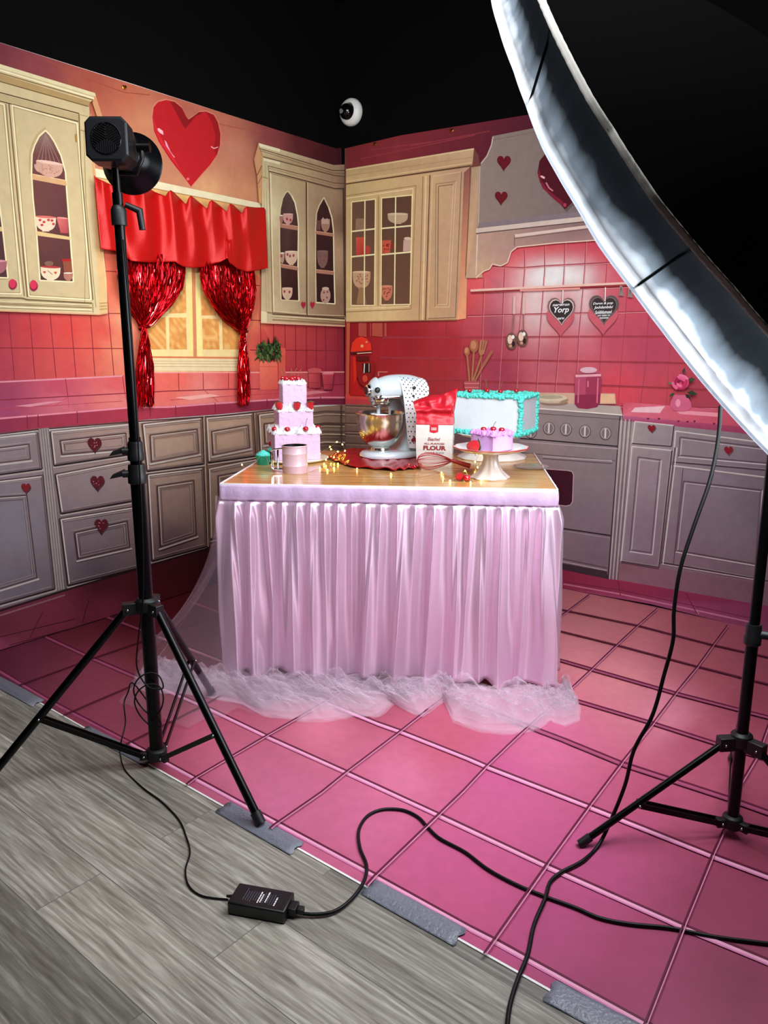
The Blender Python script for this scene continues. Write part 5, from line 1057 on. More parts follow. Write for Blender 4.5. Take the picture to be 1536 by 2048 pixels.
for (w_, h_, r_, nm) in ((W1, H1, .0125, 'piped_icing'), (W2, H1+H2, .0125, 'piped_icing'), (W3, H1+H2+H3, .0105, 'piped_icing')):
    mb = MB(); e = w_/2-.01; ring = [(-e, -e, h_), (e, -e, h_), (e, e, h_), (-e, e, h_), (-e, -e, h_)]
    swirls(mb, along(ring, .0105), r_, h=1.35); e2 = e-.014
    if w_ > W3: swirls(mb, along([(-e2, -e2, h_+.006), (e2, -e2, h_+.006), (e2, e2, h_+.006), (-e2, e2, h_+.006), (-e2, -e2, h_+.006)], .011), r_, h=1.7)
    else: swirls(mb, along([(-.02, -.02, h_), (.02, -.02, h_), (.02, .02, h_), (-.02, .02, h_), (-.02, -.02, h_)], .018), r_)
    obj(nm, mb, M_WHITEICE, cake, label='ruffled white icing')
CM = chain(cake)
def oncake(x, y, z): return CM @ Vector((x, y, z))
zt = H1+H2+H3+.012
for x, y, lab, ln in ((-.032, -.03, 'cherry at the left of the cluster topping the three-tier cake', (-.012, .0)), (-.008, -.038, 'cherry in the middle front on top of the three-tier cake', (-.002, .004)), (.022, -.03, 'cherry at the right on top of the three-tier cake', (.016, 0)), (-.04, .02, 'cherry at the back left on top of the three-tier cake', (-.014, .01)), (.012, .02, 'cherry at the back on top of the three-tier cake', (.012, .01))):
    cherry(oncake(x, y, zt), lab, lean=ln)
zm = H1+.010
for x, y, lab, up in ((-.098, -.075, 'cherry on the left corner of the cake bottom tier', .034), (-.045, -.098, 'cherry left of centre on the bottom tier, without a stem', 0), (.038, -.098, 'cherry with a long stem right of centre on the bottom tier', .036), (.1, -.06, 'cherry at the right edge of the bottom tier', 0)):
    cherry(oncake(x, y, zm), lab, up=up, lean=(.008, 0))
zs = H1+H2+.022
strawberry(oncake(-.072, -.07, zs), 'strawberry at the left on the middle tier of the tall cake', (.35, -.6, -.7)); strawberry(oncake(.004, -.08, zs-.001), 'strawberry in the middle on the middle tier of the tall cake', (0, -.45, -1)); strawberry(oncake(.066, -.074, zs-.001), 'strawberry at the right on the middle tier of the tall cake', (.15, -.4, -1))

# ---- teal cupcakes
M_TEALWRAP = mat('teal_foil_wrapper', '#2c9c80', .3, metal=.35, noise=.15, nscale=60)
def cupcake(loc, lab, s=1.0):
    t_ = thing('cupcake', lab, 'cupcake', tuple(loc)); fl_ = lambda a, z: 1+.035*math.cos(26*a)
    mb = MB(); mb.lathe([(.024*s, 0), (.0335*s, .038*s), (.032*s, .038*s), (.0, .036*s)], 104, flute=fl_, cap=True); obj('wrapper', mb, M_TEALWRAP, t_, label='pleated teal wrapper')
    mb = MB(); pts = []
    for k_ in range(52):
        a = k_*.62; q = 1-k_/56; pts.append((.029*s*q*math.cos(a), .029*s*q*math.sin(a), .04*s+.022*s*(1-q)))
    mb.tube(pts, [.0075*s*(1-.4*k_/52) for k_ in range(52)], 8); obj('icing', mb, M_TEALICE, t_, label='teal piped icing'); return t_
p1 = tp(527, 929); p2 = tp(548, 920)
cupcake(p1, 'teal cupcake at the left, partly behind the sifter handle', 1.02); cupcake(p2+Vector((.0, .02, 0)), 'teal cupcake topped with a cherry, behind the sifter', 1.05)
cherry(p2+Vector((-.013, .012, .062)), 'round cherry on the cupcake behind the sifter', up=0, r=.0135)

# ---- flour sifter
M_PINKTIN = mat('pale_pink_tin', '#dcb8c4', .3, metal=.15, coat=.2)
p = tp(588, 948); sf = thing('flour_sifter', 'pale pink tin flour sifter with a square metal handle', 'sifter', (p.x, p.y+.045, TZ), 0)
R_ = .052; prof = [(R_*.98, 0), (R_, .003), (R_, .028), (R_*1.03, .031), (R_, .034), (R_, .078), (R_*1.03, .081), (R_, .084), (R_, .108), (R_*1.05, .111), (R_*1.03, .115), (R_*.97, .113), (R_*.955, .1), (R_*.94, .03), (0, .028)]
mb = MB(); mb.lathe(prof[:12], 48, cap=False); mb.lathe([(R_*.98, 0), (0, .001)], 48); obj('body', mb, M_PINKTIN, sf, label='pale pink tin body')
mb = MB(); mb.lathe(prof[11:], 48, cap=False); obj('inner_mesh', mb, mat('dark_sieve', '#0c0c0e', .35, metal=.5), sf, label='black inside')
mb = MB(); hp = [(-R_+.004, 0, .1), (-R_-.04, -.008, .095), (-R_-.047, -.01, .088), (-R_-.045, -.01, .022), (-R_-.038, -.008, .014), (-R_+.004, 0, .012)]
for i in range(len(hp)-1):
    a, b_ = Vector(hp[i]), Vector(hp[i+1]); t_ = (b_-a); mb.tube([a, b_], .0028, 8); mb.tube([a+Vector((.004, .016, 0)), b_+Vector((.004, .016, 0))], .0028, 8)
for i in range(len(hp)-1):
    a, b_ = Vector(hp[i]), Vector(hp[i+1]); o = len(mb.v); w_ = Vector((.004, .016, 0)); mb.v += [a, b_, b_+w_, a+w_]; mb.face((o, o+1, o+2, o+3))
obj('handle', mb, M_CHROME, sf, label='bent metal strap handle')
mb = MB(); mb.tube([(-R_-.018, 0, .098), (-R_-.02, 0, .016)], .004, 8); obj('trigger', mb, M_CHROME, sf, label='squeeze trigger')

# ---- red cloth, mixer, towel
M_REDSAT = mat('red_satin_cloth', '#a80a18', .25, metal=.2, spec=.6)
cl0 = [tp(x, y) for x, y in ((652, 917), (700, 899), (850, 902), (842, 938), (790, 944), (700, 936))]
def redc(u, v):
    a = cl0[0].lerp(cl0[1], v); b_ = cl0[4].lerp(cl0[3], min(1, v*1.0)); a2 = cl0[0].lerp(cl0[5], u*1.3) if u < .77 else cl0[5].lerp(cl0[4], (u-.77)/.23)
    top = cl0[1].lerp(cl0[2], u); bot = pl3([cl0[0], cl0[5], cl0[4], cl0[3]], u); p_ = bot.lerp(top, v)
    z = .004+.010*abs(mnoise.noise(Vector((u*9, v*4, 1))))+.006*abs(math.sin(u*24+v*5))*(1-v)
    return Vector((p_.x, p_.y, TZ+z))
mb = MB(); mb.grid(70, 22, redc); tag(obj('satin_napkin', mb, M_REDSAT, solid=.0012, sharp=0, origin=cl0[0]), 'shiny red satin cloth crumpled under the white stand mixer', 'cloth')
bc = tp(763, 917); MR = math.atan2(-.40, -.92)
mx_ = thing('stand_mixer', 'white stand mixer with a steel bowl in the middle of the table', 'stand mixer', (bc.x-.004, bc.y, TZ+.010), MR); mx_.scale = (.96, .96, .96)
def sup(n, a, b_, e=2.6):   # superellipse outline
    P = []
    for k_ in range(n):
        t_ = 2*PI*k_/n; c, s = math.cos(t_), math.sin(t_); P.append((a*abs(c)**(2/e)*(1 if c > 0 else -1), b_*abs(s)**(2/e)*(1 if s > 0 else -1)))
    return P
mb = MB(); O_ = sup(48, .175, .108); n = 48
for z, k_ in ((0, .97), (.006, 1.0), (.018, .985), (.027, .93), (.03, .8)): mb.v += [Vector((x*k_-.075, y*k_*(1.0 if x > -.05 else .86), z)) for x, y in O_]
for j in range(4):
    for i in range(n): mb.face((j*n+i, j*n+(i+1) % n, (j+1)*n+(i+1) % n, (j+1)*n+i))
mb.face([4*n+i for i in range(n)]); mb.face(list(range(n))[::-1]); obj('foot', mb, M_ENAMEL, mx_, sharp=50)
mb = MB(); O_ = sup(32, 1, 1, 2.4); n = 32; lev = [(.024, -.165, .085, .075), (.05, -.17, .062, .056), (.1, -.178, .05, .044), (.17, -.182, .046, .04), (.23, -.178, .05, .044), (.28, -.165, .062, .05), (.3, -.155, .07, .052)]
for z, x0, a, b_ in lev: mb.v += [Vector((x0+a*x, b_*y, z)) for x, y in O_]
for j in range(len(lev)-1):
    for i in range(n): mb.face((j*n+i, j*n+(i+1) % n, (j+1)*n+(i+1) % n, (j+1)*n+i))
obj('pedestal', mb, M_ENAMEL, mx_, sharp=0)
HZ = .318
def head(u, v):
    t_ = v; x = .058-.308*t_; r = .066*(1-(abs(t_-.5)*2)**2.6)**.5 if 0 < t_ < 1 else .0
    r = max(r, .0) + (.0 if t_ > .08 else 0); r = {0: .034}.get(0 if t_ < 1e-6 else 1, r)
    if 0 < t_ < .12: r = max(r, .036+(.06-.036)*math.sin(t_/.12*PI/2))
    a = 2*PI*u; y = r*1.0*math.cos(a); z = r*1.02*math.sin(a)
    if z < -.034: z = -.034-(abs(z)-.034)*.15
    return Vector((x, y, HZ+z+.006*math.sin(PI*t_)))
mb = MB(); mb.grid(40, 30, head, closed_u=True); o = len(mb.v); mb.v.append(Vector((.058, 0, HZ))); [mb.face((o, k_, (k_+1) % 40)) for k_ in range(40)]
obj('motor_head', mb, M_ENAMEL, mx_, sharp=45)
mb = MB()
def trim(u, v):
    t_ = .03+.95*u; return Vector((.058-.308*t_, 0, 0))
for sy in (-1, 1):
    pts = [head((.5 if sy < 0 else 0)+(.094 if sy < 0 else -.094), k_/28) for k_ in range(1, 28)]; o = len(mb.v)
    for q in pts: mb.v += [q+Vector((0, sy*.0022, .011)), q+Vector((0, sy*.0032, -.012))]
    for i in range(len(pts)-1): f_ = (o+2*i, o+2*i+1, o+2*i+3, o+2*i+2); mb.face(f_ if sy > 0 else f_[::-1])
obj('chrome_band', mb, M_CHROME, mx_, solid=.002, label='chrome trim band')
mb = MB(); qx = Matrix.Rotation(PI/2, 4, 'Y'); mb.lathe([(.027, .054), (.029, .062), (.027, .072), (.019, .075), (0, .075)], 28, M=Matrix.Translation((0, 0, HZ)) @ qx); obj('hub_cover', mb, M_CHROME, mx_, label='round chrome hub cover')
mb = MB(); mb.lathe([(.019, .0751), (.019, .0765), (0, .0765)], 24, M=Matrix.Translation((0, 0, HZ)) @ qx); obj('hub_disc', mb, M_DARK, mx_)
mb = MB(); mb.lathe([(.005, 0), (.005, .012), (.0125, .015), (.0135, .024), (.009, .03), (0, .031)], 20, M=Matrix.Translation((.048, .054, HZ+.006)) @ Matrix.Rotation(-PI/2, 4, 'X')); obj('attachment_knob', mb, M_DARK, mx_, label='black attachment knob')
for nm, x in (('speed_lever', -.14), ('lock_lever', -.135)):
    mb = MB(); z = HZ+(.012 if nm == 'speed_lever' else -.026); mb.tube([(x, .058, z), (x, .074, z)], .004, 8); mb.ball((x, .078, z), (.01, .006, .008)); obj(nm, mb, M_DARK, mx_)
mb = MB(); mb.lathe([(.052, .262), (.056, .268), (.057, .284), (.05, .29)], 36); mb.lathe([(.0, .24), (.034, .241), (.046, .246), (.05, .262)], 36); obj('planetary', mb, M_CHROME, mx_, label='chrome planetary ring')
mb = MB(); mb.tube([(.012, 0, .245), (.012, 0, .19)], .009, 12)
for s_ in (-1, 1): mb.tube([(.012, 0, .2), (.012+s_*.04, 0, .16), (.012+s_*.045, 0, .12), (.012, 0, .07)], .005, 8)
obj('beater', mb, M_ENAMEL, mx_)
mb = MB(); prof = [(.048, .03), (.05, .036), (.046, .042), (.047, .05), (.058, .056), (.078, .072), (.098, .1), (.110, .135), (.1165, .175), (.1185, .208), (.121, .211), (.1195, .214), (.116, .209), (.113, .175), (.105, .13), (.09, .095), (.06, .064), (0, .06)]
mb.lathe(prof, 64, cap=True); obj('mixing_bowl', mb, M_STEEL, mx_, sharp=60, label='brushed steel bowl')
# towel over the back of the mixer
M_TOWEL = mat('white_dotted_towel', '#f0ecee', .8, bump=.3, bscale=300); M_DOT = mat('black_dot_print', '#181416', .8); M_RHEART = mat('dark_red_print', '#8c1020', .7)
def towelf(u, v):
    x = -.075-.15*u; 
    # near side is +y (camera side), far side -y
    path = [(-.075, .19), (-.079, .26), (-.07, .325), (-.035, .378), (.0, .39), (.037, .38), (.068, .35), (.08, .30), (.082, .24), (.083, .17), (.086, .09), (.088, .045)]
    t_ = v*(len(path)-1); i = min(int(t_), len(path)-2); f_ = t_-i; y = path[i][0]*(1-f_)+path[i+1][0]*f_; z = path[i][1]*(1-f_)+path[i+1][1]*f_
    k_ = max(0, v-.55)*2
    x = x*(1-.28*k_)-.058*k_*(1-u*.6); y += .006*math.sin(u*14+v*3)*k_+.012*k_*u-.01*max(0, (u-.6))*(1-k_); z -= .02*u*u*(1 if .3 < v < .6 else .5)
    return Vector((x, y, z))
mb = MB(); mb.grid(24, 70, towelf)
def onf(fn, u, v, off):
    e = .004; a = fn(min(u+e, 1), v)-fn(max(u-e, 0), v); b_ = fn(u, min(v+e, 1))-fn(u, max(v-e, 0)); n_ = a.cross(b_).normalized(); return fn(u, v), a.normalized(), n_.cross(a).normalized(), n_
def decal(mb, fn, u, v, pts, off, mi):
    P, a, b_, n_ = onf(fn, u, v, off)
    for sgn in (1, -1):
        o = len(mb.v); mb.v += [P+a*x+b_*y+n_*off*sgn for x, y in pts]; ix = list(range(o, o+len(pts))); mb.face(ix if sgn > 0 else ix[::-1], mi)
circ8 = [(math.cos(2*PI*k_/8), math.sin(2*PI*k_/8)) for k_ in range(8)]
for j in range(30):
    for i in range(6):
        u = (i+.5+(.5 if j % 2 else 0))/6.2; v = .18+j*.0265
        if u < .98 and v < .985: decal(mb, towelf, u, v, [(x*.0034, y*.0034) for x, y in circ8], .0016, 1)
decal(mb, towelf, .35, .91, [(x, -y) for x, y in heart_pts(0, 0, .026, .03)], .002, 2)
towel = obj('tea_towel', mb, [M_TOWEL, M_DOT, M_RHEART], solid=0, sharp=0); towel.matrix_basis = chain(mx_)
tag(towel, 'white polka-dot tea towel draped over the stand mixer', 'towel')

# ---- flour bag
M_BAGW = mat('flour_bag_paper', '#dcd6d0', .45, bump=.25, bscale=40, noise=.04); M_BAGR = mat('flour_bag_red', '#c41a2c', .38, bump=.2, bscale=50); M_INKR = mat('dark_red_ink', '#8c1c24', .6); M_INKW = mat('white_ink', '#f4ece8', .6); M_INKG = mat('grey_ink', '#5c4c50', .6)
fb0 = tp(868, 931); fbag = thing('flour_bag', 'open red and white paper bag of all-purpose flour', 'flour bag', (fb0.x+.006, fb0.y+.045, TZ), math.radians(-9)); fbag.scale = (.89, 1, .92)
BW, BD = .170, .085
def bag(u, z):
    s = (u % 1.0)*4; i = int(s) % 4; f_ = s-int(s)
    k_ = max(0, (z-.19)/.14); hw = BW/2*(1+.06*math.sin(z*9)-.10*max(0, .5-abs(k_-.35))*k_+.12*k_*k_); hd = BD/2*(1-.62*k_+.15*math.sin(z*14))
    c = [(-hw, -hd), (hw, -hd), (hw, hd), (-hw, hd)]; a, b_ = c[i], c[(i+1) % 4]; x = a[0]*(1-f_)+b_[0]*f_; y = a[1]*(1-f_)+b_[1]*f_
    cr = .012*k_*(1.3 if k_ < 1 else 1)
    if i in (1, 3): x += (-1 if i == 1 else 1)*.02*k_*math.sin(PI*f_)
    n1 = mnoise.noise(Vector((x*28, y*20, z*26+3))); x += cr*n1; y += cr*mnoise.noise(Vector((x*30+9, y*20, z*34)))*1.6-.006*math.sin(PI*f_)*(1-k_)*(1 if i == 0 else 0)+.012*k_*math.sin(k_*7)
    y += .014*math.exp(-((k_-.52)/.1)**2)*(-1 if i in (0, 3) else .4)*min(1, k_*4)
    zz = z+(.05*k_**3*(x/BW*1.1) if k_ > 0 else 0)
    if k_ > .7: zz += .014*math.sin(u*31)*(k_-.7)
    x -= .016*k_*k_ if x < 0 else -.002
    return Vector((x, y, zz))
mb = MB(); mb.grid(96, 40, lambda u, v: bag(u, v*.196), closed_u=True); mb.face(list(range(96))[::-1]); obj('paper_body', mb, M_BAGW, fbag, sharp=60, label='white paper body')
mb = MB(); mb.grid(96, 36, lambda u, v: bag(u, .194+v*.135), closed_u=True); obj('bag_top', mb, M_BAGR, fbag, solid=.001, sharp=60, label='crumpled red open top')
pr = MB()
def put(fn_pts, mi):
    o = len(pr.v)
    for x, z in fn_pts: u = (x/BW+.5)/4; q = bag(min(.249, max(.001, u)), z); pr.v.append(Vector((x, q.y-.0016, z)))
    return o
def ptext(tx, cx, cz, w_, h_, mi, shear=0, bold=0):
    vs, fs_ = text_shape(tx, shear, bold); o = put([(cx+a*w_, cz+b_*h_+.02*a*a*(-h_)) for a, b_ in vs], mi)
    for f in fs_: pr.face([o+i for i in f], mi)
ptext('Bleached', 0, .128, .062, .017, 0, .35, .01); ptext('·ALL-PURPOSE·', .002, .106, .105, .0095, 0, 0, .02); ptext('FLOUR', .004, .0855, .112, .022, 0, 0, .045)
ptext('ENRICHED', -.026, .062, .036, .0085, 3); ptext('&', 0, .062, .009, .012, 0, 0, .03); ptext('PRE-SIFTED', .03, .062, .04, .0085, 3)
o = put([(-.022, .196), (.02, .196), (.02, .162), (-.001, .156), (-.022, .162)], 1); pr.face([o+i for i in range(5)], 1)
for z in (.178, .171):
    o = put([(-.014, z), (.012, z), (.012, z+.0035), (-.014, z+.0035)], 2)
    for k_ in range(o, o+4): pr.v[k_].y -= .0006
    pr.face([o+i for i in range(4)], 2)
obj('printed_label', pr, [M_INKR, M_BAGR, M_INKW, M_INKG], fbag, smooth=False, label='dark red lettering and red tab')
mb = MB()
for k_ in range(14):
    z = .05+k_*.0095
    if k_ % 5 == 4: continue
    q = bag(.25+.25*.5, z); w_ = BW/2+.002+(q.x-BW/2); mb.box((w_, -.018, z), (w_+.0006, -.018+random.uniform(.012, .03), z+.0035))
obj('side_print', mb, M_INKG, fbag, smooth=False, label='small grey side print')

# ---- big teal and white cake on its stand
def flute_fn(n_, amp): return lambda a, z: 1+amp*math.cos(n_*a)
st0 = tp(985, 916); stand2 = thing('cake_stand', 'large white pedestal stand under the teal-trimmed cake', 'cake stand', (st0.x, st0.y+.03, TZ))
prof = [(.160, 0), (.163, .004), (.155, .012), (.12, .026), (.075, .042), (.045, .06), (.04, .078), (.06, .090), (.12, .098), (.165, .108), (.172, .116), (.168, .118), (.12, .112), (0, .110)]
mb = MB(); mb.lathe(prof, 72, flute=flute_fn(12, .015)); obj('pedestal', mb, M_PORC, stand2)
sc2 = Vector((st0.x, st0.y+.03, 0)); BR = math.radians(-33)
w2, d2_, h2 = .33, .235, .172; corner_t = Vector((.232, -.235))
bigc = thing('sheet_cake', 'tall white rectangular cake edged with teal piping', 'cake', (sc2.x+.012, sc2.y+.02, TZ+.118), 0)
# footprint: front corner faces the camera
rot = Matrix.Rotation(math.radians(33), 4, 'Z') @ Matrix.Scale(1, 4)
def R2(x, y, z): a = math.radians(-28); return Vector((x*math.cos(a)-y*math.sin(a), x*math.sin(a)+y*math.cos(a), z))
mb = rbox_tier(w2, d2_, h2, 0, .0012, 30); mb.v = [R2(*v) for v in mb.v]; obj('cake_block', mb, mat('white_fondant', '#d6dbe0', .45, bump=.3, bscale=18), bigc, bevel=.004)
def shells(P, step, r, jit=1.0, face=None):
    mb = MB(); random.seed(9)
    for p in along(P, step):
        for _ in range(2):
            q = r*random.uniform(.7, 1.15); d = Vector((random.uniform(-1, 1), random.uniform(-1, 1), random.uniform(-.8, .8)))*r*.5*jit
            mb.ball(R2(*(p+d)), (q, q*random.uniform(.5, 1), q*random.uniform(.7, 1.1)), n=8, m=6, M=Matrix.Rotation(random.uniform(0, 3), 4, 'Z') @ Matrix.Rotation(random.uniform(0, 2), 4, 'X'), jit=.06)
    return mb
a, b_ = w2/2, d2_/2; mb = MB()
for sub in ([(-a, -b_, h2), (a, -b_, h2), (a, b_, h2), (-a, b_, h2), (-a, -b_, h2)], [(-a+.022, -b_+.022, h2+.004), (a-.022, -b_+.022, h2+.004), (a-.022, b_-.022, h2+.004), (-a+.022, b_-.022, h2+.004), (-a+.022, -b_+.022, h2+.004)]):
    s_ = shells(sub, .0085, .0112); mb.add(s_.v, s_.f)
obj('top_piping', mb, M_TEALICE, bigc, sharp=0, label='ruffled teal piping on top')
s_ = shells([(-a, -b_, .008), (a, -b_, .008), (a, b_, .008), (-a, b_, .008), (-a, -b_, .008)], .0085, .0125); obj('bottom_piping', s_, M_TEALICE, bigc, sharp=0)
for x, y in ((a, -b_), (a, b_), (-a, -b_)):
    s_ = shells([(x, y, .01), (x, y, h2)], .0075, .0115); obj('corner_piping', s_, M_TEALICE, bigc, sharp=0)
s_ = MB(); s_.box((-a+.03, -b_+.03, h2-.002), (a-.03, b_-.03, h2+.006)); s_.v = [R2(*v) for v in s_.v]; obj('top_icing', s_, M_TEALICE, bigc, bevel=.003)
BMx = chain(bigc)
for x, y, lab, ln, up in ((-.1, -.075, 'stemless cherry at the left end of the teal cake', (0, 0), 0), (-.06, .03, 'cherry with an upright stem at the back left of the teal cake', (.003, 0), .04), (-.03, -.03, 'cherry with a bent stem on the teal cake', (-.014, 0), .042), (.045, -.062, 'cherry above the near teal corner', (.012, 0), .04), (.09, .03, 'rightmost cherry on the teal cake', (.002, 0), .04)):
    cherry(BMx @ R2(x, y, h2+.010), lab, up=up, lean=ln, r=.0115)
# ---- front cake stand and heart cake
cs = tp(985, 962); cs0 = Vector((cs.x, cs.y+.072, TZ))
stand1 = thing('cake_stand', 'small fluted white cake stand with a red rim, right front of the table', 'cake stand', tuple(cs0))
prof = [(.074, 0), (.077, .004), (.066, .013), (.048, .03), (.034, .055), (.028, .08), (.03, .096), (.045, .102), (.05, .104)]
mb = MB(); mb.lathe(prof, 96, flute=flute_fn(8, .06)); obj('foot', mb, M_PORC, stand1, label='fluted white foot')
mb = MB(); mb.lathe([(.05, .104), (.10, .106), (.14, .118), (.148, .126), (.143, .1275), (.10, .112), (0, .109)], 96, flute=lambda a, z: 1+.02*math.cos(12*a)*(1 if z > .1 else 0)); obj('plate', mb, M_PORC, stand1, label='white scalloped plate')
mb = MB(); ringp = [((.1475*(1+.02*math.cos(12*k_*PI/48)))*math.cos(k_*PI/48), (.1475*(1+.02*math.cos(12*k_*PI/48)))*math.sin(k_*PI/48), .1255) for k_ in range(96)]; mb.tube(ringp, .0022, 6, closed=True); obj('rim', mb, mat('red_rim', '#b01828', .3), stand1, label='red painted rim')
HP2 = heart_pts(0, 0, .165, .155, 0, 56)
hc = thing('heart_cake', 'small lilac heart-shaped cake with cherries on the red-rimmed stand', 'cake', (cs0.x+.004, cs0.y+.0, TZ+.113), math.radians(-6))
mb = MB(); n = len(HP2)
hp3 = [(x, -y) for x, y in HP2]
for z, k_ in ((0, 1.0), (.02, 1.01), (.055, 1.01), (.064, .985)): mb.v += [Vector((x*k_, y*k_, z)) for x, y in hp3]
for j in range(3):
    for i in range(n): mb.face((j*n+i, (j+1)*n+i, (j+1)*n+(i+1) % n, j*n+(i+1) % n))
mb.face([3*n+i for i in range(n)][::-1]); obj('cake_body', mb, mat('lilac_cake_icing', '#d8a4e0', .5, bump=.2, bscale=60), hc, sharp=50)
mb = MB(); random.seed(4)
for k_ in (.9, .72):
    P = [(x*k_, y*k_, .062) for x, y in hp3]+[(hp3[0][0]*k_, hp3[0][1]*k_, .062)]
    swirls(mb, along(P, .0125), .0108, h=1.2)
obj('rosette_piping', mb, M_LILACICE, hc, label='lilac rosette piping')
HM = chain(hc)
for x, y, lab in ((-.035, .012, 'cherry at the left on the heart-shaped cake'), (.004, .03, 'cherry in the middle on the heart-shaped cake'), (.036, -.002, 'cherry at the right on the heart-shaped cake')): cherry(HM @ Vector((x, y, .068)), lab, up=.02 if x < .01 and x > 0 else 0, r=.0125)
strawberry(HM @ Vector((-.078, -.045, .019)), 'large sliced strawberry on the rim of the small cake stand', (-.8, -.3, .15), r=.026, L=.05)
# ---- loose fruit, whisk
strawberry(tp(918, 962, TZ)+Vector((0, 0, .016)), 'loose strawberry on the table in front of the whisk handle', (-.5, -.5, -.15), r=.0165, L=.036)
cherry(tp(933, 963), 'loose cherry on the table beside the strawberry', up=0, r=.0155)
cherry(tp(829, 938), 'cherry on the table at the tip of the whisk', up=0, r=.012); cherry(tp(818, 934), 'cherry on the edge of the red cloth', up=0, r=.010)
M_WH = mat('red_silicone', '#a82424', .35, spec=.5)
w0, w1 = tp(833, 940), tp(905, 939); dr = (w1-w0).normalized()
wk = thing('whisk', 'red balloon whisk lying in front of the flour bag', 'whisk', tuple(w0))
Lw = (w1-w0).length; nrm = Vector((-dr.y, dr.x, 0)); zc = TZ+.038
for k_ in range(6):
    a = PI*k_/6; side = nrm*math.cos(a)+Vector((0, 0, 1))*math.sin(a); mb = MB(); pts = []
    for sgn in (1, -1):
        seq = range(0, 15) if sgn == 1 else range(14, -1, -1)
        for i in seq:
            t_ = i/14; r = .036*math.sin(PI*min(1, (1-t_)*.62+.0)**.75)*(1 if t_ < 1 else 0) if sgn else 0
            r = .036*(math.sin(PI*(t_**.62)))**.8 if 0 < t_ < 1 else 0
            pts.append(w0+dr*(Lw*t_)+side*sgn*r+Vector((0, 0, zc-TZ)))
    pts = pts[::-1]; pts = [p_ for i, p_ in enumerate(pts) if i == 0 or (p_-pts[i-1]).length > 1e-5]
    mb.tube(pts, .0017, 6); obj('wire_loop', mb, M_WH, wk, world=True)
mb = MB(); h0 = w1+Vector((0, 0, .038)); mb.tube([h0-dr*.012, h0, h0+dr*.03-Vector((0, 0, .01)), h0+dr*.075-Vector((0, 0, .024))], [.005, .0085, .0095, .011], 12); obj('handle', mb, M_WH, wk, world=True)
# ---- clear plate edge, white saucer-like tray behind the whisk
M_CLEAR = mat('clear_plastic', '#f4f4f2', .06, trans=.92)
mb = MB(); cp_ = tp(1062, 936); mb.lathe([(.0, .001), (.055, .001), (.075, .007), (.077, .0085), (.073, .0085), (.054, .0035), (0, .0035)], 64, flute=flute_fn(24, .02), M=Matrix.Translation(cp_))
tag(obj('clear_dish', mb, M_CLEAR, origin=cp_), 'clear scalloped dish near the right table edge', 'dish')

# ---- fairy lights
M_WIRE = mat('thin_copper_wire', '#d8b46c', .3, metal=.8); M_BULB = mat('fairy_bulb', '#fff0a0', .3, emit='#ffe24a', estr=38)
fy = thing('string_lights', 'warm white fairy lights on a thin wire trailing across the table front', 'string lights', tuple(tp(660, 935)))
LP_ = [(484, 932, 0), (500, 938, 0), (528, 930, .045), (545, 940, 0), (600, 950, 0), (640, 938, 0), (655, 942, 0), (668, 938, .0), (676, 930, 0), (652, 926, .01), (640, 918, .02), (660, 908, .03), (674, 902, .04), (685, 905, .035), (690, 912, .02), (676, 916, .025), (662, 913, .03), (668, 922, .012), (648, 930, .0), (700, 940, 0), (714, 940, 0), (750, 948, 0), (782, 950, 0), (830, 957, 0), (883, 948, .0), (886, 957, 0), (900, 964, 0), (930, 950, .012), (941, 967, 0), (955, 944, .015), (962, 925, .03), (950, 935, .02), (955, 958, 0), (962, 962, 0)]
PW = [tp(x, y, TZ)+Vector((0, 0, z+.003)) for x, y, z in LP_]
def crom(P, n):
    R = []
    for i in range(len(P)-1):
        a, b_, c, d = P[max(0, i-1)], P[i], P[i+1], P[min(len(P)-1, i+2)]
        for k_ in range(n):
            t_ = k_/n; R.append(.5*((2*b_)+(c-a)*t_+(2*a-5*b_+4*c-d)*t_*t_+(3*b_-a-3*c+d)*t_**3))
    R.append(P[-1]); return R
mb = MB(); cw = crom(PW, 6)
for q in cw: q.z = max(q.z, TZ+.0012)
mb.tube(cw, .0007, 5); obj('wire', mb, M_WIRE, fy, world=True)
for i, p_ in enumerate(PW):
    if i in (1, 3, 4, 19, 21, 23): continue
    mb = MB(); mb.ball(p_+Vector((0, 0, .002)), (.003, .003, .0036), n=8, m=6); obj('bulb', mb, M_BULB, fy, world=True, origin=None, label='glowing warm bulb')
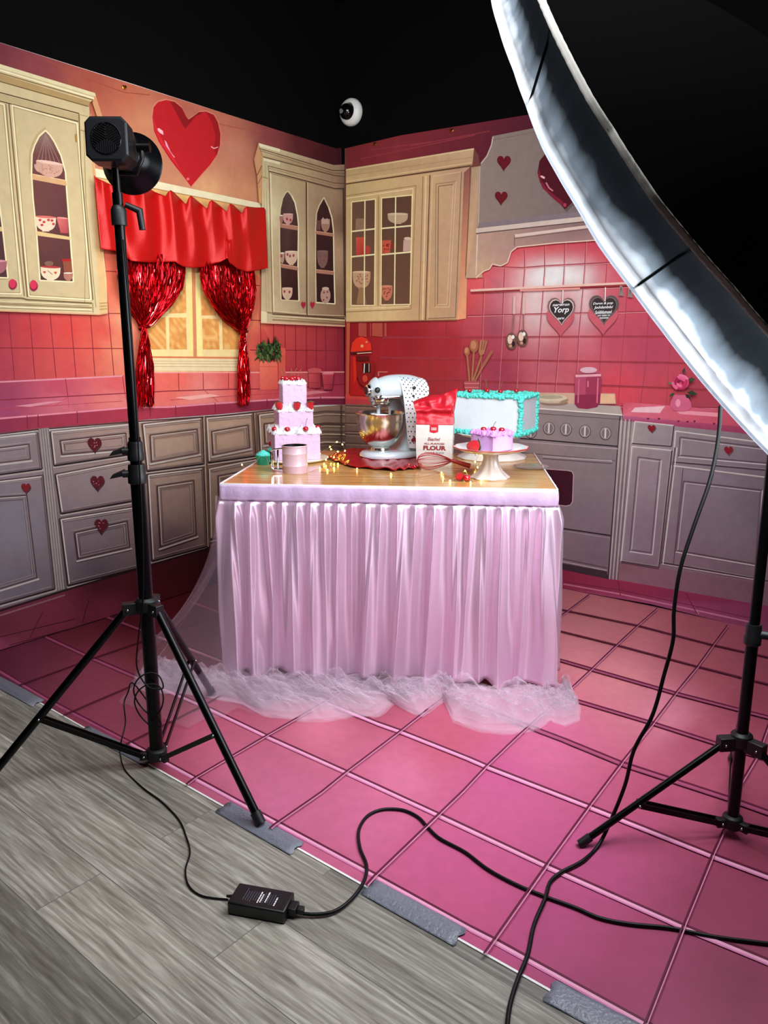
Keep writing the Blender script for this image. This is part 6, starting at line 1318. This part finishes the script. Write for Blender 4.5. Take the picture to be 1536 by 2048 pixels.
# ============================================================ STUDIO GEAR
M_POLE = mat('black_anodised_tube', '#0a0a0b', .28, metal=.6); M_JOINT = mat('black_nylon', '#08080a', .5); M_RIVET = mat('steel_rivet', '#c0c4c8', .2, metal=1)
def tripod(root, bx, by, feet_r, feet_a, zc, zh, r_leg, poles, side):
    B = Vector((bx, by, 0))
    for nm, r, z0, z1 in poles: mb = MB(); mb.tube([B+Vector((0, 0, z0)), B+Vector((0, 0, z1))], r, 24); obj(nm, mb, M_POLE, root, world=True)
    rr = poles[0][1]
    mb = MB(); mb.lathe([(rr+.004, zc-.022), (rr+.012, zc-.018), (rr+.013, zc+.012), (rr+.004, zc+.02)], 24, M=Matrix.Translation(B))
    for a in feet_a:
        M = Matrix.Translation(B) @ Matrix.Rotation(a, 4, 'Z'); mb.box((rr, -.014, zc-.03), (rr+.05, .014, zc+.008), M=M)
    obj('leg_collar', mb, M_JOINT, root, world=True, bevel=.002)
    mb = MB(); mb.lathe([(rr+.003, zh-.02), (rr+.011, zh-.016), (rr+.011, zh+.014), (rr+.003, zh+.02)], 24, M=Matrix.Translation(B))
    for a in feet_a:
        M = Matrix.Translation(B) @ Matrix.Rotation(a, 4, 'Z'); mb.box((rr, -.01, zh-.014), (rr+.032, .01, zh+.01), M=M)
    obj('brace_hub', mb, M_JOINT, root, world=True, bevel=.002)
    for fr, a in zip(feet_r, feet_a):
        d = Vector((math.cos(a), math.sin(a), 0)); t0 = B+d*(rr+.035)+Vector((0, 0, zc-.012)); t1 = B+d*fr+Vector((0, 0, r_leg+.003))
        mb = MB(); mb.tube([t0, t1], r_leg, 16); lg = obj('leg', mb, M_POLE, root, world=True)
        mb = MB(); u = (t1-t0).normalized(); mb.tube([t1-u*.03, t1+u*.006], r_leg*1.25, 14); mb.v = [Vector((v.x, v.y, max(v.z, .001))) for v in mb.v]; obj('rubber_foot', mb, M_JOINT, lg, world=True)
        md = t0.lerp(t1, .60); h0 = B+d*(rr+.02)+Vector((0, 0, zh)); sd = Vector((-d.y, d.x, 0))
        for s_ in (-1, 1):
            mb = MB(); a_, b_ = h0+sd*.011*s_, md+sd*.011*s_; w_ = (b_-a_).normalized(); up_ = w_.cross(sd).normalized()*.0075; th = sd*.002; o = 0
            mb.add([a_-up_-th, b_-up_-th, b_+up_-th, a_+up_-th, a_-up_+th, b_-up_+th, b_+up_+th, a_+up_+th], [(0,3,2,1),(4,5,6,7),(0,1,5,4),(1,2,6,5),(2,3,7,6),(3,0,4,7)]); obj('brace', mb, M_POLE, root, world=True, smooth=False)
        for q in (t0, md, h0):
            mb = MB(); mb.ball(q+sd*.015*(-1 if (sd.y > 0) else 1), .004, n=8, m=6); obj('rivet', mb, M_RIVET, lg, world=True, label='bright steel rivet')
def clamp(root, B, z, r, dirv, L=.075, knob=False):
    B = Vector(B); mb = MB(); mb.lathe([(r+.003, z-.03), (r+.006, z-.027), (r+.006, z-.008), (r+.004, z-.004), (r+.004, z+.02), (r+.002, z+.028)], 24, M=Matrix.Translation(B)); d = Vector(dirv).normalized()
    mb.tube([B+Vector((0, 0, z)), B+d*(r+.02)+Vector((0, 0, z))], .011, 12); cl = obj('clamp', mb, M_JOINT, root, world=True)
    mb = MB(); s_ = Vector((-d.y, d.x, 0))
    if knob:
        mb.tube([B+d*(r+.015)+Vector((0, 0, z)), B+d*(r+.045)+Vector((0, 0, z))], .007, 12); mb.tube([B+d*(r+.045)+Vector((0, 0, z)), B+d*(r+.06)+Vector((0, 0, z))], .016, 14); obj('tightening_knob', mb, M_RIVET, cl, world=True)
    else:
        a, b_ = B+d*(r+.012)+Vector((0, 0, z+.004)), B+d*(r+.012+L)+Vector((0, 0, z-.004)); u = Vector((0, 0, 1))
        P = [a-u*.009, b_-u*.009, b_+u*.004-d*.01, a+u*.011]; mb.v = [p_-s_*.007 for p_ in P]+[p_+s_*.007 for p_ in P]
        for f in [(0,1,2,3),(7,6,5,4),(0,4,5,1),(1,5,6,2),(2,6,7,3),(3,7,4,0)]: mb.face(f)
        obj('lever', mb, M_JOINT, cl, world=True, bevel=.0015)
BL = Vector((-.735, 2.262, 0))
ls = thing('light_stand', 'black tripod light stand in the left foreground carrying the LED lamp', 'light stand', tuple(BL))
tripod(ls, BL.x, BL.y, (.50, .52, .50), (math.radians(-40), math.radians(-161), math.radians(82)), .555, .045, .0125, (('lower_pole', .0215, .03, .98), ('middle_pole', .0175, .98, 1.07), ('upper_pole', .0145, 1.07, 1.745)), -1)
dl = Vector((-1, -.25, 0)); clamp(ls, BL, .962, .0215, dl, L=.045); clamp(ls, BL, 1.03, .018, dl, L=.045)
mb = MB(); mb.lathe([(.021, 1.66), (.021, 1.70), (.017, 1.71), (.012, 1.715), (.012, 1.74)], 20, M=Matrix.Translation(BL)); obj('spigot', mb, M_JOINT, ls, world=True)
# LED lamp
LC = onY(236, 292, 2.262); LC.x = BL.x+(.0); LC = Vector((LC.x+.0, LC.y, LC.z)); AX = Vector((-.02, .99, -.06)).normalized()
lamp = thing('led_video_light', 'black octagonal LED studio lamp with a fan grille, top of the left stand', 'studio lamp', tuple(LC))
Mz = Matrix.Translation(LC) @ AX.to_track_quat('Z', 'Y').to_matrix().to_4x4()
rt = (Matrix.Rotation(0, 4, 'Z'))
def octo(s, c): return [(-s+c, -s), (s-c, -s), (s, -s+c), (s, s-c), (s-c, s), (-s+c, s), (-s, s-c), (-s, -s+c)]
M_LAMP = mat('matte_black_metal', '#16161a', .38, metal=.3)
mb = MB(); n = 8; LV = [(-.065, .052, .014), (-.06, .056, .015), (-.015, .056, .017), (.045, .048, .02), (.085, .042, .022)]
for z, s_, c_ in LV: mb.v += [Mz @ Vector((x, y, z)) for x, y in octo(s_, c_)]
for j in range(len(LV)-1):
    for i in range(n): mb.face((j*n+i, j*n+(i+1) % n, (j+1)*n+(i+1) % n, (j+1)*n+i))
mb.face(list(range(n))[::-1]); mb.face([(len(LV)-1)*n+i for i in range(n)]); obj('lamp_housing', mb, M_LAMP, lamp, world=True, smooth=False, bevel=.002)
mb = MB(); mb.tube([Mz @ Vector((.039*math.cos(k_*PI/20), .039*math.sin(k_*PI/20), -.066)) for k_ in range(40)], .0018, 6, closed=True)
for sct in range(3):
    a0 = sct*2*PI/3+PI/2; ca, sa = math.cos(a0+PI/3), math.sin(a0+PI/3)
    for k_ in range(-6, 7):
        off = k_*.0055
        # bars of each third of the grille run one way
        pts = []
        for t_ in range(41):
            s_ = -.04+t_*.002; x, y = ca*s_-sa*off, sa*s_+ca*off
            if math.hypot(x, y) < .037 and math.cos(math.atan2(y, x)-(a0+PI/3)) > .5: pts.append((x, y))
        if len(pts) > 2: mb.tube([Mz @ Vector((*pts[0], -.0665)), Mz @ Vector((*pts[-1], -.0665))], .0012, 5)
obj('fan_grille', mb, M_BPL, lamp, world=True)
mb = MB(); mb.lathe([(.04, .085), (.05, .095), (.068, .115), (.085, .165), (.088, .168), (.083, .165), (.066, .118), (.045, .1), (0, .1)], 40, M=Mz, cap=False); obj('reflector', mb, mat('reflector_black', '#101014', .25, metal=.7), lamp, world=True, label='round reflector bowl')
mb = MB(); mb.lathe([(0, .101), (.03, .101)], 24, M=Mz, cap=False); obj('led_chip', mb, mat('led_emitter', '#ffffff', .4, emit='#fff4e8', estr=30), lamp, world=True)
mb = MB(); side = (Mz.to_3x3() @ Vector((1, 0, 0))).normalized(); side = side if side.x > 0 else -side
top_ = BL+Vector((0, 0, 1.735)); 
mb.tube([top_-Vector((0, 0, .02)), top_+Vector((0, 0, .02)), LC-Vector((0, 0, .056))+AX*.0], .011, 12)
mb.tube([LC-Vector((0, 0, .068))+side*.0, LC+side*.055-Vector((0, 0, .07)), LC+side*.073-Vector((0, 0, .035)), LC+side*.074+AX*.01], .0065, 10); mb.tube([LC+side*.06+AX*.01, LC+side*.095+AX*.01], .014, 12)
obj('yoke', mb, M_POLE, lamp, world=True)
mb = MB(); mb.tube([top_+Vector((.02, 0, -.02)), top_+Vector((.055, .01, -.035)), top_+Vector((.06, .01, -.085))], [.008, .011, .009], 10); obj('tilt_handle', mb, M_JOINT, lamp, world=True)
sp = bpy.data.lights.new('led_beam', 'SPOT'); sp.energy = SPOT_WATTS; sp.spot_size = math.radians(96); sp.spot_blend = 1.0; sp.shadow_soft_size = .03; sp.color = (1, .95, .88)
spo = bpy.data.objects.new('led_beam', sp); C.objects.link(spo); spo.location = LC+AX*.115; spo.rotation_euler = (-AX).to_track_quat('Z', 'Y').to_euler()
# ---- softbox stand
BR_ = Vector((.965, 1.895, 0)); CF = Vector((.737, 2.003, 1.62)); NF = Vector((-.65178, .50543, -.56544)).normalized(); RF = .679; OFFI = .122; RI = .725
rs = thing('light_stand', 'black tripod light stand at the right edge carrying the softbox', 'light stand', tuple(BR_))
apex = CF-NF*(RF*.55)
tripod(rs, BR_.x, BR_.y, (.43, .43, .43), (math.radians(-174), math.radians(-54), math.radians(66)), .30, .05, .0095, (('lower_pole', .0155, .03, .60), ('upper_pole', .0135, .60, apex.z-.06)), 1)
clamp(rs, BR_, .60, .0155, (.9, -.4, 0), knob=True)
# ---- softbox
sb = thing('softbox', 'huge round white-rimmed softbox seen from behind, upper right', 'softbox', tuple(CF))
ea = NF.cross(Vector((0, 0, 1))).normalized(); eb = NF.cross(ea)
def polar(P, c): d = P-c; return math.atan2(d.dot(eb), d.dot(ea)), d.length
OUTP = [(985, 0), (1000, 55), (1030, 140), (1055, 210), (1090, 300), (1160, 420), (1200, 490), (1265, 578), (1330, 665), (1400, 755), (1470, 835), (1536, 905)]
INP = [(1080, 0), (1130, 110), (1180, 205), (1240, 300), (1310, 405), (1380, 490), (1460, 580), (1536, 668)]
CI = CF-NF*OFFI
def radial(P, c, R):
    Q = sorted(polar(onplane(x, y, c, NF), c) for x, y in P)
    def f(a):
        a = (a+PI) % (2*PI)-PI
        if a <= Q[0][0] or a >= Q[-1][0]:
            d = min(abs((a-Q[0][0]+PI) % (2*PI)-PI), abs((a-Q[-1][0]+PI) % (2*PI)-PI)); k_ = min(1, d/.5); e = Q[0][1] if abs((a-Q[0][0]+PI) % (2*PI)-PI) < abs((a-Q[-1][0]+PI) % (2*PI)-PI) else Q[-1][1]
            return e*(1-k_)+R*k_
        for i in range(len(Q)-1):
            if Q[i][0] <= a <= Q[i+1][0]: t_ = (a-Q[i][0])/(Q[i+1][0]-Q[i][0]+1e-9); return Q[i][1]*(1-t_)+Q[i+1][1]*t_
        return R
    return f
fo, fi = radial(OUTP, CF, RF), radial(INP, CI, RI)
ribs_px = [(1055, 210), (1265, 578), (1515, 893)]
ra = [polar(onplane(x, y, CF, NF), CF)[0] for x, y in ribs_px]; stp = (ra[1]-ra[0])
NSB = 400
def pw(c, a, r): return c+ea*(r*math.cos(a))+eb*(r*math.sin(a))
def skirtf(u, v):   # v=0 at the front edge, 1 at the seam
    a = 2*PI*u; Po, Pi = pw(CF, a, fo(a)), pw(CI, a, fi(a)); k_ = (a-ra[0])/abs(stp); fr = abs((k_+.5) % 1.0-.5); pinch = math.exp(-(fr/.05)**2)
    ple = math.sin(a*90+v*3*math.sin(a*20))*.004*(.3+v)+.009*pinch*math.sin(v*PI)+.006*math.exp(-(fr/.2)**2)*math.sin(a*160)*v
    sag = .018*math.sin(PI*v)*(1-pinch*.6)
    q = Po.lerp(Pi, v); rad = (q-CF); rad = (rad-NF*rad.dot(NF)).normalized(); return q-rad*(sag+ple)*math.sin(PI*min(1, v+.0))
def translucent(name, col, tl):
    m = bpy.data.materials.new(name); m.use_nodes = True; nt = m.node_tree; L = nt.links; nt.nodes.remove(nt.nodes['Principled BSDF'])
    df = nt.nodes.new('ShaderNodeBsdfDiffuse'); t_ = nt.nodes.new('ShaderNodeBsdfTranslucent'); df.inputs[0].default_value = srgb(col); t_.inputs[0].default_value = srgb(col)
    mx = nt.nodes.new('ShaderNodeMixShader'); mx.inputs[0].default_value = tl; L.new(df.outputs[0], mx.inputs[1]); L.new(t_.outputs[0], mx.inputs[2]); L.new(mx.outputs[0], nt.nodes['Material Output'].inputs[0]); return m
def glow_fade_cloth():
    # white ripstop; lamp glow fading raggedly from the front edge is painted into its colour
    m = translucent('glow_fade_ripstop', '#c8d0d8', .5); nt = m.node_tree; L = nt.links
    at = nt.nodes.new('ShaderNodeAttribute'); at.attribute_name = 'Col'; cr = nt.nodes.new('ShaderNodeValToRGB'); e = cr.color_ramp.elements
    e[0].position = .08; e[0].color = srgb('#eef4f8'); e[1].position = .58; e[1].color = srgb('#1c1e21'); x = e.new(.28); x.color = srgb('#6c747c')
    tc = nt.nodes.new('ShaderNodeTexCoord'); n = nt.nodes.new('ShaderNodeTexNoise'); n.inputs['Scale'].default_value = 9; n.inputs['Detail'].default_value = 3; L.new(tc.outputs['Object'], n.inputs['Vector'])
    ma = nt.nodes.new('ShaderNodeMath'); ma.operation = 'MULTIPLY_ADD'; ma.inputs[1].default_value = .55; ma.inputs[2].default_value = -.28; L.new(n.outputs['Fac'], ma.inputs[0])
    ad = nt.nodes.new('ShaderNodeMath'); ad.operation = 'ADD'; L.new(at.outputs['Fac'], ad.inputs[0]); L.new(ma.outputs[0], ad.inputs[1]); L.new(ad.outputs[0], cr.inputs[0])
    for nd in nt.nodes:
        if nd.type in ('BSDF_DIFFUSE', 'BSDF_TRANSLUCENT'): L.new(cr.outputs[0], nd.inputs[0])
    return m
mb = MB(); mb.grid(NSB, 22, skirtf, closed_u=True)
for i_, f_ in enumerate(mb.f):
    mb.c[i_] = [((q_//NSB)/21.0,)*3+(1,) for q_ in f_]
obj('edge_skirt', mb, glow_fade_cloth(), sb, world=True, sharp=0, label='translucent white fabric edge')
mb = MB(); mb.tube([pw(CF, 2*PI*k_/200, fo(2*PI*k_/200)) for k_ in range(200)], .0035, 6, closed=True); obj('front_hem', mb, translucent('white_hem', '#eef2f6', .6), sb, world=True)
mb = MB()
def seamf(u, v):
    a = 2*PI*u; P_ = pw(CI-NF*(.012*v-.003), a, fi(a)-.004*v); rad = (P_-CI).normalized(); return P_+rad*(.003+.0012*math.sin(a*220))
mb.grid(NSB, 4, seamf, closed_u=True); obj('seam_tape', mb, mat('grey_webbing', '#d8d2c8', .7), sb, world=True, solid=.001, sharp=0, label='grey stitched webbing')
M_SHELL = mat('black_softbox_cloth', '#020202', .95, spec=.02)
def shellf(u, v):
    a = 2*PI*u; k_ = v; R0 = fi(a)*(1-k_)**.62+.05*k_; return pw(CI-NF*((RF*.55-OFFI)*(k_**1.15)), a, R0)
mb = MB(); mb.grid(160, 20, shellf, closed_u=True); obj('rear_shell', mb, M_SHELL, sb, world=True, solid=.002, label='black rear cloth')
mb = MB(); cD = CF-NF*.022
o = len(mb.v); mb.v += [pw(cD, 2*PI*k_/96, fo(2*PI*k_/96)-.012) for k_ in range(96)]; mb.face(range(96)); 
M_DIF = bpy.data.materials.new('glowing_diffuser'); M_DIF.use_nodes = True; nt = M_DIF.node_tree; p_ = nt.nodes['Principled BSDF']; p_.inputs['Base Color'].default_value = (.8, .8, .8, 1); p_.inputs['Emission Color'].default_value = (.86, .93, 1, 1); p_.inputs['Emission Strength'].default_value = SOFTBOX_EMIT
obj('diffuser', mb, M_DIF, sb, world=True, smooth=False, label='glowing front diffuser')
bl_ = bpy.data.lights.new('softbox_bulb', 'POINT'); bl_.energy = SOFTBOX_BULB; bl_.shadow_soft_size = .05; bl_.color = (.86, .93, 1); blo = bpy.data.objects.new('softbox_bulb', bl_); C.objects.link(blo); blo.location = CF-NF*.2
mb = MB(); mb.tube([apex+NF*.06, apex-NF*.16], .055, 24); mb.tube([apex-NF*.03, Vector((BR_.x, BR_.y, apex.z-.06))], .014, 12); obj('lamp_head', mb, M_LAMP, sb, world=True)
for k_ in range(10):
    a = ra[0]+stp*k_; P0 = pw(CI, a, fi(a)-.006); mb = MB(); mb.tube([pw(CF, a, fo(a)-.004), P0, *[shellf((a % (2*PI))/(2*PI), t_/6)+NF*.004 for t_ in range(1, 7)]], .003, 6); obj('rib', mb, M_POLE, sb, world=True)
# ---- cables
M_CABLE = mat('black_rubber_cable', '#050505', .45, spec=.25)
MATZ = .0035
def cable(name, P, r, lab, rest=True):
    mb = MB(); Q = crom(P, 8); mb.tube(Q, r, 10); return tag(obj(name, mb, M_CABLE, origin=P[0]), lab, 'cable')
air = [((1441, 812), 2.02), ((1436, 880), 2.0), ((1420, 960), 1.97), ((1385, 1060), 1.94), ((1360, 1140), 1.92), ((1348, 1220), 1.91), ((1346, 1280), 1.9), ((1328, 1350), 1.9), ((1305, 1430), 1.89), ((1268, 1500), 1.885), ((1250, 1570), 1.88), ((1222, 1640), 1.875)]
P = [onY(x, y, Y) for (x, y), Y in air]; P[-1].z = max(P[-1].z, .045)
flo = [(1196, 1692), (1165, 1722), (1122, 1745), (1100, 1765), (1090, 1800), (1068, 1850), (1055, 1910), (1035, 1960), (1020, 2010), (1014, 2060), (1012, 2130)]
P += [onz(x, y, MATZ+.0065)+Vector((0, 0, .004 if 1780 < y < 1830 else 0)) for x, y in flo]
cable('power_cable', P, .0052, 'thick black cable hanging from the softbox down to the bottom edge')
ad0, ad1 = onz(455, 1829), onz(569, 1850); ad = (ad1-ad0).normalized(); an = Vector((-ad.y, ad.x, 0)); AL = (ad1-ad0).length
out_ = [(600, 1826), (630, 1829), (670, 1822), (705, 1796), (728, 1762), (733, 1730), (720, 1695), (718, 1660), (735, 1632), (765, 1619), (805, 1620), (836, 1634), (856, 1655), (880, 1677), (930, 1704), (975, 1738), (1030, 1768), (1090, 1793), (1150, 1815), (1200, 1836), (1260, 1848), (1340, 1856), (1420, 1872), (1500, 1883), (1580, 1892), (1680, 1900)]
cable('power_cable', [onz(x, y, MATZ+.005) for x, y in out_], .0046, 'black mains cable curling from the adapter across the pink tiles')
ty = [(268, 1368), (256, 1385), (248, 1408), (251, 1445), (243, 1480), (240, 1505), (250, 1540), (285, 1575), (325, 1605), (358, 1640), (372, 1672), (380, 1705), (371, 1740), (378, 1772), (405, 1792), (456, 1799)]
P = []
for i, (x, y) in enumerate(ty): z = max(.0045, .22*(1-i/6)) if i < 6 else .0035; P.append(onz(x, y, z))
up = [BL+Vector((.016, -.026, 1.62)), BL+Vector((.02, -.026, 1.3)), BL+Vector((.018, -.03, 1.0)), BL+Vector((.014, -.032, .8)), BL+Vector((.004, -.034, .6)), BL+Vector((-.02, -.04, .45)), BL+Vector((-.03, -.04, .36)), BL+Vector((0, -.045, .3))]
coil = [BL+Vector((.045*math.cos(t_), -.04+.012*math.sin(t_*2), .29+.06*math.sin(t_)-.006*t_)) for t_ in [k_*.7 for k_ in range(18)]]
cable('lamp_cable', up+coil+P, .0024, 'thin black cable coiled on the left pole and running to the adapter')
pa = thing('power_adapter', 'black power adapter brick on the grey wood floor', 'power adapter', tuple(ad0.lerp(ad1, .5)))
MA = Matrix(((ad.x, an.x, 0, ad0.x), (ad.y, an.y, 0, ad0.y), (0, 0, 1, 0), (0, 0, 0, 1))); AD, AH = .072, .034
mb = MB(); mb.box((0, 0, .0005), (AL, AD, AH), M=MA); obj('case', mb, mat('black_adapter_plastic', '#0e0e10', .42, bump=.05, bscale=300), pa, world=True, bevel=.004)
mb = MB(); mb.box((AL, AD*.28, .008), (AL+.02, AD*.72, .028), M=MA); mb.box((AL+.02, AD*.38, .010), (AL+.036, AD*.62, .024), M=MA); obj('plug', mb, M_BLK, pa, world=True, bevel=.002)
mb = MB(); mb.tube([MA @ Vector((-.022, AD*.62, .012)), MA @ Vector((0, AD*.62, .014))], [.003, .0055], 10); obj('strain_relief', mb, M_BLK, pa, world=True)
mb = MB(); random.seed(8)
for k_ in range(14):
    x = AL*.22+k_*AL*.042; y0_ = AD*random.uniform(.2, .3); y1_ = AD*random.uniform(.6, .8); mi = 0 if k_ in (6, 7, 9, 13) else 1
    y_ = y0_
    while y_ < y1_: l_ = random.uniform(.003, .008); mb.box((x, y_, AH), (x+(.0032 if mi == 0 else .0014), min(y_+l_, y1_), AH+.0003), mi, M=MA); y_ += l_+.0015
obj('rating_label', mb, [M_INKW, mat('grey_print', '#5c6070', .6)], pa, world=True, smooth=False, label='small white and grey print')
